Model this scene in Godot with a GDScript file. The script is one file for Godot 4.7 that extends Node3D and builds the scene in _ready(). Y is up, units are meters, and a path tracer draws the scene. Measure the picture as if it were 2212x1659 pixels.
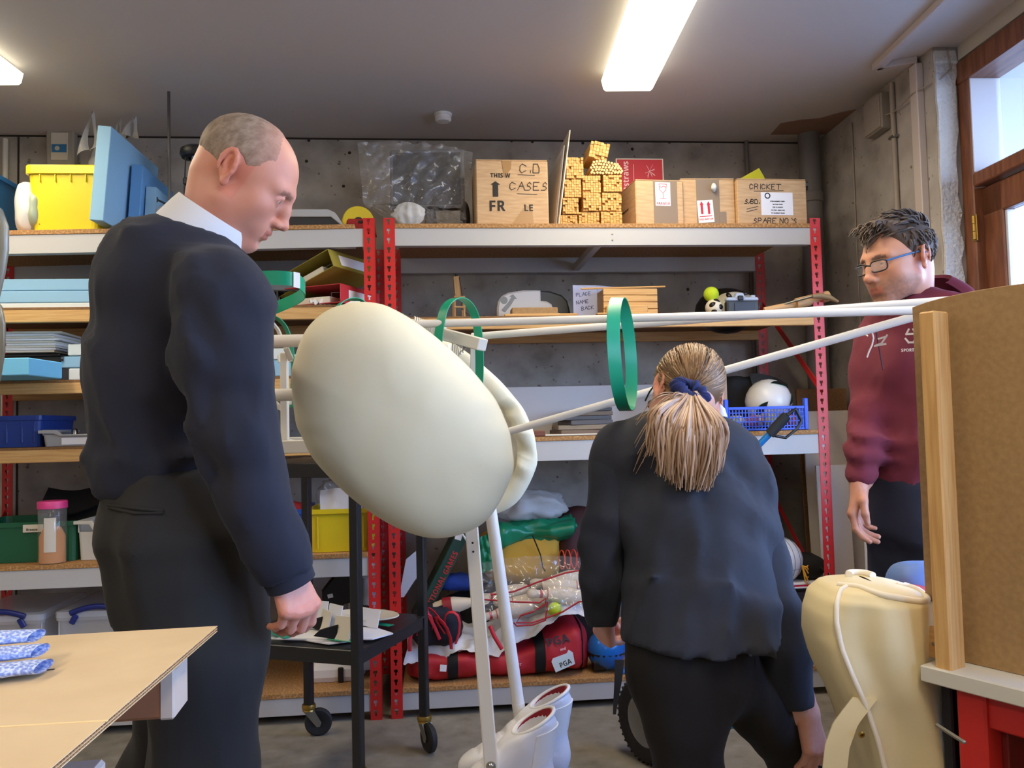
extends Node3D
# ---------------------------------------------------------------- helpers
const F := 1787.0
const CH := 1.141
var CB := Basis(Vector3.RIGHT, 0.0482) * Basis(Vector3.BACK, -0.0237)
var RT := Transform3D(Basis(Vector3.UP, 0.0953), Vector3(-0.4569, 0, -3.2947))
var ID := Transform3D()
var M := {}
var taken := {}
var rng := RandomNumberGenerator.new()

func ray(px: float, py: float) -> Vector3:
	return CB * Vector3((px - 1106.0) / F, -(py - 829.5) / F, -1.0)
func wp(px: float, py: float, dep: float) -> Vector3:
	return Vector3(0, CH, 0) + ray(px, py) * dep
func rk(px: float, py: float, z := 0.0) -> Vector3:
	var d := ray(px, py)
	var n := RT.basis.z
	var c := Vector3(0, CH, 0)
	return RT.affine_inverse() * (c + d * ((z - (c - RT.origin).dot(n)) / d.dot(n)))
func fl(px: float, py: float, y := 0.0) -> Vector3:
	var d := ray(px, py)
	return Vector3(0, CH, 0) + d * ((y - CH) / d.y)
func rnd(a: float, b: float) -> float:
	return rng.randf_range(a, b)
func pt(p: Vector3, ry := 0.0, rx := 0.0, rz := 0.0) -> Transform3D:
	return Transform3D(Basis(Vector3.UP, ry) * Basis(Vector3.RIGHT, rx) * Basis(Vector3.BACK, rz), p)
func aim(a: Vector3, b: Vector3, up := Vector3.UP) -> Transform3D:   # x axis from a to b, origin in the middle
	var x := (b - a).normalized()
	if absf(x.dot(up)) > 0.98:
		up = Vector3.BACK
	var z := x.cross(up).normalized()
	return Transform3D(Basis(x, z.cross(x), z), (a + b) / 2)

class MB:
	var v := PackedVector3Array()
	var n := PackedVector3Array()
	var c := PackedColorArray()
	var uv := PackedVector2Array()
	var col := Color.WHITE
	var use_c := false
	func add(p: Vector3, nn: Vector3) -> void:
		v.append(p)
		n.append(nn)
		c.append(col)
	func tri(a: Vector3, b: Vector3, d: Vector3, hint: Vector3) -> void:
		var nn := (d - a).cross(b - a)
		if nn.dot(hint) < 0:
			var t := b
			b = d
			d = t
			nn = -nn
		nn = nn.normalized()
		add(a, nn); add(b, nn); add(d, nn)
	func quad(a: Vector3, b: Vector3, d: Vector3, e: Vector3, hint: Vector3) -> void:
		tri(a, b, d, hint)
		tri(a, d, e, hint)
	func stri(a: Vector3, b: Vector3, d: Vector3, na: Vector3, nb: Vector3, nd: Vector3) -> void:
		if (d - a).cross(b - a).dot(na + nb + nd) < 0:
			add(a, na); add(d, nd); add(b, nb)
		else:
			add(a, na); add(b, nb); add(d, nd)
	func box(s: Vector3, x := Transform3D(), b := 0.003) -> MB:
		var h := s / 2
		b = minf(b, minf(h.x, minf(h.y, h.z)) * 0.6)
		var i := h - Vector3(b, b, b)
		var p := func(sx, sy, sz, ax): return x * Vector3(sx * (h.x if ax == 0 else i.x), sy * (h.y if ax == 1 else i.y), sz * (h.z if ax == 2 else i.z))
		for k in [-1.0, 1.0]:
			quad(p.call(k, -1, -1, 0), p.call(k, 1, -1, 0), p.call(k, 1, 1, 0), p.call(k, -1, 1, 0), x.basis.x * k)
			quad(p.call(-1, k, -1, 1), p.call(1, k, -1, 1), p.call(1, k, 1, 1), p.call(-1, k, 1, 1), x.basis.y * k)
			quad(p.call(-1, -1, k, 2), p.call(1, -1, k, 2), p.call(1, 1, k, 2), p.call(-1, 1, k, 2), x.basis.z * k)
			for m in [-1.0, 1.0]:
				quad(p.call(k, m, -1, 0), p.call(k, m, 1, 0), p.call(k, m, 1, 1), p.call(k, m, -1, 1), x.basis.x * k + x.basis.y * m)
				quad(p.call(k, -1, m, 0), p.call(k, 1, m, 0), p.call(k, 1, m, 2), p.call(k, -1, m, 2), x.basis.x * k + x.basis.z * m)
				quad(p.call(-1, k, m, 1), p.call(1, k, m, 1), p.call(1, k, m, 2), p.call(-1, k, m, 2), x.basis.y * k + x.basis.z * m)
				for q in [-1.0, 1.0]:
					tri(p.call(k, m, q, 0), p.call(k, m, q, 1), p.call(k, m, q, 2), x.basis.x * k + x.basis.y * m + x.basis.z * q)
		return self
	func bar(a: Vector3, b: Vector3, w: float, t: float, up := Vector3.UP, bev := 0.002) -> MB:   # box from a to b, w along up, t across
		var x := (b - a).normalized()
		if absf(x.dot(up)) > 0.98:
			up = Vector3.BACK
		var z := x.cross(up).normalized()
		return box(Vector3((b - a).length(), w, t), Transform3D(Basis(x, z.cross(x), z), (a + b) / 2), bev)
	func tube(pts: Array, r, sides := 12, closed := false, flat := 1.0) -> MB:
		var k := pts.size()
		var rings := []
		var nrm := []
		var up := Vector3.UP
		var d0: Vector3 = (pts[1] - pts[0]).normalized()
		if absf(d0.dot(up)) > 0.9:
			up = Vector3.RIGHT
		for i in k:
			var d: Vector3
			if closed:
				d = pts[(i + 1) % k] - pts[(i + k - 1) % k]
			else:
				d = pts[mini(i + 1, k - 1)] - pts[maxi(i - 1, 0)]
			d = d.normalized()
			up = (up - d * up.dot(d)).normalized()
			var s := d.cross(up)
			var rad: float = r[i] if r is Array else r
			var ring := PackedVector3Array()
			var nr := PackedVector3Array()
			for j in sides:
				var a := TAU * j / sides
				ring.append(pts[i] + (up * cos(a) * flat + s * sin(a)) * rad)
				nr.append((up * cos(a) / flat + s * sin(a)).normalized())
			rings.append(ring)
			nrm.append(nr)
		for i in (k if closed else k - 1):
			var e := (i + 1) % k
			for j in sides:
				var m := (j + 1) % sides
				stri(rings[i][j], rings[e][j], rings[e][m], nrm[i][j], nrm[e][j], nrm[e][m])
				stri(rings[i][j], rings[e][m], rings[i][m], nrm[i][j], nrm[e][m], nrm[i][m])
		if not closed:
			for e in [0, k - 1]:
				var h: Vector3 = (pts[0] - pts[1]) if e == 0 else (pts[k - 1] - pts[k - 2])
				for j in range(1, sides - 1):
					tri(rings[e][0], rings[e][j], rings[e][j + 1], h)
		return self
	func lathe(pr: Array, sides := 24, x := Transform3D(), arc := TAU, start := 0.0) -> MB:   # profile of Vector2(r, y), outside to the right of its way up
		var k := pr.size()
		var sn := []
		for i in k - 1:
			var d: Vector2 = pr[i + 1] - pr[i]
			sn.append(Vector2(d.y, -d.x).normalized())
		for i in k - 1:
			var na: Vector2 = sn[i]
			var nb: Vector2 = sn[i]
			if i > 0 and sn[i].dot(sn[i - 1]) > 0.75:
				na = (sn[i] + sn[i - 1]).normalized()
			if i < k - 2 and sn[i].dot(sn[i + 1]) > 0.75:
				nb = (sn[i] + sn[i + 1]).normalized()
			for j in sides:
				var a := start + arc * j / sides
				var b := start + arc * (j + 1) / sides
				var ca := Vector3(cos(a), 0, sin(a))
				var cb := Vector3(cos(b), 0, sin(b))
				var y := Vector3.UP
				var p0: Vector3 = x * (ca * pr[i].x + y * pr[i].y)
				var p1: Vector3 = x * (ca * pr[i + 1].x + y * pr[i + 1].y)
				var p2: Vector3 = x * (cb * pr[i + 1].x + y * pr[i + 1].y)
				var p3: Vector3 = x * (cb * pr[i].x + y * pr[i].y)
				var n0: Vector3 = (x.basis * (ca * na.x + y * na.y)).normalized()
				var n1: Vector3 = (x.basis * (ca * nb.x + y * nb.y)).normalized()
				var n2: Vector3 = (x.basis * (cb * nb.x + y * nb.y)).normalized()
				var n3: Vector3 = (x.basis * (cb * na.x + y * na.y)).normalized()
				if pr[i + 1].x > 1e-6:
					stri(p0, p1, p2, n0, n1, n2)
				if pr[i].x > 1e-6:
					stri(p0, p2, p3, n0, n2, n3)
		return self
	func ball(p: Vector3, r: Vector3, x := Basis(), sides := 20) -> MB:
		var pr := []
		for i in 11:
			var a := PI * i / 10.0 - PI / 2
			pr.append(Vector2(cos(a), sin(a)))
		return lathe(pr, sides, Transform3D(x * Basis.from_scale(r), p))
	func prism(poly: PackedVector2Array, h: float, x := Transform3D(), bev := 0.0) -> MB:   # outline in x, y; from z = 0 to h
		if Geometry2D.is_polygon_clockwise(poly):
			poly.reverse()
		var k := poly.size()
		var ins := PackedVector2Array()
		var vn := []
		var en := []
		for i in k:
			var d := poly[(i + 1) % k] - poly[i]
			en.append(Vector2(d.y, -d.x).normalized())
		for i in k:
			var m: Vector2 = en[i] + en[(i + k - 1) % k]
			var l := maxf(m.length(), 0.3)
			vn.append(m.normalized())
			ins.append(poly[i] - m / l * bev * (2.0 / l) * 0.5 * l)
		var ix := Geometry2D.triangulate_polygon(ins)
		for z in [0.0, h]:
			var nz := x.basis.z * (1.0 if z > 0 else -1.0)
			for t in range(0, ix.size(), 3):
				var p := []
				for e in 3:
					p.append(x * Vector3(ins[ix[t + e]].x, ins[ix[t + e]].y, z))
				tri(p[0], p[1], p[2], nz)
		var lev := [[ins, 0.0], [poly, bev], [poly, h - bev], [ins, h]] if bev > 0 else [[poly, 0.0], [poly, h]]
		for l in lev.size() - 1:
			var za: float = 0.0
			if bev > 0 and l != 1:
				za = -1.0 if l == 0 else 1.0
			for i in k:
				var j := (i + 1) % k
				var a: Vector2 = lev[l][0][i]
				var b: Vector2 = lev[l][0][j]
				var d: Vector2 = lev[l + 1][0][j]
				var e: Vector2 = lev[l + 1][0][i]
				var sa: Vector2 = vn[i] if en[i].dot(en[(i + k - 1) % k]) > 0.75 else en[i]
				var sb: Vector2 = vn[j] if en[i].dot(en[j]) > 0.75 else en[i]
				var na := (x.basis * Vector3(sa.x, sa.y, za)).normalized()
				var nb := (x.basis * Vector3(sb.x, sb.y, za)).normalized()
				var pa := x * Vector3(a.x, a.y, lev[l][1])
				var pb := x * Vector3(b.x, b.y, lev[l][1])
				var pd := x * Vector3(d.x, d.y, lev[l + 1][1])
				var pe := x * Vector3(e.x, e.y, lev[l + 1][1])
				stri(pa, pb, pd, na, nb, nb)
				stri(pa, pd, pe, na, nb, na)
		return self
	func grid(nu: int, nv: int, f: Callable, cu := false, thick := 0.0, cv := false) -> MB:   # f(u, v) in 0..1; smooth; thick makes a sheet with two faces and edges
		var P := []
		var N := []
		for j in nv + 1:
			for i in nu + 1:
				P.append(f.call(float(i) / nu, float(j) / nv))
				N.append(Vector3.ZERO)
		var w := nu + 1
		for j in nv:
			for i in nu:
				var a := j * w + i
				var nn: Vector3 = (P[a + w + 1] - P[a]).cross(P[a + 1] - P[a + w])
				for e in [a, a + 1, a + w, a + w + 1]:
					N[e] += nn
		if cu:
			for j in nv + 1:
				var s: Vector3 = N[j * w] + N[j * w + nu]
				N[j * w] = s
				N[j * w + nu] = s
		if cv:
			for i in w:
				var s: Vector3 = N[i] + N[nv * w + i]
				N[i] = s
				N[nv * w + i] = s
		for e in N.size():
			N[e] = N[e].normalized()
		for side in ([0] if thick == 0.0 else [1, -1]):
			for j in nv:
				for i in nu:
					var a := j * w + i
					var q := [a, a + 1, a + w + 1, a + w]
					var pp := []
					var qq := []
					for e in q:
						pp.append(P[e] + N[e] * (thick * side / 2.0))
						qq.append(N[e] * (1 if side >= 0 else -1))
					stri(pp[0], pp[1], pp[2], qq[0], qq[1], qq[2])
					stri(pp[0], pp[2], pp[3], qq[0], qq[2], qq[3])
		if thick != 0.0:
			var rim := []
			if not cv:
				for i in nu:
					rim.append([i, i + 1, i + w])
					rim.append([nv * w + i, nv * w + i + 1, (nv - 1) * w + i])
			if not cu:
				for j in nv:
					rim.append([j * w, j * w + w, j * w + 1])
					rim.append([j * w + nu, j * w + w + nu, j * w + nu - 1])
			for e in rim:
				var t := thick / 2
				quad(P[e[0]] - N[e[0]] * t, P[e[0]] + N[e[0]] * t, P[e[1]] + N[e[1]] * t, P[e[1]] - N[e[1]] * t, P[e[0]] - P[e[2]])
		return self
	func strokes(lines: Array, w: float, x: Transform3D, t := 0.0006) -> MB:   # flat ink strokes in the x, y plane
		for l in lines:
			for i in l.size() - 1:
				var a: Vector2 = l[i]
				var b: Vector2 = l[i + 1]
				var d := (b - a).normalized() * w * 0.5
				var s := Vector2(-d.y, d.x)
				var q := []
				for e in [a - d + s, b + d + s, b + d - s, a - d - s]:
					q.append(x * Vector3(e.x, e.y, t))
				quad(q[0], q[1], q[2], q[3], x.basis.z)
		return self
	func mesh() -> ArrayMesh:
		var a := []
		a.resize(Mesh.ARRAY_MAX)
		a[Mesh.ARRAY_VERTEX] = v
		a[Mesh.ARRAY_NORMAL] = n
		if use_c:
			a[Mesh.ARRAY_COLOR] = c
		if not use_c:   # box mapping in metres
			uv.resize(v.size())
			for t in range(0, v.size(), 3):
				var q := (n[t] + n[t + 1] + n[t + 2]).abs()
				for e in range(t, t + 3):
					uv[e] = Vector2(v[e].z, v[e].y) if q.x > q.y and q.x > q.z else Vector2(v[e].x, v[e].z) if q.y > q.z else Vector2(v[e].x, v[e].y)
			a[Mesh.ARRAY_TEX_UV] = uv
		var m := ArrayMesh.new()
		m.add_surface_from_arrays(Mesh.PRIMITIVE_TRIANGLES, a)
		return m

func mb() -> MB:
	return MB.new()

# a smooth field of tapered capsules, ellipsoids and planes, meshed as surface nets
class Sdf:
	var ty := PackedInt32Array()
	var op := PackedInt32Array()
	var kk := PackedFloat32Array()
	var A := PackedVector3Array()
	var AB := PackedVector3Array()
	var il := PackedFloat32Array()
	var r1 := PackedFloat32Array()
	var r2 := PackedFloat32Array()
	var Bs: Array[Basis] = []
	var disp: Callable
	var has_disp := false
	func put(t: int, o: int, k: float, a: Vector3, ab: Vector3, ra: float, rb: float, b: Basis) -> void:
		ty.append(t); op.append(o); kk.append(maxf(k, 1e-5)); A.append(a); AB.append(ab)
		il.append(1.0 / maxf(ab.length_squared(), 1e-9)); r1.append(ra); r2.append(rb); Bs.append(b)
	func cone(a: Vector3, b: Vector3, ra: float, rb: float, k := 0.02, o := 0) -> Sdf:
		put(0, o, k, a, b - a, ra, rb, Basis())
		return self
	func chain(pts: Array, rs: Array, k := 0.02, o := 0) -> Sdf:
		for i in pts.size() - 1:
			cone(pts[i], pts[i + 1], rs[i], rs[i + 1], k, o)
		return self
	func ell(c: Vector3, r: Vector3, k := 0.02, o := 0, rot := Basis()) -> Sdf:
		put(1, o, k, c, Vector3.ZERO, 0, 0, Basis.from_scale(Vector3.ONE / r) * rot.transposed())
		return self
	func econe(a: Vector3, b: Vector3, u: Vector3, ru: float, rw: float, s1: float, s2: float, k := 0.03, o := 0, cap := 0.0) -> Sdf:   # oval section: ru along u, rw across
		var y := (b - a).normalized()
		u = (u - y * u.dot(y)).normalized()
		var rot := Basis(u, y, u.cross(y))
		put(2, o, k, a, b - a, s1, s2, Basis.from_scale(Vector3(1 / ru, 1 / (cap if cap > 0 else minf(ru, rw)), 1 / rw)) * rot.transposed())
		return self
	func plane(p: Vector3, nn: Vector3, k := 0.004, o := 2) -> Sdf:   # keeps what lies behind the plane
		put(3, o, k, p, nn.normalized(), 0, 0, Basis())
		return self
	func rbox(c: Vector3, h: Vector3, r: float, k := 0.01, o := 0, rot := Basis()) -> Sdf:
		put(4, o, k, c, h, r, 0, rot.transposed())
		return self
	func one(i: int, p: Vector3) -> float:
		match ty[i]:
			0:
				var o := p - A[i]
				var t := clampf(o.dot(AB[i]) * il[i], 0, 1)
				return (o - AB[i] * t).length() - (r1[i] + (r2[i] - r1[i]) * t)
			1:
				var q := Bs[i] * (p - A[i])
				var k0 := q.length()
				return (k0 - 1.0) * k0 / maxf((q * Bs[i]).length(), 1e-6)
			2:
				var o := p - A[i]
				var t := clampf(o.dot(AB[i]) * il[i], 0, 1)
				var s := r1[i] + (r2[i] - r1[i]) * t
				var q := Bs[i] * (o - AB[i] * t)
				var l := q.length()
				return (l / s - 1.0) * s * l / maxf((q * Bs[i]).length(), 1e-6)
			3:
				return (p - A[i]).dot(AB[i])
		var q := (Bs[i] * (p - A[i])).abs() - AB[i]
		return q.max(Vector3.ZERO).length() + minf(maxf(q.x, maxf(q.y, q.z)), 0.0) - r1[i]
	func eval(p: Vector3, act: PackedInt32Array) -> float:
		var d := 1e3
		for i in act:
			var e: float
			var t := ty[i]
			if t == 0:
				var o := p - A[i]
				var b := AB[i]
				var q := clampf(o.dot(b) * il[i], 0, 1)
				e = (o - b * q).length() - (r1[i] + (r2[i] - r1[i]) * q)
			elif t == 1:
				var q := Bs[i] * (p - A[i])
				var k0 := q.length()
				e = (k0 - 1.0) * k0 / maxf((q * Bs[i]).length(), 1e-6)
			else:
				e = one(i, p)
			var k := kk[i]
			if op[i] == 0:
				var h := k - absf(d - e)
				d = minf(d, e)
				if h > 0:
					d -= h * h / k * 0.25
			else:
				if op[i] == 1:
					e = -e
				var h := k - absf(d - e)
				d = maxf(d, e)
				if h > 0:
					d += h * h / k * 0.25
		if has_disp and absf(d) < 0.045:
			d += disp.call(p)
		return d
	func near(c: Vector3, R: float, among: PackedInt32Array) -> PackedInt32Array:   # what can shape the field within R of c; empty where there is no surface
		var act := PackedInt32Array()
		var es := PackedFloat32Array()
		var du := 1e9
		var cut := false
		for i in among:
			var e := one(i, c)
			es.append(e)
			if op[i] == 0:
				du = minf(du, e)
			elif op[i] == 1:
				cut = cut or e < R * 1.5 + kk[i]
			else:
				cut = cut or e > -R * 1.5 - kk[i]
		var pad := 0.016 if has_disp else 0.006
		if du > R * 1.6 + pad + 0.008 or (du < -R * 1.6 - pad and not cut):
			return act
		for j in among.size():
			var i := among[j]
			if op[i] == 0:
				if es[j] < maxf(du, 0) + 2.6 * R + kk[i]:
					act.append(i)
			elif op[i] == 1:
				if es[j] < 1.6 * R + kk[i]:
					act.append(i)
			elif es[j] > -1.6 * R - kk[i]:
				act.append(i)
		return act
	func build(m: MB, lo: Vector3, hi: Vector3, cell: float, x := Transform3D(), colf = null) -> MB:
		var B := 5
		var nb := ((hi - lo) / (cell * B)).ceil()
		var bx := int(nb.x)
		var by := int(nb.y)
		var bz := int(nb.z)
		var nx := bx * B + 1
		var ny := by * B + 1
		var nz := bz * B + 1
		var val := PackedFloat32Array()
		val.resize(nx * ny * nz)
		val.fill(1e9)
		var vid := PackedInt32Array()
		vid.resize(nx * ny * nz)
		vid.fill(-1)
		var all := PackedInt32Array(range(ty.size()))
		var R := cell * B * 0.87
		var P := PackedVector3Array()
		var cells := PackedInt32Array()
		var sy := nx
		var sz := nx * ny
		var offs := PackedInt32Array([0, 1, sy, sy + 1, sz, sz + 1, sz + sy, sz + sy + 1])
		var ed := PackedInt32Array([0, 1, 2, 3, 4, 5, 6, 7, 0, 2, 1, 3, 4, 6, 5, 7, 0, 4, 1, 5, 2, 6, 3, 7])
		var cor := [Vector3(0, 0, 0), Vector3(1, 0, 0), Vector3(0, 1, 0), Vector3(1, 1, 0), Vector3(0, 0, 1), Vector3(1, 0, 1), Vector3(0, 1, 1), Vector3(1, 1, 1)]
		var sup := {}
		for gz in bz:
			for gy in by:
				for gx in bx:
					var key := Vector3i(gx / 3, gy / 3, gz / 3)
					if not sup.has(key):
						sup[key] = near(lo + (Vector3(key) + Vector3(0.5, 0.5, 0.5)) * cell * B * 3, R * 3, all)
					var among: PackedInt32Array = sup[key]
					if among.is_empty():
						continue
					var act := near(lo + (Vector3(gx, gy, gz) + Vector3(0.5, 0.5, 0.5)) * cell * B, R, among)
					if act.is_empty():
						continue
					for k in range(gz * B, gz * B + B + 1):
						for j in range(gy * B, gy * B + B + 1):
							var at := k * sz + j * sy + gx * B
							var p := lo + Vector3(gx * B, j, k) * cell
							for i in B + 1:
								if val[at] > 1e8:
									val[at] = eval(p, act)
								at += 1
								p.x += cell
					for k in range(gz * B, gz * B + B):
						for j in range(gy * B, gy * B + B):
							for i in range(gx * B, gx * B + B):
								var at := k * sz + j * sy + i
								var neg := 0
								for o in offs:
									if val[at + o] < 0:
										neg += 1
								if neg == 0 or neg == 8:
									continue
								var s := Vector3.ZERO
								var cnt := 0
								for e in range(0, 24, 2):
									var va := val[at + offs[ed[e]]]
									var vb := val[at + offs[ed[e + 1]]]
									if (va < 0) != (vb < 0):
										s += cor[ed[e]].lerp(cor[ed[e + 1]], va / (va - vb))
										cnt += 1
								vid[at] = P.size()
								P.append(lo + (Vector3(i, j, k) + s / cnt) * cell)
								cells.append(at)
		var N := PackedVector3Array()
		N.resize(P.size())
		var T := PackedInt32Array()
		for at in cells:
			for ax in 3:
				var o := 1 if ax == 0 else sy if ax == 1 else sz
				var u := sy if ax == 0 else sz if ax == 1 else 1
				var w := sz if ax == 0 else 1 if ax == 1 else sy
				var neg := val[at] < 0
				if neg == (val[at + o] < 0) or at - u - w < 0:
					continue
				var a := vid[at - u - w]
				var b := vid[at - w]
				var c := vid[at]
				var d := vid[at - u]
				if a < 0 or b < 0 or d < 0:
					continue
				if neg:
					T.append_array([a, c, b, a, d, c])
				else:
					T.append_array([a, b, c, a, c, d])
		for t in range(0, T.size(), 3):
			var nn := (P[T[t + 2]] - P[T[t]]).cross(P[T[t + 1]] - P[T[t]])
			for e in 3:
				N[T[t + e]] += nn
		var C := PackedColorArray()
		for i in P.size():
			N[i] = N[i].normalized()
			C.append(colf.call(P[i], N[i]) if colf != null else m.col)
			N[i] = (x.basis * N[i]).normalized()
			P[i] = x * P[i]
		for t in T:
			m.v.append(P[t])
			m.n.append(N[t])
			m.c.append(C[t])
		return m

func sdf() -> Sdf:
	return Sdf.new()

# ---------------------------------------------------------------- naming
func numbered(called: String) -> String:
	taken[called] = taken.get(called, 0) + 1
	return called if taken[called] == 1 else "%s_%03d" % [called, taken[called] - 1]
func tag(o: Node, label: String, category: String, group := "") -> Node:
	o.set_meta("label", label)
	o.set_meta("category", category)
	if group:
		o.set_meta("group", group)
	return o
func thing(called: String, label: String, category: String, at = Vector3.ZERO, group := "") -> Node3D:
	var o := Node3D.new()
	o.name = numbered(called)
	add_child(o)
	o.transform = at if at is Transform3D else Transform3D(Basis(), at)
	tag(o, label, category, group)
	return o
func rthing(called: String, label: String, category: String, p: Vector3, ry := 0.0, group := "", rx := 0.0, rz := 0.0) -> Node3D:   # placed in the rack's own axes
	return thing(called, label, category, RT * pt(p, ry, rx, rz), group)
func obj(called: String, shape, m: Material, parent: Node = null, at = null) -> MeshInstance3D:
	var o := MeshInstance3D.new()
	o.mesh = shape.mesh() if shape is MB else shape
	o.material_override = m
	if parent:
		o.name = called
		parent.add_child(o, true)
	else:
		o.name = numbered(called)
		add_child(o)
	if at != null:
		o.transform = at if at is Transform3D else Transform3D(Basis(), at)
	return o
func struct(called: String, shape, m: Material, parent: Node = null, at = null) -> MeshInstance3D:
	var o := obj(called, shape, m, parent, at)
	if parent == null:
		o.set_meta("kind", "structure")
	return o
func single(called: String, shape, m: Material, label: String, category: String, at = null, group := "") -> MeshInstance3D:
	return tag(obj(called, shape, m, null, at), label, category, group)
func dup(o: Node3D, at, label: String, group := "") -> Node3D:
	var c: Node3D = o.duplicate()
	c.name = numbered(String(o.name).split("_0")[0])
	add_child(c)
	c.transform = at if at is Transform3D else Transform3D(Basis(), at)
	c.set_meta("label", label)
	if group:
		c.set_meta("group", group)
	return c
func words(s: String, h: float, m: Material, parent: Node, at: Transform3D, called := "lettering", bold := true, face := "Droid Sans") -> MeshInstance3D:   # printed letters, h = cap height
	var t := TextMesh.new()
	var f := SystemFont.new()
	f.font_names = PackedStringArray([face])
	f.font_weight = 700 if bold else 400
	t.font = f
	t.text = s
	t.font_size = 64
	t.pixel_size = h / 46.0
	t.depth = 0.0008
	t.curve_step = 2.0
	return obj(called, t, m, parent, at)
const PEN := {"A": "00 24 40/12 32", "B": "00 04 24 33 22 02/22 31 20 00", "C": "33 14 03 01 10 31", "D": "00 04 24 32 30 10 00", "E": "34 04 00 30/02 22", "I": "10 14", "K": "00 04/34 02 30", "L": "04 00 30", "M": "00 04 22 44 40", "N": "00 04 30 34", "O": "10 01 03 14 24 33 31 20 10", "P": "00 04 24 33 22 02", "R": "00 04 24 33 22 02/22 30", "S": "33 24 13 12 22 31 20 00", "T": "20 24/04 44", "/": "00 34", "'": "14 23", "_": "00 50", " ": "", ".": "10 11"}
func pen(s: String, h: float, o := Vector2.ZERO, slant := 0.1) -> Array:   # handwriting as lines
	var out := []
	var x := o.x
	for ch in s:
		for l in PEN[ch].split("/", false):
			var pts := []
			for q in l.split(" ", false):
				pts.append(Vector2(x + (float(q[0]) + float(q[1]) * slant) * h / 4.4, o.y + float(q[1]) * h / 4.0))
			out.append(pts)
		x += h * (1.15 if ch in "MO" else 0.5 if ch in "I'./ " else 0.98)
	return out

# ---------------------------------------------------------------- materials
func noise(freq: float, seed_: int, ramp: Array, size := 256, kind := FastNoiseLite.TYPE_SIMPLEX_SMOOTH, oct := 4) -> NoiseTexture2D:
	var n := FastNoiseLite.new()
	n.seed = seed_
	n.frequency = freq
	n.noise_type = kind
	n.fractal_octaves = oct
	var t := NoiseTexture2D.new()
	t.width = size
	t.height = size
	t.seamless = true
	t.noise = n
	if ramp.size():
		var g := Gradient.new()
		g.offsets = PackedFloat32Array(ramp.map(func(e): return e[0]))
		g.colors = PackedColorArray(ramp.map(func(e): return e[1]))
		t.color_ramp = g
	return t
func c8(r: int, g: int, b: int) -> Color:
	return Color8(r, g, b)
func mat(key: String, col: Color, rough := 0.6, o := {}) -> StandardMaterial3D:
	if M.has(key):
		return M[key]
	var m := StandardMaterial3D.new()
	m.resource_name = key
	m.albedo_color = col
	m.roughness = rough
	for e in o:
		m.set(e, o[e])
	M[key] = m
	return m
func tmat(key: String, tex: Texture2D, scale: Vector3, rough := 0.7, o := {}) -> StandardMaterial3D:
	var d := {"albedo_texture": tex, "uv1_scale": scale}
	d.merge(o)
	return mat(key, Color.WHITE, rough, d)
func vmat(key: String, rough := 0.6, o := {}) -> StandardMaterial3D:
	var d := {"vertex_color_use_as_albedo": true}
	d.merge(o)
	return mat(key, Color.WHITE, rough, d)
func lin(c: Color) -> Color:
	return c.srgb_to_linear()
# ---------------------------------------------------------------- shared shapes
func rring(w: float, d: float, r: float, y: float, o := Vector2.ZERO) -> Array:   # rounded rectangle in x, z
	var p := []
	for c in 4:
		var sx: float = [1, -1, -1, 1][c]
		var sz: float = [1, 1, -1, -1][c]
		for i in 4:
			var a := PI / 2 * c + PI / 6 * i
			p.append(Vector3(o.x + sx * (w / 2 - r) + cos(a) * r, y, o.y + sz * (d / 2 - r) + sin(a) * r))
	return p
func loft(m: MB, rings: Array, x := ID, cap0 := true, cap1 := true) -> MB:
	var k: int = rings[0].size()
	for i in rings.size() - 1:
		var c0 := Vector3.ZERO
		for p in rings[i]:
			c0 += p / k
		for j in k:
			var e := (j + 1) % k
			var a: Vector3 = x * rings[i][j]
			var b: Vector3 = x * rings[i][e]
			var c: Vector3 = x * rings[i + 1][e]
			var d: Vector3 = x * rings[i + 1][j]
			var nn := (c - a).cross(b - d)
			m.quad(a, b, c, d, nn)
	for e in ([0] if cap0 else []) + ([rings.size() - 1] if cap1 else []):
		var o: int = 1 if e == 0 else e - 1
		for j in range(1, k - 1):
			m.tri(x * rings[e][0], x * rings[e][j], x * rings[e][j + 1], x.basis * (rings[e][0] - rings[o][0]))
	return m
func bin(w: float, d: float, h: float, taper := 0.88, lip := 0.012, th := 0.004) -> MB:   # open plastic tray, origin at the middle of its base
	var r := minf(w, d) * 0.08
	return loft(mb(), [rring(w * taper, d * taper, r, 0), rring(w * 0.985, d * 0.985, r, h - 0.02), rring(w + lip, d + lip, r, h - 0.018), rring(w + lip, d + lip, r, h), rring(w - th, d - th, r, h), rring(w * taper - th * 2, d * taper - th * 2, r, th)])
func wob(seed_: int, freq: float) -> FastNoiseLite:
	var n := FastNoiseLite.new()
	n.seed = seed_
	n.frequency = freq
	n.fractal_octaves = 3
	n.noise_type = FastNoiseLite.TYPE_SIMPLEX_SMOOTH
	return n
func sack(s: Vector3, amp: float, seed_: int, freq := 8.0, e := 0.7, nu := 40, nv := 24, m: MB = null) -> MB:   # soft body, origin at the middle of its base
	var n := wob(seed_, freq)
	var sg := func(v, q): return signf(v) * pow(absf(v), q)
	return (m if m else mb()).grid(nu, nv, func(u, v):
		var a: float = u * TAU
		var b: float = (v - 0.5) * PI
		var p := Vector3(sg.call(cos(b), e) * sg.call(cos(a), e) * s.x / 2, sg.call(sin(b), e) * s.y / 2, sg.call(cos(b), e) * sg.call(sin(a), e) * s.z / 2)
		var k: float = n.get_noise_3dv(p * 1.0 + Vector3(3, 7, 1))
		p *= 1.0 + amp * k
		p.y += s.y / 2
		p.y = maxf(p.y, 0.0)
		return p, true)
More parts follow.
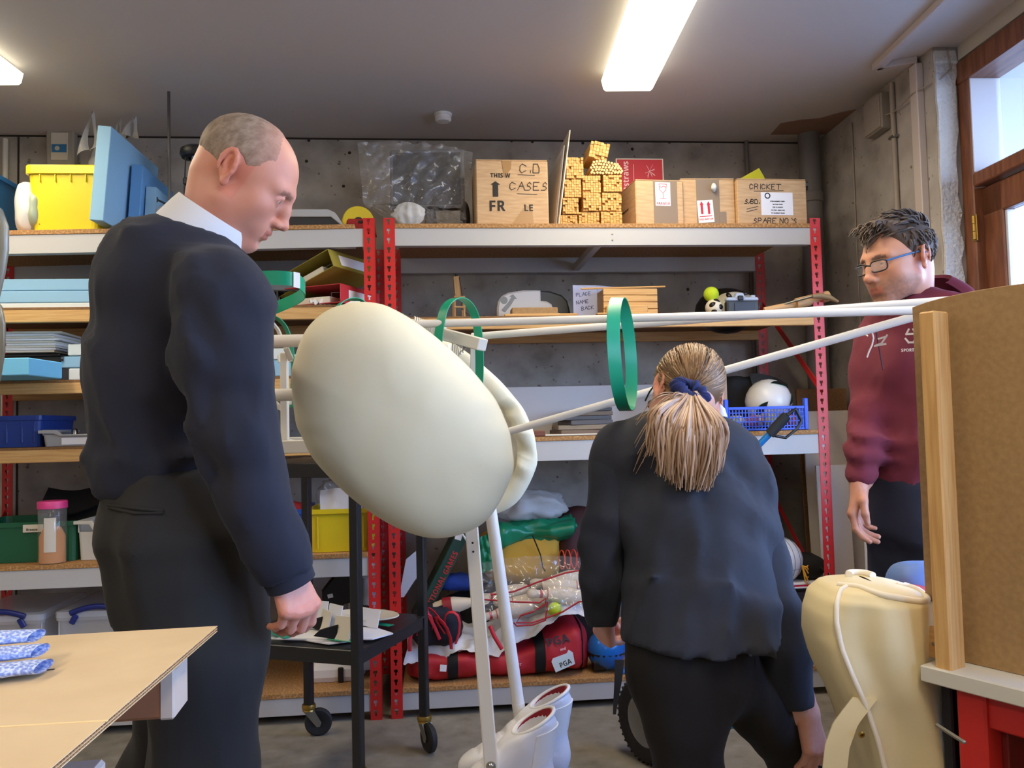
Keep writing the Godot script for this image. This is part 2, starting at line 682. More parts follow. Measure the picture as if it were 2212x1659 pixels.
func sheet(w: float, d: float, amp: float, seed_: int, freq := 6.0, nu := 24, nv := 24, th := 0.002, drop := 0.0) -> MB:   # crumpled sheet lying in x, z
	var n := wob(seed_, freq)
	return mb().grid(nu, nv, func(u, v):
		var x: float = (u - 0.5) * w
		var z: float = (v - 0.5) * d
		return Vector3(x, amp * n.get_noise_2d(x, z) + drop * pow(v, 3.0), z), false, th)
func plate(t: Node, called: String, s: Vector2, at: Transform3D, m: Material) -> MeshInstance3D:   # thin sticker, x-y, facing +z
	return obj(called, mb().box(Vector3(s.x, s.y, 0.0012), at, 0.0003), m, t)
func span(x0: float, x1: float, yt: float, yb: float, z: float) -> Array:   # [middle x, width, top y, bottom y] in rack axes of a pixel box at that depth
	var a := rk(x0, yb, z)
	var b := rk(x1, yt, z)
	return [(a.x + b.x) / 2, b.x - a.x, b.y, a.y]
# ---------------------------------------------------------------- the scene
func _ready() -> void:
	rng.seed = 7
	var cam := Camera3D.new()
	cam.name = "camera"
	cam.fov = rad_to_deg(2.0 * atan(829.5 / F))
	cam.transform = Transform3D(CB, Vector3(0, CH, 0))
	cam.near = 0.05
	add_child(cam)
	cam.current = true
	var sm := ProceduralSkyMaterial.new()
	sm.sky_top_color = Color(0.50, 0.68, 1.0)
	sm.sky_horizon_color = Color(0.78, 0.88, 1.0)
	sm.ground_bottom_color = Color(0.40, 0.40, 0.38)
	sm.ground_horizon_color = Color(0.7, 0.74, 0.78)
	sm.sky_energy_multiplier = 1.0
	var sky := Sky.new()
	sky.sky_material = sm
	var env := Environment.new()
	env.background_mode = Environment.BG_SKY
	env.sky = sky
	env.background_energy_multiplier = 24.0
	env.tonemap_mode = Environment.TONE_MAPPER_LINEAR
	env.tonemap_exposure = 0.94
	env.sdfgi_enabled = true
	env.ssao_enabled = true
	env.ssil_enabled = true
	var we := WorldEnvironment.new()
	we.name = "world_environment"
	we.environment = env
	add_child(we)
	materials()
	room()
	racks()
	top_shelf_left()
	top_shelf_right()
	mid_shelves_left()
	mid_shelves_right()
	low_shelf_left()
	low_shelf_right()
	trolley()
	puppet()
	foreground()
	floor_things()
	person_man()
	person_girl()
	person_youth()

func materials() -> void:
	var conc := noise(0.012, 3, [[0.0, c8(136, 130, 122)], [0.35, c8(166, 158, 150)], [0.6, c8(176, 169, 161)], [1.0, c8(192, 186, 180)]], 512, FastNoiseLite.TYPE_SIMPLEX_SMOOTH, 6)
	var pits := noise(0.05, 9, [[0.0, Color.WHITE], [0.90, Color.WHITE], [0.94, c8(190, 184, 178)], [1.0, c8(120, 114, 110)]], 512, FastNoiseLite.TYPE_SIMPLEX, 2)
	tmat("concrete wall", conc, Vector3(0.7, 0.7, 0.7), 0.9, {"detail_enabled": true, "detail_albedo": pits, "detail_blend_mode": BaseMaterial3D.BLEND_MODE_MUL})
	tmat("concrete floor", noise(0.02, 21, [[0.0, c8(116, 110, 98)], [0.4, c8(132, 126, 114)], [0.7, c8(140, 134, 122)], [1.0, c8(152, 146, 134)]], 512, FastNoiseLite.TYPE_SIMPLEX_SMOOTH, 7), Vector3(0.8, 0.8, 0.8), 0.75)
	mat("ceiling paint", c8(204, 198, 192), 0.9)
	mat("plaster white", c8(205, 205, 205), 0.9, {"heightmap_enabled": true, "heightmap_texture": noise(0.06, 5, []), "heightmap_scale": 0.6, "uv1_scale": Vector3(3, 3, 3)})
	tmat("door wood", noise(0.03, 13, [[0.0, c8(96, 56, 36)], [0.5, c8(122, 74, 48)], [1.0, c8(142, 90, 60)]]), Vector3(4, 0.6, 4), 0.45)
	tmat("chipboard", noise(0.16, 17, [[0.0, c8(128, 88, 50)], [0.45, c8(172, 126, 76)], [0.7, c8(190, 146, 94)], [1.0, c8(210, 172, 120)]], 256, FastNoiseLite.TYPE_CELLULAR, 3), Vector3(3, 3, 3), 0.75)
	var pine := noise(0.02, 19, [[0.0, c8(190, 142, 84)], [0.4, c8(206, 160, 100)], [0.7, c8(214, 172, 112)], [1.0, c8(200, 152, 92)]], 256, FastNoiseLite.TYPE_SIMPLEX_SMOOTH, 5)
	tmat("pine along x", pine, Vector3(0.7, 14, 14), 0.6)
	tmat("pine along y", pine, Vector3(14, 0.7, 14), 0.6)
	tmat("hardboard", noise(0.1, 23, [[0.0, c8(120, 84, 50)], [1.0, c8(146, 106, 66)]]), Vector3(3, 3, 3), 0.7)
	tmat("mdf", noise(0.08, 29, [[0.0, c8(150, 118, 78)], [1.0, c8(170, 138, 96)]]), Vector3(3, 3, 3), 0.7)
	var card := noise(0.03, 31, [[0.0, c8(188, 152, 112)], [1.0, c8(210, 176, 136)]])
	tmat("cardboard", card, Vector3(1.2, 9, 1.2), 0.8)
	tmat("cardboard sheet", noise(0.02, 33, [[0.0, c8(206, 178, 138)], [1.0, c8(216, 190, 150)]]), Vector3(1.5, 1.5, 1.5), 0.8)
	mat("red steel", c8(206, 38, 36), 0.4)
	mat("grey steel", c8(190, 189, 188), 0.45)
	mat("white plastic", c8(232, 230, 226), 0.4)
	mat("cream plastic", c8(222, 214, 196), 0.45)
	mat("white paint", c8(228, 224, 214), 0.5)
	mat("white paper", c8(236, 236, 240), 0.8)
	mat("off white card", c8(222, 216, 204), 0.8)
	mat("black paint", c8(30, 31, 33), 0.4)
	mat("black plastic", c8(22, 22, 24), 0.4)
	mat("black cloth", c8(20, 20, 22), 0.85)
	mat("rubber", c8(34, 34, 36), 0.7)
	mat("ink", c8(40, 36, 34), 0.7)
	mat("red ink", c8(196, 40, 58), 0.7)
	mat("chrome", c8(200, 200, 204), 0.2, {"metallic": 1.0})
	mat("zinc", c8(150, 148, 140), 0.4, {"metallic": 0.8})
	mat("brass", c8(176, 142, 70), 0.35, {"metallic": 0.9})
	mat("blue foam", c8(146, 190, 220), 0.85)
	mat("deep blue foam", c8(104, 158, 208), 0.85)
	mat("white foam", c8(216, 224, 224), 0.85)
	mat("green strip", c8(22, 160, 124), 0.35)
	mat("cream foam", c8(232, 226, 198), 0.7)
	mat("clear film", Color(0.92, 0.93, 0.95, 0.09), 0.12, {"transparency": BaseMaterial3D.TRANSPARENCY_ALPHA, "cull_mode": BaseMaterial3D.CULL_DISABLED})
	mat("milky film", Color(0.86, 0.86, 0.85, 0.55), 0.4, {"transparency": BaseMaterial3D.TRANSPARENCY_ALPHA, "cull_mode": BaseMaterial3D.CULL_DISABLED, "backlight_enabled": true, "backlight": Color(0.4, 0.4, 0.4)})
	mat("window glass", Color(0.95, 0.98, 1.0, 0.04), 0.03, {"transparency": BaseMaterial3D.TRANSPARENCY_ALPHA})
	mat("clear box", Color(0.96, 0.97, 0.98, 0.35), 0.2, {"transparency": BaseMaterial3D.TRANSPARENCY_ALPHA, "cull_mode": BaseMaterial3D.CULL_DISABLED})
	var cloth := {"rim_enabled": true, "rim": 0.25, "rim_tint": 0.6}
	mat("navy wool", c8(30, 34, 50), 0.95, cloth)
	mat("dark trousers", c8(32, 32, 34), 0.9, cloth)
	mat("black trousers", c8(17, 15, 17), 0.9, cloth)
	mat("blazer cloth", c8(36, 40, 52), 0.85, cloth)
	mat("maroon fleece", c8(112, 40, 58), 0.9, cloth)
	mat("shirt cloth", c8(224, 226, 234), 0.8)
	mat("dark blue cloth", c8(34, 38, 56), 0.9, cloth)

# a point on the right-hand wall's own axes: x outward, z towards the camera
var WT := Transform3D(Basis(Vector3.UP, 0.0524), Vector3(1.60, 0, -4.0))
func rw(px: float, py: float, xl := 0.0) -> Vector3:
	var d := ray(px, py)
	var n := WT.basis.x
	var c := Vector3(0, CH, 0)
	return WT.affine_inverse() * (c + d * ((xl - (c - WT.origin).dot(n)) / d.dot(n)))

func lamp(x: float, z0: float, label: String) -> void:
	var L := 1.52
	var t := thing("ceiling_light", label, "ceiling light", Transform3D(Basis(Vector3.UP, 0.035), Vector3(x, 2.49, z0 + L / 2)), "fluorescent ceiling lights")
	obj("tray", mb().box(Vector3(0.16, 0.03, L - 0.02), pt(Vector3(0, 0.046, 0)), 0.004), M["white paint"], t)
	var e := mat("lit diffuser", c8(250, 246, 232), 0.4, {"emission_enabled": true, "emission": Color(1.0, 0.97, 0.88), "emission_energy_multiplier": 2.6})
	obj("diffuser", mb().prism(PackedVector2Array([Vector2(-0.108, 0.032), Vector2(-0.1, -0.004), Vector2(-0.09, -0.012), Vector2(0.09, -0.012), Vector2(0.1, -0.004), Vector2(0.108, 0.032)]), L, pt(Vector3(0, 0, -L / 2)), 0.004), e, t)
	var a := AreaLight3D.new()
	a.name = "tube_light"
	a.area_size = Vector2(0.19, L - 0.05)
	a.transform = Transform3D(Basis(Vector3.RIGHT, -PI / 2), Vector3(0, -0.02, 0))
	a.light_color = Color(1.0, 0.93, 0.80)
	a.light_energy = 2.3
	a.set("area_range", 12.0)
	a.shadow_enabled = true
	t.add_child(a)

func room() -> void:
	struct("floor", mb().box(Vector3(9, 0.2, 10), pt(Vector3(-1.0, -0.1, -0.4)), 0), M["concrete floor"])
	var ce := struct("ceiling", mb().box(Vector3(9, 0.2, 10), pt(Vector3(-1.0, 2.65, -0.4)), 0), M["ceiling paint"])
	struct("wall_back", mb().box(Vector3(7.5, 2.6, 0.2), RT * pt(Vector3(-1.2, 1.25, -0.80)), 0), M["concrete wall"])
	struct("wall_left", mb().box(Vector3(0.2, 2.7, 9), pt(Vector3(-3.6, 1.25, -0.5)), 0), M["concrete wall"])
	struct("wall_front", mb().box(Vector3(7, 2.7, 0.2), pt(Vector3(-1.0, 1.25, 3.6)), 0), M["concrete wall"])
	# a shuttering joint and a few tie holes in the back wall
	var W: Node = get_node("wall_back")
	var pit := mat("pit", c8(52, 46, 42), 0.95)
	for q in [[667, 303], [863, 306], [662, 348], [755, 330], [1105, 304], [1150, 306], [1259, 309], [1446, 307], [1366, 322], [742, 402], [660, 520], [1486, 625]]:
		var p := rk(q[0], q[1], -0.699)
		obj("tie_hole", mb().lathe([Vector2(0.0, 0.0), Vector2(0.007, 0.0), Vector2(0.009, -0.002)], 8, RT * pt(p, 0, PI / 2)), pit, W)
	obj("joint", mb().box(Vector3(7.0, 0.012, 0.004), RT * pt(Vector3(-1.0, 2.548, -0.699)), 0), pit, W)
	for px in [1614.0, 40.0]:
		var p := rk(px, 320, -0.699)
		obj("joint", mb().box(Vector3(0.008, 2.4, 0.004), RT * pt(Vector3(p.x, 1.35, -0.699)), 0), pit, W)
	# the right-hand wall: concrete as far as its rough end, then the glazed timber screen
	var wr := struct("wall_right", mb().box(Vector3(0.22, 2.6, 1.9), WT * pt(Vector3(0.11, 1.25, -0.067)), 0.002), M["concrete wall"])
	var ragged := PackedVector2Array()
	for i in 41:
		ragged.append(Vector2(0.004 + rnd(-0.003, 0.004), 0.02 + i * 0.0628))
	for i in 41:
		ragged.append(Vector2(0.088 + rnd(-0.012, 0.006) - (0.012 if i > 4 else 0.0), 2.532 - i * 0.0628))
	obj("rough_plaster_end", mb().prism(ragged, 0.012, WT * pt(Vector3(0, 0, 0.883))), M["plaster white"], wr)
	obj("patch", mb().prism(PackedVector2Array([Vector2(1.317, -4.054), Vector2(1.317, -3.90), Vector2(1.40, -3.86), Vector2(1.482, -3.846), Vector2(1.55, -3.78), Vector2(1.613, -3.739), Vector2(1.60, -4.07)]), 0.002, Transform3D(Basis(Vector3.RIGHT, Vector3.BACK, Vector3.DOWN), Vector3(0, 2.5495, 0))), mat("bare plaster", c8(150, 118, 98), 0.9), ce)
	# services on that wall
	var g := mat("conduit grey", c8(164, 152, 140), 0.6)
	var j := single("junction_box", mb().box(Vector3(0.045, 0.155, 0.15), WT * pt(Vector3(-0.023, 2.43, 0.49)), 0.006), mat("box paint", c8(150, 140, 126), 0.6), "square grey junction box high on the right concrete wall", "junction box")
	obj("lid", mb().box(Vector3(0.006, 0.14, 0.135), WT * pt(Vector3(-0.0475, 2.43, 0.49)), 0.002), g, j)
	var co := single("conduit", mb().tube([WT * Vector3(-0.012, 2.53, 0.597), WT * Vector3(-0.012, 0.05, 0.597)], 0.0105, 10), g, "thin grey conduit pipe running down the right wall beside the junction box", "conduit")
	for y in [2.3, 1.7, 1.1]:
		obj("saddle", mb().box(Vector3(0.026, 0.012, 0.05), WT * pt(Vector3(-0.013, y, 0.597)), 0.003), M["zinc"], co)
	var tk := single("trunking", mb().box(Vector3(0.03, 2.5, 0.052), WT * pt(Vector3(-0.015, 1.27, 0.79)), 0.003), mat("trunking paint", c8(200, 188, 180), 0.5), "pale square trunking running down the right wall from the ceiling strip", "trunking")
	var a := Vector3(1.495, 2.537, -3.26)
	obj("ceiling_run", mb().bar(a, Vector3(1.50, 2.537, -1.2), 0.026, 0.04, Vector3.UP).bar(a, WT * Vector3(-0.01, 2.537, 0.79), 0.026, 0.04, Vector3.UP), M["trunking paint"], tk)
	single("cable", mb().tube([WT * Vector3(-0.006, 2.5, 0.22), WT * Vector3(-0.006, 1.9, 0.215), WT * Vector3(-0.006, 1.2, 0.22), WT * Vector3(-0.006, 0.6, 0.225)], 0.003, 6), g, "thin pale cable hanging straight down the right wall", "cable")
	single("cable", mb().tube([WT * Vector3(-0.03, 2.41, 0.53), WT * Vector3(-0.016, 2.40, 0.62), WT * Vector3(-0.035, 2.405, 0.79), WT * Vector3(-0.01, 2.41, 0.86), WT * Vector3(0.02, 2.42, 0.90), WT * Vector3(0.06, 2.46, 0.90), WT * Vector3(0.05, 2.53, 0.90)], 0.0028, 6), g, "pale cable looping from the junction box across to the plaster wall end", "cable")
	var pp := single("drain_pipe", mb().lathe([Vector2(0.052, 0.0), Vector2(0.052, 2.55)], 24, RT * pt(Vector3(2.03, 0, -0.58))), mat("pipe paint", c8(120, 116, 116), 0.6), "thick grey vertical pipe in the far right corner of the room", "pipe")
	obj("collar", mb().lathe([Vector2(0.052, 0.0), Vector2(0.058, 0.004), Vector2(0.058, 0.05), Vector2(0.052, 0.054)], 24, RT * pt(Vector3(2.03, 2.2, -0.58))), M["pipe paint"], pp)
	single("conduit", mb().tube([RT * rk(1612, 300, -0.685), RT * (rk(1612, 300, -0.685) - Vector3(0, 2.4, 0))], 0.010, 8), M["pipe paint"], "slim grey conduit on the back wall behind the right end of the racking", "conduit")
	# white painted pipe and box on the left of the back wall
	single("conduit", mb().tube([RT * rk(12, 300, -0.685), RT * (rk(12, 300, -0.685) - Vector3(0, 1.5, 0))], 0.012, 8), M["white paint"], "white conduit down the back wall at the far left of the photo", "conduit")
	var sb := rthing("socket_box", "cream wall box with a blue sticker above the yellow storage box", "wall box", rk(134, 325, -0.66))
	obj("case", mb().box(Vector3(0.125, 0.22, 0.05), ID, 0.008), mat("box cream", c8(170, 164, 150), 0.5), sb)
	obj("panel", mb().box(Vector3(0.075, 0.13, 0.006), pt(Vector3(0, 0.01, 0.027)), 0.002), M["cream plastic"], sb)
	obj("sticker", mb().box(Vector3(0.066, 0.038, 0.002), pt(Vector3(0, 0.0, 0.031)), 0.0005), mat("sticker blue", c8(52, 128, 186), 0.5), sb)
	obj("sticker_mark", mb().lathe([Vector2(0, 0), Vector2(0.011, 0), Vector2(0.011, -0.001)], 12, pt(Vector3(-0.008, 0, 0.0322), 0, PI / 2)), M["cream plastic"], sb)
	# the timber screen with door and glazing; WT axes, plane x = 0.09
	var D: Material = M["door wood"]
	var W2 := struct("wall_right_screen", mb().box(Vector3(0.2, 0.06, 4.6), WT * pt(Vector3(0.19, 2.52, 3.2)), 0), mat("screen head", c8(186, 178, 162), 0.8))
	var fr := struct("door_1", mb().box(Vector3(0.12, 2.40, 0.07), WT * pt(Vector3(0.15, 1.2, 0.918)), 0.004), D)
	obj("frame_head", mb().box(Vector3(0.13, 0.085, 4.4), WT * pt(Vector3(0.15, 2.44, 3.08)), 0.004), D, fr)
	obj("transom_rail", mb().box(Vector3(0.12, 0.05, 4.3), WT * pt(Vector3(0.15, 2.01, 3.1)), 0.004), D, fr)
	for z in [1.95, 2.98, 4.0, 5.1]:
		obj("post", mb().box(Vector3(0.12, 2.40, 0.07), WT * pt(Vector3(0.15, 1.2, z)), 0.004), D, fr)
	for z in [1.43, 2.46, 3.49, 4.55]:
		obj("bottom_panel", mb().box(Vector3(0.045, 0.75, 0.96), WT * pt(Vector3(0.15, 0.375, z)), 0.004), D, fr)
		obj("mid_rail", mb().box(Vector3(0.05, 0.12, 0.96), WT * pt(Vector3(0.15, 0.80, z)), 0.004), D, fr)
		obj("top_rail", mb().box(Vector3(0.05, 0.11, 0.96), WT * pt(Vector3(0.15, 1.925, z)), 0.004), D, fr)
		obj("stile", mb().box(Vector3(0.05, 1.95, 0.11), WT * pt(Vector3(0.15, 1.0, z - 0.425)), 0.004), D, fr)
		obj("stile", mb().box(Vector3(0.05, 1.95, 0.09), WT * pt(Vector3(0.15, 1.0, z + 0.435)), 0.004), D, fr)
	var b := mb()
	for y in [1.80, 1.83, 1.86]:
		b.lathe([Vector2(0.007, -0.014), Vector2(0.007, 0.014)], 8, WT * pt(Vector3(0.086, y, 0.952)))
	obj("hinge", b.box(Vector3(0.004, 0.1, 0.03), WT * pt(Vector3(0.09, 1.83, 0.95)), 0.001), M["brass"], fr)
	var gl := [[2.225, 0.34], [1.365, 1.0]]
	var wn := struct("window_1", mb().box(Vector3(0.012, 0.03, 4.2), WT * pt(Vector3(0.21, 2.045, 3.05)), 0.002), mat("glazing bead", c8(206, 206, 214), 0.4))
	for z in [1.43, 2.46, 3.49, 4.55]:
		obj("pane", mb().box(Vector3(0.006, 0.36, 0.96), WT * pt(Vector3(0.20, 2.22, z)), 0), M["window glass"], wn)
		obj("pane", mb().box(Vector3(0.006, 1.02, 0.76), WT * pt(Vector3(0.15, 1.36, z)), 0), M["window glass"], wn)
		for s in [-0.49, 0.475]:
			obj("bead", mb().box(Vector3(0.118, 0.36, 0.03), WT * pt(Vector3(0.155, 2.22, z + s)), 0.002), M["glazing bead"], wn)
		for s in [-0.368, 0.386]:
			obj("bead", mb().box(Vector3(0.03, 1.02, 0.016), WT * pt(Vector3(0.15, 1.36, z + s)), 0.002), M["glazing bead"], wn)
	struct("wall_right_near", mb().box(Vector3(0.22, 2.6, 2.6), WT * pt(Vector3(0.2, 1.25, 6.6)), 0), M["concrete wall"])
	# outside: paving, the rough edge of the brick jamb and a bare tree
	struct("ground", mb().box(Vector3(14, 0.1, 16), pt(Vector3(9.1, -0.15, -3)), 0), mat("paving", c8(150, 148, 142), 0.9))
	var je := rw(2156, 250, 0.44).z
	var jam := struct("wall_outer_jamb", mb().box(Vector3(0.08, 2.9, 0.2), WT * pt(Vector3(0.40, 1.3, je - 0.11)), 0), mat("brick edge", c8(150, 142, 138), 0.9))
	for i in 16:
		obj("brick", mb().box(Vector3(0.1, 0.062, 0.1), WT * pt(Vector3(0.41 + rnd(-0.006, 0.006), 1.55 + i * 0.073, je - 0.06 + (0.008 if i % 2 else 0.0) + rnd(-0.004, 0.004))), 0.006), M["brick edge"], jam)
	var tree := thing("bare_tree", "bare winter tree seen through the glazed door", "tree", WT * Vector3(3.6, 0, 2.6))
	var bk := mat("bark", c8(92, 80, 78), 0.9)
	obj("trunk", mb().tube([Vector3(0, -0.1, 0), Vector3(0.03, 0.6, 0.02), Vector3(0, 1.2, 0.05), Vector3(0.05, 2.6, 0.0)], [0.07, 0.055, 0.045, 0.02], 8), bk, tree)
	var br := mb()
	for i in 34:
		var y := rnd(0.4, 2.5)
		var an := rnd(0, TAU)
		var p := Vector3(0.02, y, 0.02)
		var d := Vector3(cos(an), rnd(0.5, 1.2), sin(an)).normalized()
		var pts := [p]
		for k in 5:
			p += d * 0.18
			d = (d + Vector3(rnd(-0.4, 0.4), rnd(-0.1, 0.4), rnd(-0.4, 0.4))).normalized()
			pts.append(p)
		br.tube(pts, [0.018, 0.014, 0.011, 0.008, 0.005, 0.003], 5)
		for k in 5:
			var q: Vector3 = pts[1 + k % 4]
			var e := Vector3(rnd(-1, 1), rnd(0, 1), rnd(-1, 1)).normalized()
			br.tube([q, q + e * 0.12, q + e * 0.22 + Vector3(0, 0.05, 0)], [0.006, 0.004, 0.002], 4)
	obj("branches", br, bk, tree)
	# lamps
	lamp(0.525, -3.30, "ceiling light right of the middle, over the racks of cardboard boxes")
	lamp(-1.92, -3.10, "ceiling light at the far left, above the yellow storage box")
	lamp(0.61, -0.9, "ceiling light over the camera, in line with the right one")
	lamp(-1.85, -0.9, "ceiling light to the left of the camera, out of the picture")
	lamp(-0.6, 1.4, "ceiling light behind the camera, near the front wall")
	var sd := thing("smoke_detector", "small round white smoke detector on the ceiling above the racks", "smoke detector", Vector3(-0.283, 2.55, -3.68))
	obj("base", mb().lathe([Vector2(0, -0.001), Vector2(0.04, -0.001), Vector2(0.04, -0.012), Vector2(0, -0.012)], 24), M["white plastic"], sd)
	obj("cap", mb().lathe([Vector2(0.036, -0.012), Vector2(0.037, -0.03), Vector2(0.03, -0.037), Vector2(0, -0.038)], 24), M["white plastic"], sd)

func upright(p: Vector3, side: float, H: float, back := false) -> MB:   # slotted angle post, face towards +z, flange on the given side
	var m := mb()
	var w := 0.045
	var T := 0.003
	var q := func(x0, x1, y0, y1): m.box(Vector3(x1 - x0, y1 - y0, T), Transform3D(Basis(), p + Vector3((x0 + x1) / 2, (y0 + y1) / 2, -T / 2)), 0)
	q.call(0.0, 0.013, 0.0, H)
	q.call(0.027, w, 0.0, H)
	var y := 0.0
	while y < H - 0.038:
		q.call(0.013, 0.027, y, y + 0.015)
		q.call(0.013, 0.017, y + 0.015, y + 0.027)
		q.call(0.0235, 0.027, y + 0.015, y + 0.027)
		y += 0.038
	q.call(0.013, 0.027, y, H)
	var fx := w - 0.0015 if side > 0 else 0.0015
	m.box(Vector3(T, H, 0.04), Transform3D(Basis(), p + Vector3(fx, H / 2, -0.02)), 0.0008)
	return m

func bay(label: String, x0: float, x1: float, lv: Array, tilt := 0.0) -> Node3D:
	var t := thing("shelving_unit", label, "shelving unit", RT, "red slotted steel shelving units")
	var H := 1.98
	for z in [0.0, -0.60]:
		obj("upright", upright(Vector3(x0 - 0.045, 0, z), -1, H), M["red steel"], t)
		obj("upright", upright(Vector3(x1, 0, z), 1, H), M["red steel"], t)
	for s in [[x0 - 0.03, -1], [x1 + 0.03, 1]]:
		for y in [0.35, 1.25]:
			obj("end_brace", mb().bar(Vector3(s[0], y, -0.02), Vector3(s[0], y + 0.45, -0.61), 0.03, 0.003), M["red steel"], t)
	for l in lv:   # [kind, board top, board thickness, beam bottom]
		var top: float = l[1] - 0.0015   # a hair below what stands on it
		var th: float = l[2]
		var bt: float = top - th
		var xm := (x0 + x1) / 2
		var L := x1 - x0
		var turn := tilt if l[1] > 1.9 else 0.0
		var at := pt(Vector3(xm, 0, 0), 0, 0, turn)
		obj("shelf_board", mb().box(Vector3(L, th, 0.63), at * pt(Vector3(0, top - th / 2, -0.315)), 0.001), M["chipboard" if l[0] == "steel" else "hardboard"], t)
		for z in [0.0, -0.6]:
			if l[0] == "steel":
				var bm := mb().box(Vector3(L + 0.07, bt - l[3], 0.004), at * pt(Vector3(0, (bt + l[3]) / 2, z - 0.006)), 0.001)
				bm.box(Vector3(L, 0.004, 0.035), at * pt(Vector3(0, l[3] + 0.002, z - 0.024)), 0.001)
				var be := obj("beam", bm, M["grey steel"], t)
				if z == 0.0:
					var bo := mb()
					for y in [0.3, 0.65]:
						bo.lathe([Vector2(0, 0.002), Vector2(0.004, 0.001), Vector2(0.004, -0.002)], 8, at * pt(Vector3(0.02, lerpf(l[3], bt, y), -0.003), 0, PI / 2))
					obj("bolt", bo, M["zinc"], be)
			else:
				obj("pine_beam", mb().box(Vector3(L, bt - l[3], 0.03), at * pt(Vector3(0, (bt + l[3]) / 2, (-0.015 if z == 0.0 else -0.61))), 0.002), M["pine along x"], t)
		if l[0] == "steel":
			obj("cross_tie", mb().box(Vector3(0.03, 0.03, 0.59), at * pt(Vector3(-0.03, l[3] + 0.02, -0.3)), 0.001), M["grey steel"], t)
	return t

func racks() -> void:
	bay("right-hand unit of red slotted steel shelving, under the cardboard boxes", 0.0, 1.74, [["steel", 1.959, 0.018, 1.868], ["pine", 1.580, 0.006, 1.526], ["steel", 1.088, 0.018, 0.988], ["steel", 0.118, 0.018, 0.030]])
	bay("left-hand unit of red slotted steel shelving, holding the blue foam", -1.745, -0.125, [["steel", 1.943, 0.018, 1.850], ["pine", 1.634, 0.010, 1.575], ["pine", 1.352, 0.010, 1.298], ["pine", 1.096, 0.010, 1.036], ["steel", 0.650, 0.018, 0.558], ["steel", 0.120, 0.018, 0.033]], 0.018)
func l1(x: float) -> float:
	return 1.943 + 0.018 * (x + 0.935)

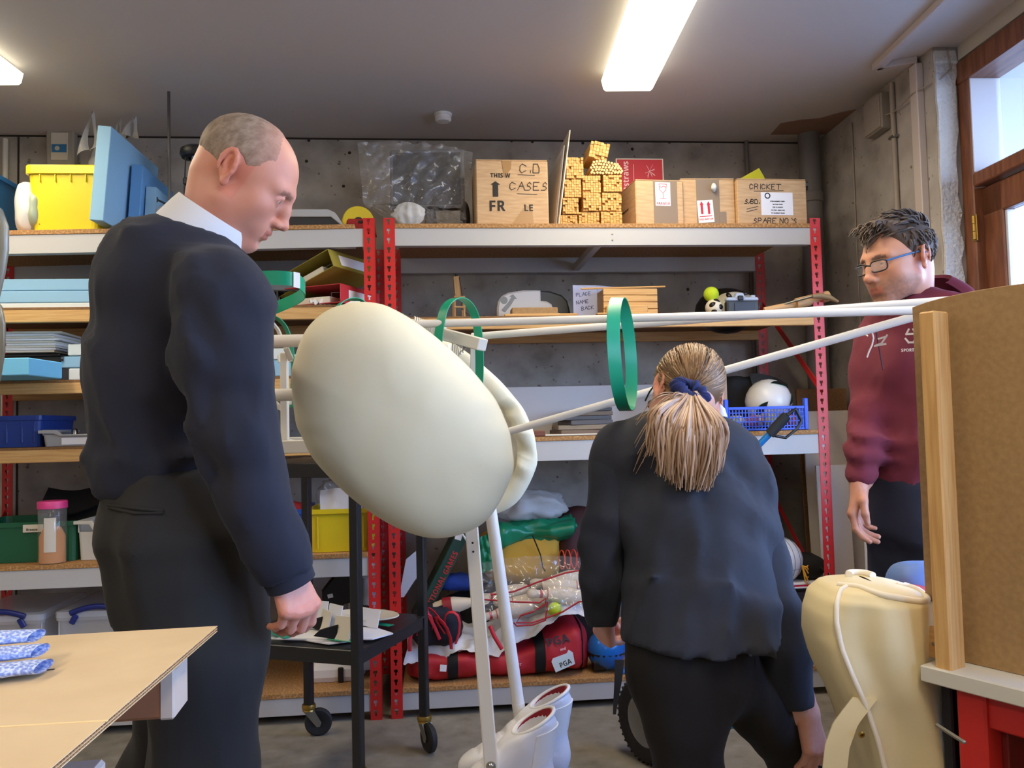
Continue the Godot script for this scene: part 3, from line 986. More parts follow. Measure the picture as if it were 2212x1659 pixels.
func top_shelf_left() -> void:
	var s: Array
	var y: float
	# blue tub at the edge of the picture
	s = span(-95, 22, 392, 490, -0.28)
	var t := rthing("storage_tub", "blue plastic tub at the left end of the top shelf, behind the white bag", "storage tub", Vector3(s[0], l1(s[0]), -0.28))
	obj("body", bin(s[1], 0.3, s[2] - l1(s[0])), mat("tub blue", c8(36, 116, 190), 0.45), t)
	# white bag with the torn front
	s = span(10, 66, 380, 498, -0.04)
	t = rthing("plastic_bag", "round white plastic bag slumped against the yellow storage box", "bag", Vector3(s[0], l1(s[0]), -0.12), 0.35)
	obj("bag", sack(Vector3(0.09, 0.215, 0.19), 0.10, 5, 9.0, 0.75), mat("white poly", c8(226, 226, 222), 0.35), t)
	obj("window", sack(Vector3(0.05, 0.17, 0.13), 0.12, 8, 14.0, 0.8), mat("green poly", c8(158, 170, 148), 0.4), t, Vector3(0.028, 0.015, 0.04))
	var rg := mb()
	for i in 5:
		var p := []
		for k in 6:
			p.append(Vector3(0.05 + rnd(-0.004, 0.004), 0.02 + k * 0.022 + rnd(-0.01, 0.01), 0.07 + rnd(-0.025, 0.025)))
		rg.tube(p, 0.003, 5)
	obj("brown_string", rg, mat("string", c8(120, 84, 50), 0.8), t)
	# yellow storage box
	s = span(52, 218, 357, 498, -0.03)
	y = l1(s[0])
	t = rthing("storage_box", "bright yellow plastic storage box on the top shelf", "storage box", Vector3(s[0], y, -0.20))
	var h: float = s[2] - y
	var ye := mat("yellow plastic", c8(232, 206, 24), 0.4)
	obj("body", bin(s[1] - 0.012, 0.34, h, 0.88, 0.0), ye, t)
	var w: float = s[1]
	obj("rim", loft(mb(), [rring(w - 0.012, 0.34, 0.024, h - 0.036), rring(w, 0.354, 0.024, h - 0.034), rring(w, 0.354, 0.024, h - 0.004), rring(w - 0.004, 0.35, 0.024, h), rring(w - 0.02, 0.334, 0.024, h), rring(w - 0.02, 0.334, 0.024, h - 0.034)], ID, false, false), ye, t)
	for k in [-0.6, -0.2, 0.2, 0.6]:
		obj("rib", mb().box(Vector3(0.004, 0.03, 0.012), pt(Vector3(k * w / 2, h - 0.05, 0.167)), 0.001), ye, t)
	# carrier bag behind the yellow box
	var film: Material = M["milky film"]
	s = span(164, 300, 300, 498, -0.32)
	t = rthing("carrier_bag", "translucent carrier bag with upright handles behind the yellow box", "carrier bag", Vector3(s[0], l1(s[0]), -0.43))
	obj("bag", sack(Vector3(s[1], s[2] - l1(s[0]) + 0.02, 0.12), 0.16, 12, 10.0, 0.8), film, t)
	for q in [[198, 232, 166, 335, 216, 310, -0.34], [291, 245, 262, 290, 301, 300, -0.40], [258, 252, 248, 290, 264, 290, -0.42]]:
		var z: float = q[6]
		var ap := rk(q[0], q[1], z)
		var le := rk(q[2], q[3], z)
		var ri := rk(q[4], q[5], z)
		var o := Vector3(s[0], l1(s[0]), -0.43)
		obj("handle", mb().grid(20, 4, func(u, v):
			var p: Vector3 = le.lerp(ap, u * 2) if u < 0.5 else ap.lerp(ri, u * 2 - 1)
			var wd: float = 0.026 + 0.05 * absf(u - 0.5)
			var c := (le + ri) / 2
			var d: Vector3 = (c - p).normalized()
			return p - o + d * wd * v + Vector3(0, 0, 0.012 * sin(u * 9.0 + v * 3.0) - 0.008 * cos((u - 0.5) * 3.0)), false, 0.001), film, t)
	# blue foam slabs standing on edge
	var bf: Material = M["blue foam"]
	var db: Material = M["deep blue foam"]
	var a := rk(206, 476, 0.03)
	single("foam_slab", mb().box(Vector3(0.052, 0.372, 0.52), RT * Transform3D(Basis(), a + Vector3(0.024, 0.0, -0.26)) * pt(Vector3(0, 0.186, 0), -0.02, 0, -0.085), 0.002), bf, "pale blue foam slab standing on edge, leaning beside the yellow box, tallest of three", "foam slab", null, "blue foam slabs on the top shelf")
	s = span(279, 303, 318, 492, -0.16)
	single("foam_slab", mb().box(Vector3(0.045, 0.30, 0.40), RT * Transform3D(Basis(), Vector3(s[0], l1(s[0]), -0.36)) * pt(Vector3(0, 0.152, 0), 0, 0, -0.07), 0.002), db, "deeper blue foam slab standing between the tallest slab and the smallest one", "foam slab", null, "blue foam slabs on the top shelf")
	s = span(306, 330, 372, 480, -0.2)
	single("foam_slab", mb().box(Vector3(0.042, 0.22, 0.34), RT * Transform3D(Basis(), Vector3(s[0] + 0.01, l1(s[0]), -0.37)) * pt(Vector3(0, 0.112, 0), 0, 0, -0.05), 0.002), bf, "smallest of the standing blue foam slabs, furthest right", "foam slab", null, "blue foam slabs on the top shelf")
	# white bag further back
	s = span(335, 405, 372, 478, -0.25)
	single("plastic_bag", sack(Vector3(0.19, 0.16, 0.2), 0.22, 31, 11.0, 0.8), mat("bag grey white", c8(206, 208, 216), 0.4), "crumpled white plastic bag behind the man's collar on the top shelf", "bag", RT * pt(Vector3(s[0], l1(s[0]), -0.3)))
	# retort stand
	s = span(361, 371, 186, 490, -0.16)
	t = rthing("retort_stand", "black retort stand with a tall thin rod and clamp boss", "retort stand", Vector3(s[0], l1(s[0]), -0.16))
	var bp: Material = M["black paint"]
	obj("base", mb().box(Vector3(0.12, 0.016, 0.1), pt(Vector3(0, 0.008, -0.01)), 0.004), bp, t)
	obj("rod", mb().tube([Vector3(0, 0.01, 0), Vector3(-0.002, s[2] - l1(s[0]), 0)], 0.006, 12), mat("rod steel", c8(84, 80, 74), 0.45, {"metallic": 0.4}), t)
	var bs := obj("boss", mb().box(Vector3(0.03, 0.034, 0.026), pt(Vector3(0.006, 0.13, 0.0), 0, 0, 0.5), 0.005), bp, t)
	obj("screw", mb().tube([Vector3(-0.012, 0.135, 0.0), Vector3(-0.045, 0.15, 0.012)], 0.004, 8).tube([Vector3(-0.045, 0.14, 0.012), Vector3(-0.045, 0.16, 0.012)], 0.003, 6).tube([Vector3(0.01, 0.12, 0.01), Vector3(0.035, 0.085, 0.02)], 0.006, 8), bp, bs)
	# desk lamp with the chrome body
	s = span(402, 444, 308, 480, -0.2)
	t = rthing("desk_lamp", "black and chrome lamp with hanging cable behind the man's head", "lamp", Vector3(s[0] + 0.012, l1(s[0]), -0.24))
	obj("hood", mb().lathe([Vector2(0.0, 0.400), Vector2(0.045, 0.400), Vector2(0.062, 0.390), Vector2(0.066, 0.370), Vector2(0.058, 0.355), Vector2(0.03, 0.350)], 24, pt(Vector3.ZERO, 0, 0, 0.06)), bp, t)
	obj("barrel", mb().lathe([Vector2(0.03, 0.195), Vector2(0.036, 0.205), Vector2(0.036, 0.275), Vector2(0.04, 0.280), Vector2(0.036, 0.285), Vector2(0.036, 0.325), Vector2(0.045, 0.355)], 24), M["chrome"], t)
	obj("stem", mb().lathe([Vector2(0.06, 0.000), Vector2(0.06, 0.012), Vector2(0.012, 0.020), Vector2(0.012, 0.195)], 20), bp, t)
	obj("switch_block", mb().box(Vector3(0.045, 0.03, 0.03), pt(Vector3(-0.045, 0.245, 0.02)), 0.004), bp, t)
	obj("cable", mb().tube([Vector3(-0.058, 0.36, 0.02), Vector3(-0.062, 0.2, 0.03), Vector3(-0.058, 0.11, 0.03), Vector3(-0.05, 0.02, 0.02)], 0.003, 6), bp, t)
	s = span(433, 455, 273, 330, -0.2)
	t = rthing("white_strip", "white plastic strip with a twist of wire poking up behind the man's head", "plastic strip", Vector3(s[0] + 0.005, l1(s[0]), -0.2), 0, "", 0, 0.22)
	obj("strip", mb().box(Vector3(0.024, 0.37, 0.008), pt(Vector3(0.06, 0.185, 0)), 0.002), M["white plastic"], t)
	var cw := []
	for i in 40:
		var q := i / 39.0
		cw.append(Vector3(0.075 + q * 0.03 + 0.006 * cos(q * 40), 0.35 + 0.02 * sin(q * 6.0) + 0.006 * sin(q * 40), 0.01))
	obj("wire", mb().tube(cw, 0.001, 4), M["zinc"], t)
	# paper trimmer
	s = span(560, 745, 441, 486, -0.05)
	t = rthing("paper_trimmer", "silver paper trimmer with dark base beside the man's nose", "paper trimmer", Vector3(s[0], l1(s[0]), -0.2))
	w = s[1]
	obj("base", mb().prism(PackedVector2Array([Vector2(-w / 2, 0), Vector2(w / 2, 0), Vector2(w / 2 - 0.05, 0.045), Vector2(-w / 2 + 0.01, 0.045)]), 0.28, pt(Vector3(0, 0, -0.14)), 0.003), mat("charcoal plastic", c8(44, 44, 46), 0.5), t)
	obj("cover", mb().prism(PackedVector2Array([Vector2(-w / 2, 0.046), Vector2(w / 2 - 0.058, 0.046), Vector2(w / 2 - 0.012, 0.008), Vector2(w / 2 - 0.004, 0.008), Vector2(w / 2 - 0.04, 0.064), Vector2(w / 2 - 0.07, 0.078), Vector2(-w / 2, 0.078)]), 0.285, pt(Vector3(0, 0, -0.14)), 0.003), mat("silver plastic", c8(172, 172, 172), 0.4), t)
	# yellow reel and red box
	s = span(735, 798, 440, 486, -0.22)
	t = rthing("tape_reel", "yellow plastic reel standing behind the red case on the top shelf", "reel", Vector3(s[0], l1(s[0]), -0.26))
	obj("rim", mb().lathe([Vector2(0.02, -0.02), Vector2(0.066, -0.02), Vector2(0.069, -0.015), Vector2(0.069, 0.015), Vector2(0.066, 0.02), Vector2(0.02, 0.02)], 28, pt(Vector3(0.01, 0.069, 0), 0.2, PI / 2)), ye, t)
	obj("hub", mb().lathe([Vector2(0.0, -0.022), Vector2(0.02, -0.022), Vector2(0.02, 0.022), Vector2(0.0, 0.022)], 16, pt(Vector3(0.01, 0.069, 0), 0.2, PI / 2)), bp, t)
	s = span(748, 812, 453, 486, -0.07)
	t = rthing("red_case", "small red plastic case at the end of the left top shelf", "case", Vector3(s[0] - 0.01, l1(s[0]), -0.2))
	obj("shell", mb().prism(PackedVector2Array([Vector2(-0.062, 0), Vector2(0.062, 0), Vector2(0.055, 0.055), Vector2(0.03, 0.06), Vector2(-0.05, 0.06), Vector2(-0.058, 0.05)]), 0.09, pt(Vector3(0, 0, -0.045)), 0.004), mat("red plastic", c8(170, 36, 34), 0.45), t)
	obj("clasp", mb().box(Vector3(0.02, 0.012, 0.006), pt(Vector3(0, 0.045, 0.047)), 0.002), bp, t)

func carton(t: Node3D, w: float, h: float, d: float) -> void:   # taped cardboard box, origin at the middle of its base
	obj("body", mb().box(Vector3(w, h - 0.003, d), pt(Vector3(0, (h - 0.003) / 2, 0)), 0.004), M["cardboard"], t)
	for s in [-1, 1]:
		obj("flap", mb().box(Vector3(w - 0.003, 0.004, d / 2 - 0.002), pt(Vector3(0, h - 0.001, s * d / 4)), 0.001), M["cardboard"], t)

func bundle(x: float, y: float, z: float, w: float, h: float, L: float, label: String, nx := 7, ny := 7, rz := 0.0) -> void:
	var o := rthing("stick_bundle", label, "stick bundle", Vector3(x, y, z), 0, "bundles of wooden sticks on the top shelf", 0, rz)
	for g in 3:
		var m := mb()
		for i in nx:
			for j in ny:
				if (i * 3 + j * 5 + (i * j) % 3) % 3 == g:
					var cw := (w - 0.004) / nx
					var ch := (h - 0.003) / ny
					var k := rnd(0, 0.003) + (0.010 if rng.randf() < 0.10 else 0.0)
					m.box(Vector3(cw * 0.93, ch * 0.93, L - k), pt(Vector3(-w / 2 + (i + 0.5) * cw, (j + 0.5) * ch, -L / 2 - k / 2)), 0.0004)
		obj("sticks", m, mat("stick %d" % g, [c8(212, 164, 92), c8(198, 146, 74), c8(222, 178, 108)][g], 0.65), o).set_meta("kind", "stuff")

func top_shelf_right() -> void:
	var Y := 1.959
	var s: Array
	var t: Node3D
	var ink: Material = M["ink"]
	# monitor in its bag
	s = span(842, 1002, 317, 448, -0.2)
	t = rthing("monitor", "flat monitor standing inside a clear plastic bag on the top shelf", "monitor", Vector3(s[0], Y, -0.22), -0.06)
	var w: float = s[1]
	var cy: float = (s[2] + s[3]) / 2 - Y
	var hh: float = s[2] - s[3]
	obj("case", mb().box(Vector3(w, hh, 0.05), pt(Vector3(0, cy, -0.03), 0, -0.08), 0.008), mat("monitor grey", c8(96, 96, 98), 0.5), t)
	obj("screen", mb().box(Vector3(w - 0.03, hh - 0.03, 0.004), pt(Vector3(0, cy, -0.004), 0, -0.08), 0.001), mat("screen dark", c8(62, 62, 64), 0.3), t)
	obj("stand", mb().lathe([Vector2(0, 0), Vector2(0.11, 0), Vector2(0.11, 0.008), Vector2(0.03, 0.02), Vector2(0.022, 0.12)], 24, pt(Vector3(0.01, 0, -0.03))), M["monitor grey"], t)
	obj("speaker_pod", mb().ball(Vector3(w / 2 + 0.0, 0.075, -0.01), Vector3(0.022, 0.075, 0.03)), M["charcoal plastic"], t)
	# its bag
	var n := wob(77, 7.0)
	var nw := wob(78, 26.0)
	var o := rk(895, 400, -0.12)
	t = rthing("plastic_bag", "large clear plastic bag pulled over the monitor", "bag", Vector3(o.x, Y, -0.12))
	var p00 := rk(772, 309, -0.12) - Vector3(o.x, Y, -0.12)
	var p10 := rk(1022, 325, -0.12) - Vector3(o.x, Y, -0.12)
	var p01 := rk(785, 440, -0.12) - Vector3(o.x, Y, -0.12)
	var p11 := rk(1006, 455, -0.12) - Vector3(o.x, Y, -0.12)
	obj("front", mb().grid(40, 28, func(u, v):
		var p: Vector3 = p00.lerp(p10, u).lerp(p01.lerp(p11, u), v)
		p.y += 0.018 * sin(u * PI) * (1 - v)
		var f: float = n.get_noise_2d(u * 0.9 + v * 0.4, v * 0.25 - u * 0.2)
		return p + Vector3(0, 0, 0.05 * f + 0.02 * absf(sin((u * 1.2 - v * 0.7) * 5.0)) * v), false, 0.0), M["clear film"], t)
	var q0 := rk(786, 436, -0.10) - Vector3(o.x, Y, -0.12)
	obj("gathered_edge", mb().grid(46, 14, func(u, v):
		var p: Vector3 = p01.lerp(p11, u)
		p.y = lerpf(p.y, 0.008 + 0.02 * absf(n.get_noise_1d(u * 3.0)), v)
		p.x = lerpf(p.x, lerpf(rk(850, 480).x - o.x, p11.x, u), v)
		return p + Vector3(0, 0, 0.05 * v + 0.05 * nw.get_noise_2d(u * 0.55, v * 0.15)), false, 0.0), M["clear film"], t)
	s = span(852, 914, 441, 492, 0.0)
	t = rthing("plastic_bag", "scrunched clear plastic hanging over the shelf edge beside the red upright", "bag", Vector3(s[0], Y - 0.012, -0.015))
	var nn := wob(91, 16.0)
	obj("scrunch", mb().grid(36, 20, func(u, v):
		var a: float = u * TAU
		var b: float = (v - 0.5) * PI
		var r: float = 1.0 + 0.35 * nn.get_noise_3d(cos(a) * 0.2, sin(a) * 0.2, b * 0.12) + 0.12 * sin(a * 9.0)
		return Vector3(cos(b) * cos(a) * 0.058 * r, sin(b) * 0.05 + 0.052, cos(b) * sin(a) * 0.03 * r), true), M["milky film"], t)
	# box marked C.D CASES
	s = span(1029, 1182, 346, 482, -0.03)
	w = s[1]
	var h: float = s[2] - Y
	t = rthing("cardboard_box", "brown cardboard box marked C.D CASES in black pen", "cardboard box", Vector3(s[0], Y, -0.16), 0.01, "cardboard boxes on the top shelf")
	carton(t, w, h, 0.26)
	var f := 0.1312
	var px := w / 153.0
	var P := func(x, y): return pt(Vector3((x - 1105.5) * px, (482 - y) * px, f), 0)
	var tape := mat("parcel tape", c8(168, 128, 82), 0.25)
	obj("tape", mb().prism(PackedVector2Array([Vector2(-0.03, 0.0), Vector2(0.012, 0.0), Vector2(0.008, -0.036), Vector2(-0.02, -0.072)]), 0.001, pt(Vector3(-0.012, h - 0.003, f - 0.0009))), tape, t)
	obj("tape", mb().prism(PackedVector2Array([Vector2(0, 0), Vector2(0.09, 0), Vector2(0.085, 0.06), Vector2(0.06, 0.08)]), 0.001, pt(Vector3(-0.004, 0.004, f - 0.0009))), tape, t)
	words("THIS W", 9 * px, ink, t, P.call(1081, 377))
	words("FR", 22 * px, ink, t, P.call(1072, 442))
	words("LE", 14 * px, ink, t, P.call(1139, 446))
	obj("arrow", mb().prism(PackedVector2Array([Vector2(-0.011, 0), Vector2(0.011, 0), Vector2(0.011, 0.05), Vector2(0.02, 0.05), Vector2(0, 0.064), Vector2(-0.02, 0.05), Vector2(-0.011, 0.05)]), 0.0006, P.call(1070, 422)), ink, t)
	obj("handwriting", mb().strokes(pen("C.D", 19 * px), 0.0028, P.call(1122, 371)).strokes(pen("CASES", 17 * px), 0.0028, P.call(1100, 408)).strokes([[Vector2(-0.008, -0.008), Vector2(0.062, -0.01)], [Vector2(-0.012, -0.088), Vector2(0.07, -0.09)]], 0.002, P.call(1122, 371)), ink, t)
	# boards leaning beside the sticks
	for k in 3:
		var z := [-0.06, -0.09, -0.12]
		s = span([1204, 1198, 1194][k], [1229, 1217, 1212][k], [278, 312, 330][k], 481, z[k])
		var hb: float = s[2] - Y
		var lean: float = s[1] / hb
		single("leaning_board", mb().box(Vector3(0.005, hb, 0.34), RT * Transform3D(Basis(), Vector3(s[0] - s[1] / 2, Y, z[k] - 0.17)) * pt(Vector3(0, 0, 0), 0.03, 0, -lean) * pt(Vector3(0, hb / 2, 0)), 0.001), M["cream plastic" if k != 1 else "white paper"], ["tallest white board leaning next to the stick bundles", "white board leaning between the tallest board and the shortest one", "shortest white board leaning closest to the C.D CASES box"][k], "board", null, "boards leaning on the top shelf")
	# bundles of sticks
	var L := ["lowest stick bundle against the leaning boards", "lowest stick bundle of the middle column", "lowest stick bundle next to the FRAGILE box", "stick bundle second from the bottom against the leaning boards", "stick bundle second from the bottom in the middle column", "stick bundle second from the bottom on the right of the stack", "stick bundle third from the bottom against the leaning boards", "stick bundle third from the bottom in the middle column", "stick bundle third from the bottom on the right of the stack", "highest stick bundle against the leaning boards"]
	var B := [[1211, 1250, 462, 482], [1252, 1298, 455, 482], [1300, 1347, 454, 482], [1217, 1252, 425, 461], [1261, 1301, 414, 454], [1303, 1346, 413, 453], [1221, 1258, 384, 424], [1261, 1301, 375, 413], [1305, 1346, 375, 412], [1225, 1263, 336, 383]]
	for i in B.size():
		s = span(B[i][0], B[i][1], B[i][2], B[i][3], -0.05)
		bundle(s[0], maxf(s[3], Y), -0.05 - rnd(0, 0.02), s[1], s[2] - maxf(s[3], Y), 0.2, L[i])
	s = span(1266, 1318, 302, 345, -0.07)
	bundle(s[0], s[3] + 0.006, -0.07, 0.085, 0.075, 0.16, "loose stick bundle tipped on top of the stack", 6, 5, -0.22)
	s = span(1272, 1347, 345, 375, -0.06)
	t = rthing("dowel_bundle", "bundle of pale round dowels lying on top of the square stick bundles", "dowel bundle", Vector3(s[0], s[3], -0.06), 0, "bundles of wooden sticks on the top shelf")
	var dm := mb()
	for j in 5:
		for i in 11:
			var x: float = (i - 5 + 0.5 * (j % 2)) * 0.0125
			var yy: float = 0.006 + j * 0.0108 + 0.008 * sin(i * 0.5) * (j / 4.0)
			if absf(x) < 0.075 - 0.004 * j:
				dm.tube([Vector3(x, yy, -0.18), Vector3(x, yy, rnd(-0.012, 0))], 0.0056, 8)
	obj("dowels", dm, mat("dowel", c8(222, 186, 126), 0.65), t).set_meta("kind", "stuff")
	# red box behind
	s = span(1335, 1434, 341, 480, -0.36)
	t = rthing("craft_straw_box", "red printed cardboard box standing behind the FRAGILE box", "box", Vector3(s[0], Y, -0.4))
	h = s[2] - Y
	obj("carton", mb().box(Vector3(s[1], h, 0.06), pt(Vector3(0, h / 2, 0)), 0.002), M["off white card"], t)
	plate(t, "red_panel", Vector2(s[1] - 0.012, h - 0.012), pt(Vector3(0, h / 2, 0.031)), mat("red print", c8(190, 44, 56), 0.6))
	words("artstraws", 0.027, mat("pink ink", c8(238, 196, 196), 0.7), t, pt(Vector3(-s[1] / 2 + 0.045, h - 0.10, 0.032), 0, 0, PI / 2))
	var st := []
	for i in 14:
		var an := rnd(0, TAU)
		st.append([Vector2(0, 0), Vector2(cos(an), sin(an)) * rnd(0.02, 0.035)])
	obj("print", mb().strokes(st, 0.0016, pt(Vector3(0.045, h - 0.06, 0.0318))).strokes([[Vector2(-0.03, -0.05), Vector2(-0.03, 0.03)]], 0.002, pt(Vector3(0.0, h - 0.06, 0.0318))), M["pink ink"], t)
	# FRAGILE box
	s = span(1386, 1474, 389, 482, -0.03)
	w = s[1]
	h = s[2] - Y
	t = rthing("cardboard_box", "brown taped cardboard box with a red FRAGILE wine glass label", "cardboard box", Vector3(s[0] - 0.02, Y, -0.16), 0.08, "cardboard boxes on the top shelf")
	carton(t, w + 0.03, h, 0.26)
	var gt := mat("grey tape", c8(146, 128, 110), 0.22)
	plate(t, "tape", Vector2(0.105, h - 0.004), pt(Vector3(0.025, h / 2, 0.1306)), gt)
	var lb := plate(t, "label", Vector2(0.066, 0.1), pt(Vector3(0.014, h - 0.06, 0.1318)), M["white paper"])
	var ri: Material = M["red ink"]
	obj("glass_mark", mb().strokes([[Vector2(-0.016, 0.07), Vector2(0.016, 0.07), Vector2(0.014, 0.045), Vector2(0.0, 0.032), Vector2(-0.014, 0.045), Vector2(-0.016, 0.07)], [Vector2(0, 0.032), Vector2(0, 0.01)], [Vector2(-0.012, 0.01), Vector2(0.012, 0.01)], [Vector2(-0.015, 0.06), Vector2(-0.006, 0.056), Vector2(0.002, 0.062), Vector2(0.015, 0.057)]], 0.0022, pt(Vector3(0.014, h - 0.088, 0.1324))), ri, lb)
	words("FRAGILE", 0.0105, ri, lb, pt(Vector3(0.014, h - 0.1, 0.1326)))
	words("FRAGILE THIS WAY", 0.007, ink, t, pt(Vector3(-w / 2 - 0.0155, 0.09, -0.01), -PI / 2), "side_print")
	# THIS WAY UP box
	s = span(1470, 1583, 386, 482, -0.05)
	w = s[1]
	h = s[2] - Y
	t = rthing("cardboard_box", "brown taped cardboard box with two red arrows and THIS WAY UP", "cardboard box", Vector3(s[0] + 0.008, Y, -0.18), -0.02, "cardboard boxes on the top shelf")
	carton(t, w, h, 0.26)
	plate(t, "tape", Vector2(0.1, h - 0.004), pt(Vector3(0.0, h / 2, 0.1306)), gt)
	plate(t, "tape", Vector2(0.03, 0.05), pt(Vector3(0.062, 0.035, 0.1312)), gt)
	lb = plate(t, "label", Vector2(0.068, 0.096), pt(Vector3(-0.012, 0.062, 0.1318), 0, 0, 0.06), M["white paper"])
	var ar := mb()
	for k in [-1, 1]:
		ar.prism(PackedVector2Array([Vector2(-0.005, 0), Vector2(0.005, 0), Vector2(0.005, 0.04), Vector2(0.009, 0.038), Vector2(0, 0.056), Vector2(-0.009, 0.038), Vector2(-0.005, 0.04)]), 0.0005, pt(Vector3(-0.012 + k * 0.015, 0.05, 0.1324), 0, 0, 0.06))
	ar.box(Vector3(0.054, 0.003, 0.0006), pt(Vector3(-0.012, 0.041, 0.1326), 0, 0, 0.06), 0)
	obj("arrows", ar, ri, lb)
	words("THIS WAY UP", 0.0072, ri, lb, pt(Vector3(-0.012, 0.028, 0.1326), 0, 0, 0.06))
	single("foam_chip", mb().ball(RT * rk(1542, 405, -0.035), Vector3(0.011, 0.02, 0.011), RT.basis), M["white foam"], "small white foam packing chip stuck on the THIS WAY UP box", "packing chip")
	# CRICKET box
	s = span(1594, 1742, 387, 482, -0.03)
	w = s[1]
	h = s[2] - Y
	t = rthing("cardboard_box", "brown cardboard box marked CRICKET with a white address label", "cardboard box", Vector3(s[0] - 0.004, Y, -0.17), 0.03, "cardboard boxes on the top shelf")
	carton(t, w, h, 0.28)
	lb = plate(t, "label", Vector2(0.142, 0.098), pt(Vector3(0.02, 0.09, 0.141)), M["white paper"])
	words("ITEM NUMBER 10001", 0.0048, M["ink"], lb, pt(Vector3(0.022, 0.10, 0.142)))
	for k in 4:
		words(["BATTING PADS", "SIZE 14 PANELS", "PCS 5NO. NMM FAM", "PO NUMBER 139460"][k], 0.0042, M["ink"], lb, pt(Vector3(0.022, 0.087 - 0.0125 * k, 0.142)))
	obj("logo", mb().lathe([Vector2(0.0085, 0), Vector2(0.013, 0), Vector2(0.013, 0.0004), Vector2(0.0085, 0.0004)], 20, pt(Vector3(-0.022, 0.124, 0.1418), 0, PI / 2)), M["ink"], lb)
	obj("handwriting", mb().strokes(pen("CRICKET", 0.022), 0.003, pt(Vector3(-0.1, 0.152, 0.1405))).strokes([[Vector2(0, 0), Vector2(0.13, 0.004)]], 0.0025, pt(Vector3(-0.08, 0.143, 0.1405))).strokes(pen("S/BD.", 0.018), 0.003, pt(Vector3(-0.124, 0.09, 0.1405))).strokes([[Vector2(0, 0), Vector2(0.05, 0.012)], [Vector2(-0.002, -0.012), Vector2(0.045, 0.0)]], 0.0025, pt(Vector3(-0.115, 0.066, 0.1405))).strokes(pen("SPARE NO'S", 0.022), 0.003, pt(Vector3(-0.09, 0.006, 0.1405))), ink, t)
	# things on and behind it
	s = span(1597, 1670, 339, 392, -0.2)
	single("yellow_card", mb().box(Vector3(0.1, 0.13, 0.003), RT * Transform3D(Basis(), Vector3(s[0], Y + h + 0.02, -0.2)) * pt(Vector3.ZERO, 0, 0, 0.5), 0.001), mat("yellow card", c8(214, 212, 44), 0.7), "yellow card sticking up out of the CRICKET box", "card")
	s = span(1678, 1736, 363, 388, -0.25)
	t = rthing("tape_dispenser", "black plastic device with a grey window on the CRICKET box", "device", Vector3(s[0], Y + h + 0.001, -0.22))
	obj("wedge", mb().prism(PackedVector2Array([Vector2(-0.05, 0), Vector2(0.052, 0), Vector2(0.052, 0.034), Vector2(0.022, 0.04), Vector2(-0.01, 0.026)]), 0.07, pt(Vector3(0, 0, -0.035)), 0.003), M["black plastic"], t)
	plate(t, "window", Vector2(0.022, 0.014), pt(Vector3(0.038, 0.022, 0.0356)), M["monitor grey"])
func lever_file(label: String, at: Transform3D, col: Material, W := 0.07) -> Node3D:   # open end towards +z: spine at -x, covers above and below
	var t := thing("lever_arch_file", label, "lever arch file", at, "lever arch files on the left rack")
	var D := 0.29
	var L := 0.31
	for s in [0, 1]:
		obj("cover", mb().box(Vector3(D, 0.0035, L), pt(Vector3(0, 0.002 + s * W, -L / 2)), 0.001), col, t)
	obj("spine", mb().box(Vector3(0.004, W + 0.004, L), pt(Vector3(D / 2 - 0.002, W / 2 + 0.002, -L / 2)), 0.001), col, t)
	plate(t, "spine_label", Vector2(0.19, W * 0.6), pt(Vector3(D / 2 + 0.0006, W / 2, -L / 2), PI / 2), M["white paper"])
	obj("papers", mb().box(Vector3(0.21, W * 0.35, L - 0.03), pt(Vector3(-0.02, 0.006 + W * 0.175, -L / 2)), 0.001), M["off white card"], t)
	obj("lever", mb().tube([Vector3(0.1, 0.006, -0.1), Vector3(0.1, W * 0.8, -0.1), Vector3(0.04, W * 0.85, -0.1), Vector3(0.04, 0.006, -0.1)], 0.003, 6), M["chrome"], t)
	return t

func slab(label: String, m: Material, x0: float, x1: float, yt: float, yb: float, z: float, d: float, base := -1.0, ry := 0.0, called := "foam_slab", cat := "foam slab", group := "foam slabs on the left rack") -> void:
	var s := span(x0, x1, yt, yb, z)
	var b: float = s[3] if base < 0 else base
	single(called, mb().box(Vector3(s[1], s[2] - b - 0.001, d), pt(Vector3(0, (s[2] - b) / 2, 0)), 0.003), m, label, cat, RT * pt(Vector3(s[0], b, z - d / 2), ry), group)

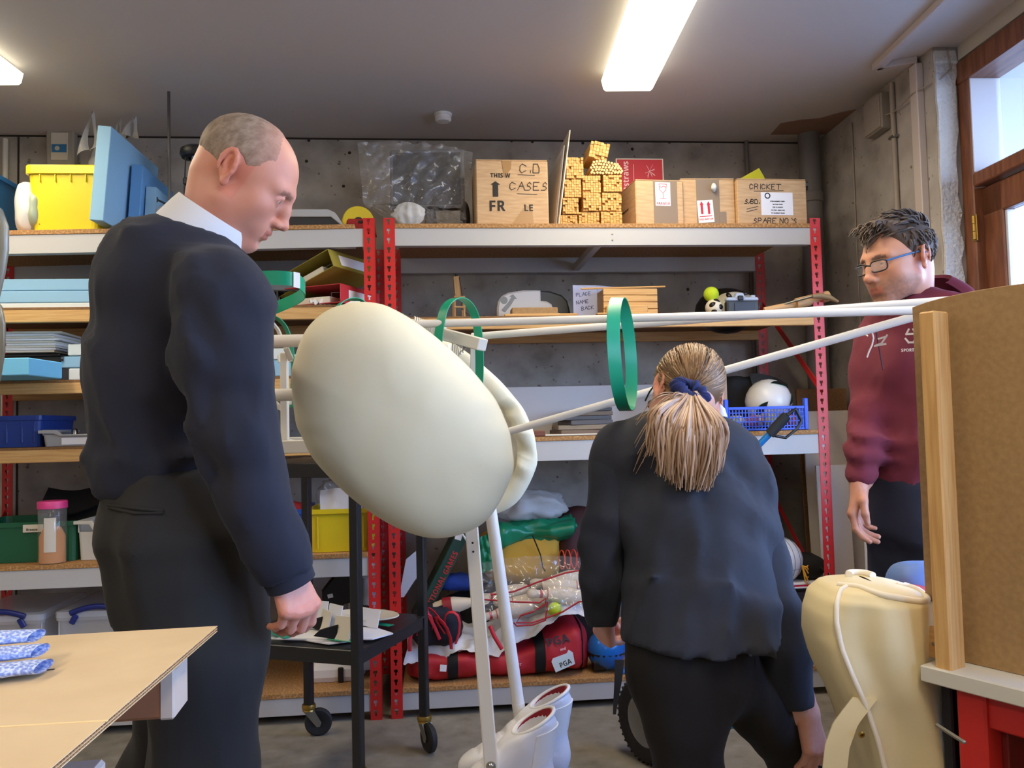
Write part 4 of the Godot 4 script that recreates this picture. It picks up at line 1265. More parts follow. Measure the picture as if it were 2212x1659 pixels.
func mid_shelves_left() -> void:
	var t: Node3D
	var s: Array
	var bf: Material = M["blue foam"]
	var wf: Material = M["white foam"]
	# second shelf: long blue slabs
	var Y := 1.634
	var y1 := rk(100, 654, -0.04).y
	var y2 := rk(100, 628, -0.04).y
	var y3 := rk(100, 602, -0.04).y
	for q in [[Y, y1, wf, "long white foam slab at the bottom of the stack, below the two blue ones"], [y1, y2, bf, "long blue foam slab lying between the white slab and the topmost slab"], [y2, y3, bf, "long blue foam slab lying on top of the stack on the second shelf"]]:
		single("foam_slab", mb().box(Vector3(0.74, q[1] - q[0] - 0.0015, 0.45), pt(Vector3(0, (q[1] - q[0]) / 2, 0)), 0.003), q[2], q[3], "foam slab", RT * pt(Vector3(rk(0, 620).x + 0.25, q[0], -0.265), 0.01), "foam slabs on the left rack")
	# lever arch files and folders
	var bl: Material = mat("file black", c8(58, 56, 56), 0.5)
	var a := rk(618, 648, -0.06)
	lever_file("red lever arch file lying at the bottom, open end forward", RT * pt(Vector3(-0.345, Y + 0.002, -0.03), -0.45), mat("file red", c8(186, 44, 54), 0.5), 0.072)
	lever_file("black and yellow lever arch file tipped up on the red one", RT * pt(Vector3(-0.36, Y + 0.098, -0.05), -0.5, 0, 0.36), mat("file yellow", c8(150, 134, 50), 0.5), 0.075)
	lever_file("black lever arch file lying beside the red one, nearest the man", RT * pt(Vector3(-0.62, Y + 0.002, -0.05), 0.1), bl, 0.06)
	slab("thin grey folder lying on the black lever arch file", mat("folder grey", c8(96, 98, 102), 0.6), 560, 640, 612, 618, -0.08, 0.3, Y + 0.068, 0.1, "folder", "folder", "")
	single("paper_bow", sheet(0.08, 0.04, 0.02, 7, 40.0, 20, 10, 0.001), M["white paper"], "scrap of crinkled white paper in front of the files", "paper scrap", RT * pt(Vector3(rk(690, 645).x, Y + 0.012, -0.02), 0.3, 0.5))
	# third shelf
	Y = 1.352
	for i in 9:
		var yy: float = Y + 0.118 + i * 0.0095
		single("card_sheet", mb().box(Vector3(0.19 + 0.012 * (i % 3), 0.0085, 0.30), pt(Vector3(0, 0.0043, 0)), 0.001), M["white paper" if i % 2 else "off white card"], "white mounting card in the pile above the black boards, %s from the bottom" % ["first", "second", "third", "fourth", "fifth", "sixth", "seventh", "eighth", "ninth"][i], "card", RT * pt(Vector3(rk(58, 740, -0.1).x + rnd(-0.008, 0.012), yy, -0.27), rnd(-0.05, 0.05)), "pile of white mounting cards")
	slab("upper black board under the pile of white cards", M["charcoal plastic"], -5, 135, 772, 780, -0.08, 0.36, Y + 0.108, -0.06, "board", "board", "black boards on the third shelf")
	slab("lower black board slanting down behind the blue slab", M["black plastic"], 20, 150, 780, 787, -0.06, 0.36, Y + 0.098, -0.12, "board", "board", "black boards on the third shelf")
	s = span(-25, 148, 784, 818, -0.02)
	single("foam_slab", mb().prism(PackedVector2Array([Vector2(-0.2, -0.02), Vector2(-0.04, 0.015), Vector2(0.115, -0.075), Vector2(0.1, -0.3), Vector2(-0.2, -0.3)]), 0.062, pt(Vector3(0, 0, 0), 0, -PI / 2), 0.003), mat("bright blue foam", c8(118, 196, 236), 0.85), "bright blue foam slab with a cut corner at the front of the third shelf", "foam slab", RT * pt(Vector3(rk(62, 800).x + 0.03, Y, -0.02)), "foam slabs on the left rack")
	slab("white foam block at the bottom of the small pile behind the man's back", wf, 148, 255, 794, 818, -0.05, 0.2, Y)
	var b1 := rk(180, 794, -0.05).y
	var b2 := rk(180, 768, -0.05).y
	slab("blue foam block in the middle of the small pile behind the man's back", bf, 131, 255, 768, 794, -0.05, 0.22, b1)
	slab("white foam block on top of the small pile behind the man's back", wf, 146, 255, 742, 768, -0.05, 0.2, b2)
	slab("pale blue foam block seen between the man and the cream oval", bf, 520, 640, 777, 806, -0.04, 0.2, Y)
	slab("white foam block on the pale blue one beside the man's fingers", wf, 530, 618, 752, 777, -0.04, 0.18, rk(580, 777, -0.04).y)
	# fourth shelf
	Y = 1.096
	s = span(-60, 90, 897, 968, -0.05)
	t = rthing("storage_tray", "deep dark blue plastic tray on the fourth shelf of the left rack", "tray", Vector3(s[0], Y, -0.2), 0, "plastic trays on the left rack")
	obj("body", bin(s[1], 0.32, s[2] - Y, 0.94, 0.01), mat("tray blue", c8(24, 58, 140), 0.45), t)
	for k in [0.5, 0.72, 0.9]:
		obj("rib", mb().box(Vector3(0.008, s[2] - Y - 0.03, 0.008), pt(Vector3((k - 0.5) * s[1], (s[2] - Y) / 2, 0.153)), 0.003), M["tray blue"], t)
	s = span(84, 250, 926, 968, -0.02)
	t = rthing("storage_tray", "shallow grey plastic tray with a white paper label on the front", "tray", Vector3(s[0], Y, -0.17), 0, "plastic trays on the left rack")
	var gr: Material = mat("tray grey", c8(168, 168, 170), 0.45)
	gratnell(t, s[1], s[2] - Y, 0.3, gr, true)
	words("RESIN", 0.0075, M["ink"], t, pt(Vector3(-0.01, 0.045, 0.148)))
	words("A BOUGHT", 0.0075, M["ink"], t, pt(Vector3(0.0, 0.026, 0.148)))
	single("screw_jar", mb().lathe([Vector2(0, 0), Vector2(0.012, 0), Vector2(0.012, 0.05), Vector2(0.008, 0.055), Vector2(0, 0.056)], 14), M["chrome"], "small shiny metal tube standing in the grey tray", "metal tube", RT * pt(Vector3(rk(152, 930, -0.1).x, Y + 0.012, -0.14)))

func gratnell(t: Node3D, w: float, h: float, d: float, m: Material, label := false) -> void:   # tray with a dipped front lip
	var k := 0.91
	var hd := h * 0.72
	obj("body", loft(mb(), [rring(w * k * 0.97, d * 0.95, 0.012, 0), rring(w * k, d, 0.012, hd), rring(w * k - 0.006, d - 0.006, 0.012, hd), rring(w * k * 0.97 - 0.006, d * 0.95 - 0.006, 0.01, 0.003)]), m, t)
	for s in [-1, 1]:
		obj("side_rail", mb().box(Vector3(0.03, 0.012, d), pt(Vector3(s * (w / 2 - 0.015), h - 0.006, 0)), 0.003).box(Vector3(0.005, h - hd + 0.004, d * 0.98), pt(Vector3(s * (w * k / 2 - 0.001), (h + hd) / 2, 0)), 0.001), m, t)
	obj("front_lip", mb().prism(PackedVector2Array([Vector2(-w / 2, h), Vector2(-w * 0.27, h), Vector2(-w * 0.2, h * 0.72), Vector2(w * 0.2, h * 0.72), Vector2(w * 0.27, h), Vector2(w / 2, h), Vector2(w / 2, h - 0.012), Vector2(w * 0.30, h - 0.014), Vector2(w * 0.22, h * 0.62), Vector2(-w * 0.22, h * 0.62), Vector2(-w * 0.30, h - 0.014), Vector2(-w / 2, h - 0.012)]), 0.016, pt(Vector3(0, 0, d / 2 - 0.006)), 0.002), m, t)
	if label:
		plate(t, "label", Vector2(w * 0.42, h * 0.42), pt(Vector3(0.0, h * 0.3, d / 2 - 0.002)), M["white paper"])

func mid_shelves_right() -> void:
	var t: Node3D
	var s: Array
	var Y := 1.580
	var px: Material = M["pine along x"]
	var py: Material = M["pine along y"]
	# wooden lift model
	s = span(976, 1004, 578, 680, -0.3)
	t = rthing("wooden_tower_model", "thin wooden tower model with a wire on the second shelf", "wooden model", Vector3(s[0], Y, -0.3), 0.1)
	for sx in [-1, 1]:
		for sz in [-1, 1]:
			obj("post", mb().box(Vector3(0.008, 0.125, 0.008), pt(Vector3(sx * 0.021, 0.0625, sz * 0.03)), 0.001), py, t)
	for yy in [0.03, 0.075, 0.12]:
		obj("rail", mb().box(Vector3(0.05, 0.007, 0.006), pt(Vector3(0, yy, 0.035)), 0.001), px, t)
	obj("arm", mb().box(Vector3(0.028, 0.1, 0.02), pt(Vector3(-0.005, 0.165, 0.0), 0, 0, 0.08), 0.002), py, t)
	obj("pin", mb().tube([Vector3(-0.008, 0.2, 0), Vector3(-0.008, 0.225, 0)], 0.006, 8), M["black plastic"], t)
	obj("wire", mb().tube([Vector3(0.004, 0.21, 0.012), Vector3(0.016, 0.14, 0.014), Vector3(0.012, 0.07, 0.02), Vector3(0.05, 0.03, 0.03), Vector3(0.11, 0.036, 0.03), Vector3(0.16, 0.01, 0.03)], 0.0022, 6), mat("wire brown", c8(96, 80, 74), 0.5), t)
	# scroll-saw housing
	s = span(1073, 1236, 612, 680, -0.2)
	t = rthing("machine_housing", "two-tone white and charcoal machine cover with a grey arrow", "machine cover", Vector3(s[0], Y, -0.28), 0.02)
	var k: float = s[1] / 163.0
	var q := func(x, y): return Vector2((x - 1154.5) * k, (680 - y) * k)
	var wp_ := PackedVector2Array()
	for e in [[1074, 680], [1073, 650], [1076, 636], [1084, 625], [1098, 618], [1130, 613], [1167, 613], [1167, 636], [1180, 637], [1190, 643], [1194, 655], [1205, 662], [1231, 666], [1233, 680]]:
		wp_.append(q.call(e[0], e[1]))
	obj("white_half", mb().prism(wp_, 0.10, pt(Vector3(0, 0, -0.02)), 0.008), mat("housing white", c8(200, 200, 204), 0.4), t)
	var dp := PackedVector2Array()
	for e in [[1165, 680], [1165, 612], [1190, 614], [1214, 622], [1226, 634], [1230, 650], [1235, 680]]:
		dp.append(q.call(e[0], e[1]))
	obj("dark_half", mb().prism(dp, 0.09, pt(Vector3(0, 0, -0.03)), 0.008), mat("housing dark", c8(52, 56, 62), 0.4), t)
	var ap := PackedVector2Array()
	for e in [[1082, 655], [1096, 640], [1104, 628], [1100, 626], [1108, 622], [1116, 632], [1111, 632], [1102, 646], [1090, 660]]:
		ap.append(q.call(e[0], e[1]))
	obj("arrow_mark", mb().prism(ap, 0.001, pt(Vector3(0, 0, 0.0802))), mat("arrow grey", c8(132, 136, 140), 0.5), t)
	obj("knob_well", mb().lathe([Vector2(0, 0.0008), Vector2(0.016, 0.0008), Vector2(0.016, 0.0)], 16, pt(Vector3(-0.135, 0.092, 0.0802), 0, PI / 2)), M["arrow grey"], t)
	slab("short wooden block lying in front of the two-tone machine cover", M["mdf"], 1106, 1205, 663, 677, -0.06, 0.08, Y + 0.006, 0, "wood_block", "wood block", "")
	slab("thin pine strip lying under the wooden block", px, 1090, 1248, 676, 681, -0.05, 0.1, Y, 0, "wood_strip", "wood strip", "")
	# folded card sign
	s = span(1238, 1290, 616, 678, -0.14)
	t = rthing("card_sign", "folded pale blue card with handwritten words", "card sign", Vector3(s[0], Y, -0.14), 0.12)
	var bc: Material = mat("blue card", c8(178, 186, 222), 0.8)
	var h: float = s[2] - Y
	obj("left_leaf", mb().box(Vector3(s[1], h, 0.002), pt(Vector3(0, h / 2, 0)), 0.0004), bc, t)
	obj("right_leaf", mb().box(Vector3(s[1], h, 0.002), pt(Vector3(s[1] * 0.98, h / 2, -0.018), 0.35), 0.0004), bc, t)
	obj("handwriting", mb().strokes(pen("PLACE", 0.014), 0.0018, pt(Vector3(-0.04, h * 0.66, 0.0015), 0, 0, 0.12)).strokes(pen("NAME", 0.014), 0.0018, pt(Vector3(-0.04, h * 0.43, 0.0015), 0, 0, 0.14)).strokes(pen("BACK", 0.015), 0.0018, pt(Vector3(-0.018, h * 0.25, 0.0015), 0, 0, 0.14)), mat("blue ink", c8(60, 64, 110), 0.7), t)
	# wooden box with sticks
	s = span(1300, 1422, 622, 680, -0.04)
	t = rthing("wooden_crate", "small pale wooden crate of boards with a stick across the top", "wooden crate", Vector3(s[0], Y, -0.11), 0.05)
	var w: float = s[1]
	h = s[2] - Y
	for i in 4:
		obj("plank", mb().box(Vector3(w * 0.96, h / 4 - 0.002, 0.012), pt(Vector3(0, h * (i + 0.5) / 4, 0.06)), 0.002), px, t)
		obj("plank", mb().box(Vector3(w * 0.96, h / 4 - 0.002, 0.012), pt(Vector3(0, h * (i + 0.5) / 4, -0.06)), 0.002), px, t)
	for sx in [-1, 1]:
		obj("end_board", mb().box(Vector3(0.012, h * 0.98, 0.108), pt(Vector3(sx * w * 0.45, h * 0.49, 0)), 0.002), M["mdf"], t)
	var dl: Material = M["pine along x"]
	single("wood_stick", mb().tube([Vector3(-0.18, 0, 0.0), Vector3(0.18, 0.006, 0.0)], 0.004, 8), dl, "thin stick lying across the top of the small wooden crate", "stick", RT * pt(Vector3(s[0] - 0.02, Y + h + 0.004, -0.07)))
	slab("small pine offcut leaning in front of the wooden crate", px, 1310, 1400, 659, 674, -0.015, 0.02, Y + 0.008, 0, "wood_block", "wood block", "")
	slab("flat pine strip lying in front of the wooden crate", px, 1290, 1405, 674, 681, -0.005, 0.05, Y, 0, "wood_strip", "wood strip", "")
	# helmet-like black and white shell
	s = span(1512, 1646, 617, 680, -0.2)
	t = rthing("helmet_shell", "black shell with cream patches behind the camera on the second shelf", "helmet", Vector3(s[0], Y, -0.22))
	w = s[1]
	h = s[2] - Y
	obj("shell", mb().ball(Vector3(0, h * 0.30, -0.04), Vector3(w / 2, h * 0.70, 0.10), Basis(), 32), M["black plastic"], t)
	obj("cream_panel", mb().ball(Vector3(0.012, h * 0.34, 0.0), Vector3(w * 0.42, h * 0.50, 0.085), Basis(), 28), M["cream plastic"], t)
	for e in [[-0.035, 0.62, 0.010, 0.022, 0.5], [0.03, 0.70, 0.024, 0.006, 0.2], [0.062, 0.52, 0.008, 0.02, -0.5]]:
		obj("dark_mark", mb().ball(Vector3(e[0] + 0.012, h * e[1], 0.062), Vector3(e[2], e[3], 0.02), Basis(Vector3.BACK, e[4])), M["black plastic"], t)
	# spray can with the tennis ball on it
	s = span(1528, 1563, 645, 680, -0.08)
	var b := Vector3(s[0], Y, -0.1)
	t = rthing("patterned_ball", "cream ball with black patches under the tennis ball", "ball", b)
	obj("ball", mb().ball(Vector3(0, 0.037, 0), Vector3(0.037, 0.037, 0.037)), M["cream plastic"], t)
	for e in [Vector3(-0.4, 0.3, 0.85), Vector3(0.5, 0.0, 0.85), Vector3(-0.2, -0.5, 0.8), Vector3(0.25, 0.75, 0.6)]:
		var d: Vector3 = e.normalized()
		obj("patch", mb().ball(Vector3(0, 0.037, 0) + d * 0.027, Vector3(0.014, 0.018, 0.012), Basis(Vector3.BACK, d.x * 3.0)), M["black plastic"], t)
	single("tennis_ball", mb().ball(Vector3(0, 0.032, 0), Vector3(0.033, 0.033, 0.033)), mat("tennis yellow", c8(198, 222, 44), 0.9), "yellow tennis ball resting on the patterned ball beside the camera", "tennis ball", RT * (b + Vector3(-0.003, 0.066, -0.02)), "tennis balls")
	# camera
	s = span(1572, 1640, 650, 682, -0.06)
	w = s[1]
	t = rthing("film_camera", "black film camera with silver top seen from behind", "camera", Vector3(s[0], Y, -0.08))
	h = 0.062
	obj("body", mb().box(Vector3(w, h, 0.04), pt(Vector3(0, h / 2, 0)), 0.006), M["housing dark"], t)
	obj("back_door", mb().box(Vector3(w * 0.62, h * 0.74, 0.004), pt(Vector3(0.004, h * 0.46, 0.0215)), 0.002), mat("camera back", c8(40, 46, 60), 0.4), t)
	obj("top_plate", mb().box(Vector3(w, 0.016, 0.036), pt(Vector3(0, h + 0.006, 0)), 0.005), mat("silver blue", c8(176, 188, 212), 0.3), t)
	var pr := obj("prism_housing", mb().prism(PackedVector2Array([Vector2(-0.024, 0), Vector2(0.024, 0), Vector2(0.014, 0.022), Vector2(-0.014, 0.022)]), 0.036, pt(Vector3(-0.012, h + 0.01, -0.016)), 0.003), M["silver blue"], t)
	obj("eyepiece", mb().box(Vector3(0.024, 0.02, 0.01), pt(Vector3(-0.012, h + 0.01, 0.022)), 0.003), M["black plastic"], pr)
	obj("dial", mb().lathe([Vector2(0, 0), Vector2(0.011, 0), Vector2(0.011, 0.009), Vector2(0, 0.01)], 16, pt(Vector3(w * 0.36, h + 0.014, 0))), M["silver blue"], t)
	obj("lens", mb().lathe([Vector2(0.028, 0), Vector2(0.028, 0.05), Vector2(0, 0.05)], 20, pt(Vector3(0, h * 0.5, -0.02), 0, -PI / 2)), M["black plastic"], t)
	# turned wood and tools at the right-hand end
	var c0 := rk(1695, 664, -0.16)
	var c1 := rk(1742, 650, 0.02)
	t = rthing("wooden_mallet", "pale wooden mallet lying with its end towards the front", "mallet", Vector3(c0.x, Y, -0.1))
	var o := Vector3(c0.x, Y, -0.1)
	obj("head", mb().lathe([Vector2(0, -0.075), Vector2(0.021, -0.075), Vector2(0.023, -0.072), Vector2(0.023, 0.072), Vector2(0.021, 0.075), Vector2(0, 0.075)], 20, Transform3D(Basis(Vector3.BACK, -PI / 2 + 0.22) * Basis(Vector3.RIGHT, 0.0), Vector3(0.06, 0.055, 0.08))), mat("beech", c8(212, 170, 122), 0.55), t)
	obj("handle", mb().tube([Vector3(-0.14, 0.016, 0.05), Vector3(0.01, 0.04, 0.07)], [0.014, 0.017], 12), M["beech"], t)
	var g0 := rk(1752, 642, 0.02)
	t = rthing("gouge", "carving gouge with a curved wooden handle jutting past the red upright", "gouge", Vector3(g0.x, g0.y, 0.03))
	obj("handle", mb().tube([Vector3(0, 0.002, 0), Vector3(0.035, 0.004, 0.0), Vector3(0.075, -0.004, 0.0), Vector3(0.112, -0.022, 0)], [0.009, 0.0125, 0.0125, 0.006], 12), mat("old handle", c8(150, 122, 84), 0.5), t)
	obj("blade", mb().tube([Vector3(0, 0.002, 0), Vector3(-0.06, -0.012, -0.03), Vector3(-0.13, -0.03, -0.09)], [0.006, 0.005, 0.003], 8), M["zinc"], t)
	t = rthing("hand_drill", "black and chrome hand tool lying by the red upright", "hand tool", Vector3(rk(1752, 660, -0.02).x, Y, -0.03))
	obj("body", mb().tube([Vector3(-0.05, 0.018, 0), Vector3(0.02, 0.018, 0.0), Vector3(0.055, 0.022, 0.01)], [0.012, 0.016, 0.012], 12), M["black plastic"], t)
	obj("ferrule", mb().tube([Vector3(0.055, 0.022, 0.01), Vector3(0.075, 0.024, 0.014)], 0.009, 10), M["chrome"], t)
	# --- third shelf of the right rack
	Y = 1.088
	s = span(1040, 1425, 829, 930, -0.42)
	h = s[2] - Y
	single("white_board", mb().box(Vector3(s[1], h, 0.006), RT * pt(Vector3(s[0], Y, -0.44), 0, -0.1) * pt(Vector3(0, h / 2, 0)), 0.001), mat("white board", c8(206, 204, 204), 0.5), "wide white board leaning at the back of the third shelf", "board")
	var wd := [c8(110, 92, 78), c8(132, 120, 104), c8(84, 84, 90), c8(70, 74, 84), c8(98, 90, 84), c8(58, 60, 68)]
	var yy := Y
	for i in 6:
		var hh: float = [0.022, 0.02, 0.02, 0.018, 0.018, 0.016][i]
		single("plank", mb().box(Vector3([0.2, 0.22, 0.18, 0.2, 0.16, 0.12][i], hh - 0.001, 0.3), pt(Vector3(0, hh / 2, 0)), 0.002), mat("plank %d" % i, wd[i], 0.6), "dark timber offcut in the stack, number from the bottom up: " + ["the lowest", "second lowest", "third", "fourth", "fifth", "the topmost"][i], "timber offcut", RT * pt(Vector3(rk(1262, 920, -0.1).x + [0.0, 0.01, 0.03, 0.02, 0.05, 0.06][i], yy, -0.26), [0.02, -0.05, 0.04, 0.0, -0.03, 0.02][i]), "timber offcuts on the third shelf")
		yy += hh
	slab("short reddish brown block at the front of the third shelf", mat("red brown", c8(120, 72, 58), 0.7), 1146, 1178, 930, 940, 0.0, 0.1, Y, 0, "wood_block", "wood block", "")
	slab("flat off-white board lying on the front edge of the third shelf", M["off white card"], 1178, 1300, 936, 940, 0.0, 0.2, Y, 0, "board", "board", "")
	s = span(1520, 1566, 800, 930, -0.12)
	single("tan_cardboard", mb().box(Vector3(s[1] + 0.02, s[2] - Y, 0.01), pt(Vector3(0, (s[2] - Y) / 2, 0)), 0.002), mat("tan card", c8(176, 148, 126), 0.8), "tan cardboard panel standing beside the black bag on the third shelf", "cardboard panel", RT * pt(Vector3(s[0], Y, -0.12), 0.2))
	s = span(1562, 1712, 802, 930, -0.2)
	t = rthing("sports_bag", "black holdall standing behind the blue crate and football", "holdall", Vector3(s[0], Y, -0.33))
	h = s[2] - Y
	var bcl: Material = M["black cloth"]
	obj("body", sack(Vector3(s[1] * 0.95, h * 0.95, 0.24), 0.12, 44, 6.0, 0.5), bcl, t)
	obj("flap", mb().grid(14, 10, func(u, v): return Vector3(-0.02 + u * 0.17, h * 0.98 - 0.05 * u * u - 0.07 * v, 0.09 + 0.04 * v + 0.02 * sin(u * 3.0)), false, 0.006), mat("grey black nylon", c8(38, 42, 46), 0.6), t)
	obj("blue_patch", mb().box(Vector3(0.035, 0.05, 0.004), pt(Vector3(-0.04, h * 0.45, 0.115)), 0.001), mat("dusk blue", c8(22, 48, 74), 0.5), t)
	# blue crate
	s = span(1570, 1740, 872, 928, -0.02)
	w = s[1]
	t = rthing("plastic_crate", "open blue plastic crate with lattice sides on the third shelf", "crate", Vector3(s[0], Y, -0.14))
	var cb: Material = mat("crate blue", c8(38, 82, 214), 0.4)
	h = s[2] - Y + 0.01
	obj("base", mb().box(Vector3(w, 0.006, 0.24), pt(Vector3(0, 0.004, 0)), 0.001), cb, t)
	for side in 4:
		var L: float = w if side < 2 else 0.24
		var at := pt(Vector3(0, 0, 0.12 if side == 0 else -0.12), 0) if side < 2 else pt(Vector3((w / 2) * (1 if side == 2 else -1), 0, 0), PI / 2)
		var m := mb().box(Vector3(L, 0.008, 0.005), at * pt(Vector3(0, 0.006, 0)), 0.001).box(Vector3(L, 0.012, 0.008), at * pt(Vector3(0, h * 0.8, 0)), 0.001)
		var nb := int(L / 0.0135)
		for i in nb + 1:
			m.box(Vector3(0.0045, h * 0.78, 0.004), at * pt(Vector3(-L / 2 + i * L / nb, h * 0.4, 0)), 0)
		for j in 4:
			m.box(Vector3(L, 0.004, 0.004), at * pt(Vector3(0, h * 0.16 * (j + 1), 0)), 0)
		obj("lattice_side", m, cb, t)
	for cx in [-1, 1]:
		for cz in [-1, 1]:
			obj("corner_post", mb().box(Vector3(0.018, h * 1.12, 0.018), pt(Vector3(cx * w / 2, h * 0.56, cz * 0.118)), 0.003), cb, t)
	for i in 7:
		single("toy_ball", mb().ball(Vector3.ZERO, Vector3.ONE * 0.028), mat("toy %d" % (i % 4), [c8(206, 196, 90), c8(200, 200, 196), c8(196, 96, 92), c8(226, 170, 110)][i % 4], 0.5), ["yellow", "white", "red", "orange"][i % 4] + " small ball in the blue crate, %s from the left" % ["first", "second", "third", "fourth", "fifth", "sixth", "seventh"][i], "ball", RT * Vector3(s[0] - w / 2 + 0.045 + i * 0.042, Y + 0.038, -0.06 - 0.05 * (i % 2)), "small balls in the blue crate")
	# football
	var fb := rk(1664, 868, -0.14)
	t = rthing("football", "white football with black swirls resting in the blue crate", "football", Vector3(fb.x, fb.y, -0.16), 0.2, "", 0.1)
	var R := 0.1
	obj("ball", mb().ball(Vector3.ZERO, Vector3.ONE * R, Basis(), 28), mat("ball white", c8(222, 220, 216), 0.3), t)
	for e in [[-0.9, -0.3, 0.7, 0.9], [-0.2, -0.75, 0.75, 0.2], [0.75, 0.2, 0.7, 0.5], [0.2, 0.85, 0.5, -0.4], [0.55, -0.6, 0.6, 0.9]]:
		var d := Vector3(e[0], e[1], e[2]).normalized()
		var u := d.cross(Vector3.UP).normalized().rotated(d, e[3])
		var vv := d.cross(u)
		for lay in 2:
			obj("swirl", mb().grid(10, 3, func(uu, v):
				var a: float = (uu - 0.5) * 1.0
				var wd2: float = (0.34 - lay * 0.05) * sin(uu * PI) * (v - 0.5) + 0.16 * a * a
				return (d + u * a + vv * wd2).normalized() * (R + 0.0008 + (0.0008 if lay == 1 else 0.0)), false, 0.0), mat("ball green", c8(150, 208, 178), 0.3) if lay == 0 else M["black plastic"], t)
	# snow shovel handle in front of the rack
	var g1 := rk(1700, 897, 0.09)
	var g2 := rk(1662, 938, 0.09)
	var g3 := rk(1352, 1250, -0.14)
	t = rthing("shovel", "blue shovel with black grip leaning in front of the right rack", "shovel", Vector3(g3.x, 0, -0.1))
	var dr := (g2 - g3).normalized()
	var low := g3
	var oo := Vector3(g3.x, 0, -0.1)
	obj("shaft", mb().tube([low - oo, g2 - oo], 0.013, 14), mat("shaft blue", c8(20, 116, 186), 0.4), t)
	obj("grip", mb().tube([g2 - oo, g2 - oo + dr * 0.004, g1 - oo - dr * 0.006, g1 - oo], [0.019, 0.021, 0.021, 0.018], 16), mat("grip foam", c8(28, 30, 32), 0.85), t)
	var e1 := rk(1718, 884, 0.09) - oo
	obj("d_loop", mb().tube([g1 - oo, e1, rk(1731, 908, 0.09) - oo, rk(1722, 926, 0.09) - oo, rk(1697, 946, 0.09) - oo, rk(1676, 942, 0.09) - oo, rk(1665, 934, 0.09) - oo], [0.009, 0.008, 0.006, 0.006, 0.006, 0.006, 0.008], 10), M["black plastic"], t)
	obj("blade", mb().grid(10, 8, func(u, v): return low - oo + dr * (0.06 - 0.16 * v) + Vector3(0.7, -0.7, 0) * ((u - 0.5) * 0.14) + Vector3(0, 0, 0.01 - 0.03 * cos((u - 0.5) * 2.4)), false, 0.004), M["shaft blue"], t)
func clear_box(t: Node3D, w: float, d: float, h: float) -> void:
	var cm: Material = M["clear box"]
	obj("body", loft(mb(), [rring(w * 0.9, d * 0.9, 0.02, 0), rring(w * 0.96, d * 0.96, 0.02, h - 0.04), rring(w, d, 0.02, h - 0.04), rring(w, d, 0.02, h - 0.028)], ID, true, false), cm, t)
	obj("lid", loft(mb(), [rring(w + 0.004, d + 0.004, 0.022, h - 0.028), rring(w + 0.004, d + 0.004, 0.022, h - 0.006), rring(w - 0.03, d - 0.03, 0.02, h)], ID, false, true), mat("clear lid", Color(0.88, 0.9, 0.93, 0.55), 0.2, {"transparency": BaseMaterial3D.TRANSPARENCY_ALPHA}), t)
	for k in 2:
		obj("rib", mb().box(Vector3(0.006, h * 0.85, 0.006), pt(Vector3((k - 0.5) * w * 0.93, h * 0.45, d * 0.465)), 0.002), cm, t)
	var hb := mat("handle blue", c8(28, 44, 118), 0.4)
	var m := mb()
	var p := []
	for i in 13:
		var a := i / 12.0
		p.append(Vector3((a - 0.5) * w * 0.62, h + 0.002 + 0.022 * sin(a * PI) - 0.012, d / 2 + 0.008))
	m.tube(p, 0.0085, 8, false, 1.3)
	for s in [-1, 1]:
		m.box(Vector3(0.022, 0.038, 0.012), pt(Vector3(s * w * 0.27, h - 0.035, d / 2 + 0.006), 0, 0, s * 0.5), 0.004)
	obj("clip_handle", m, hb, t)

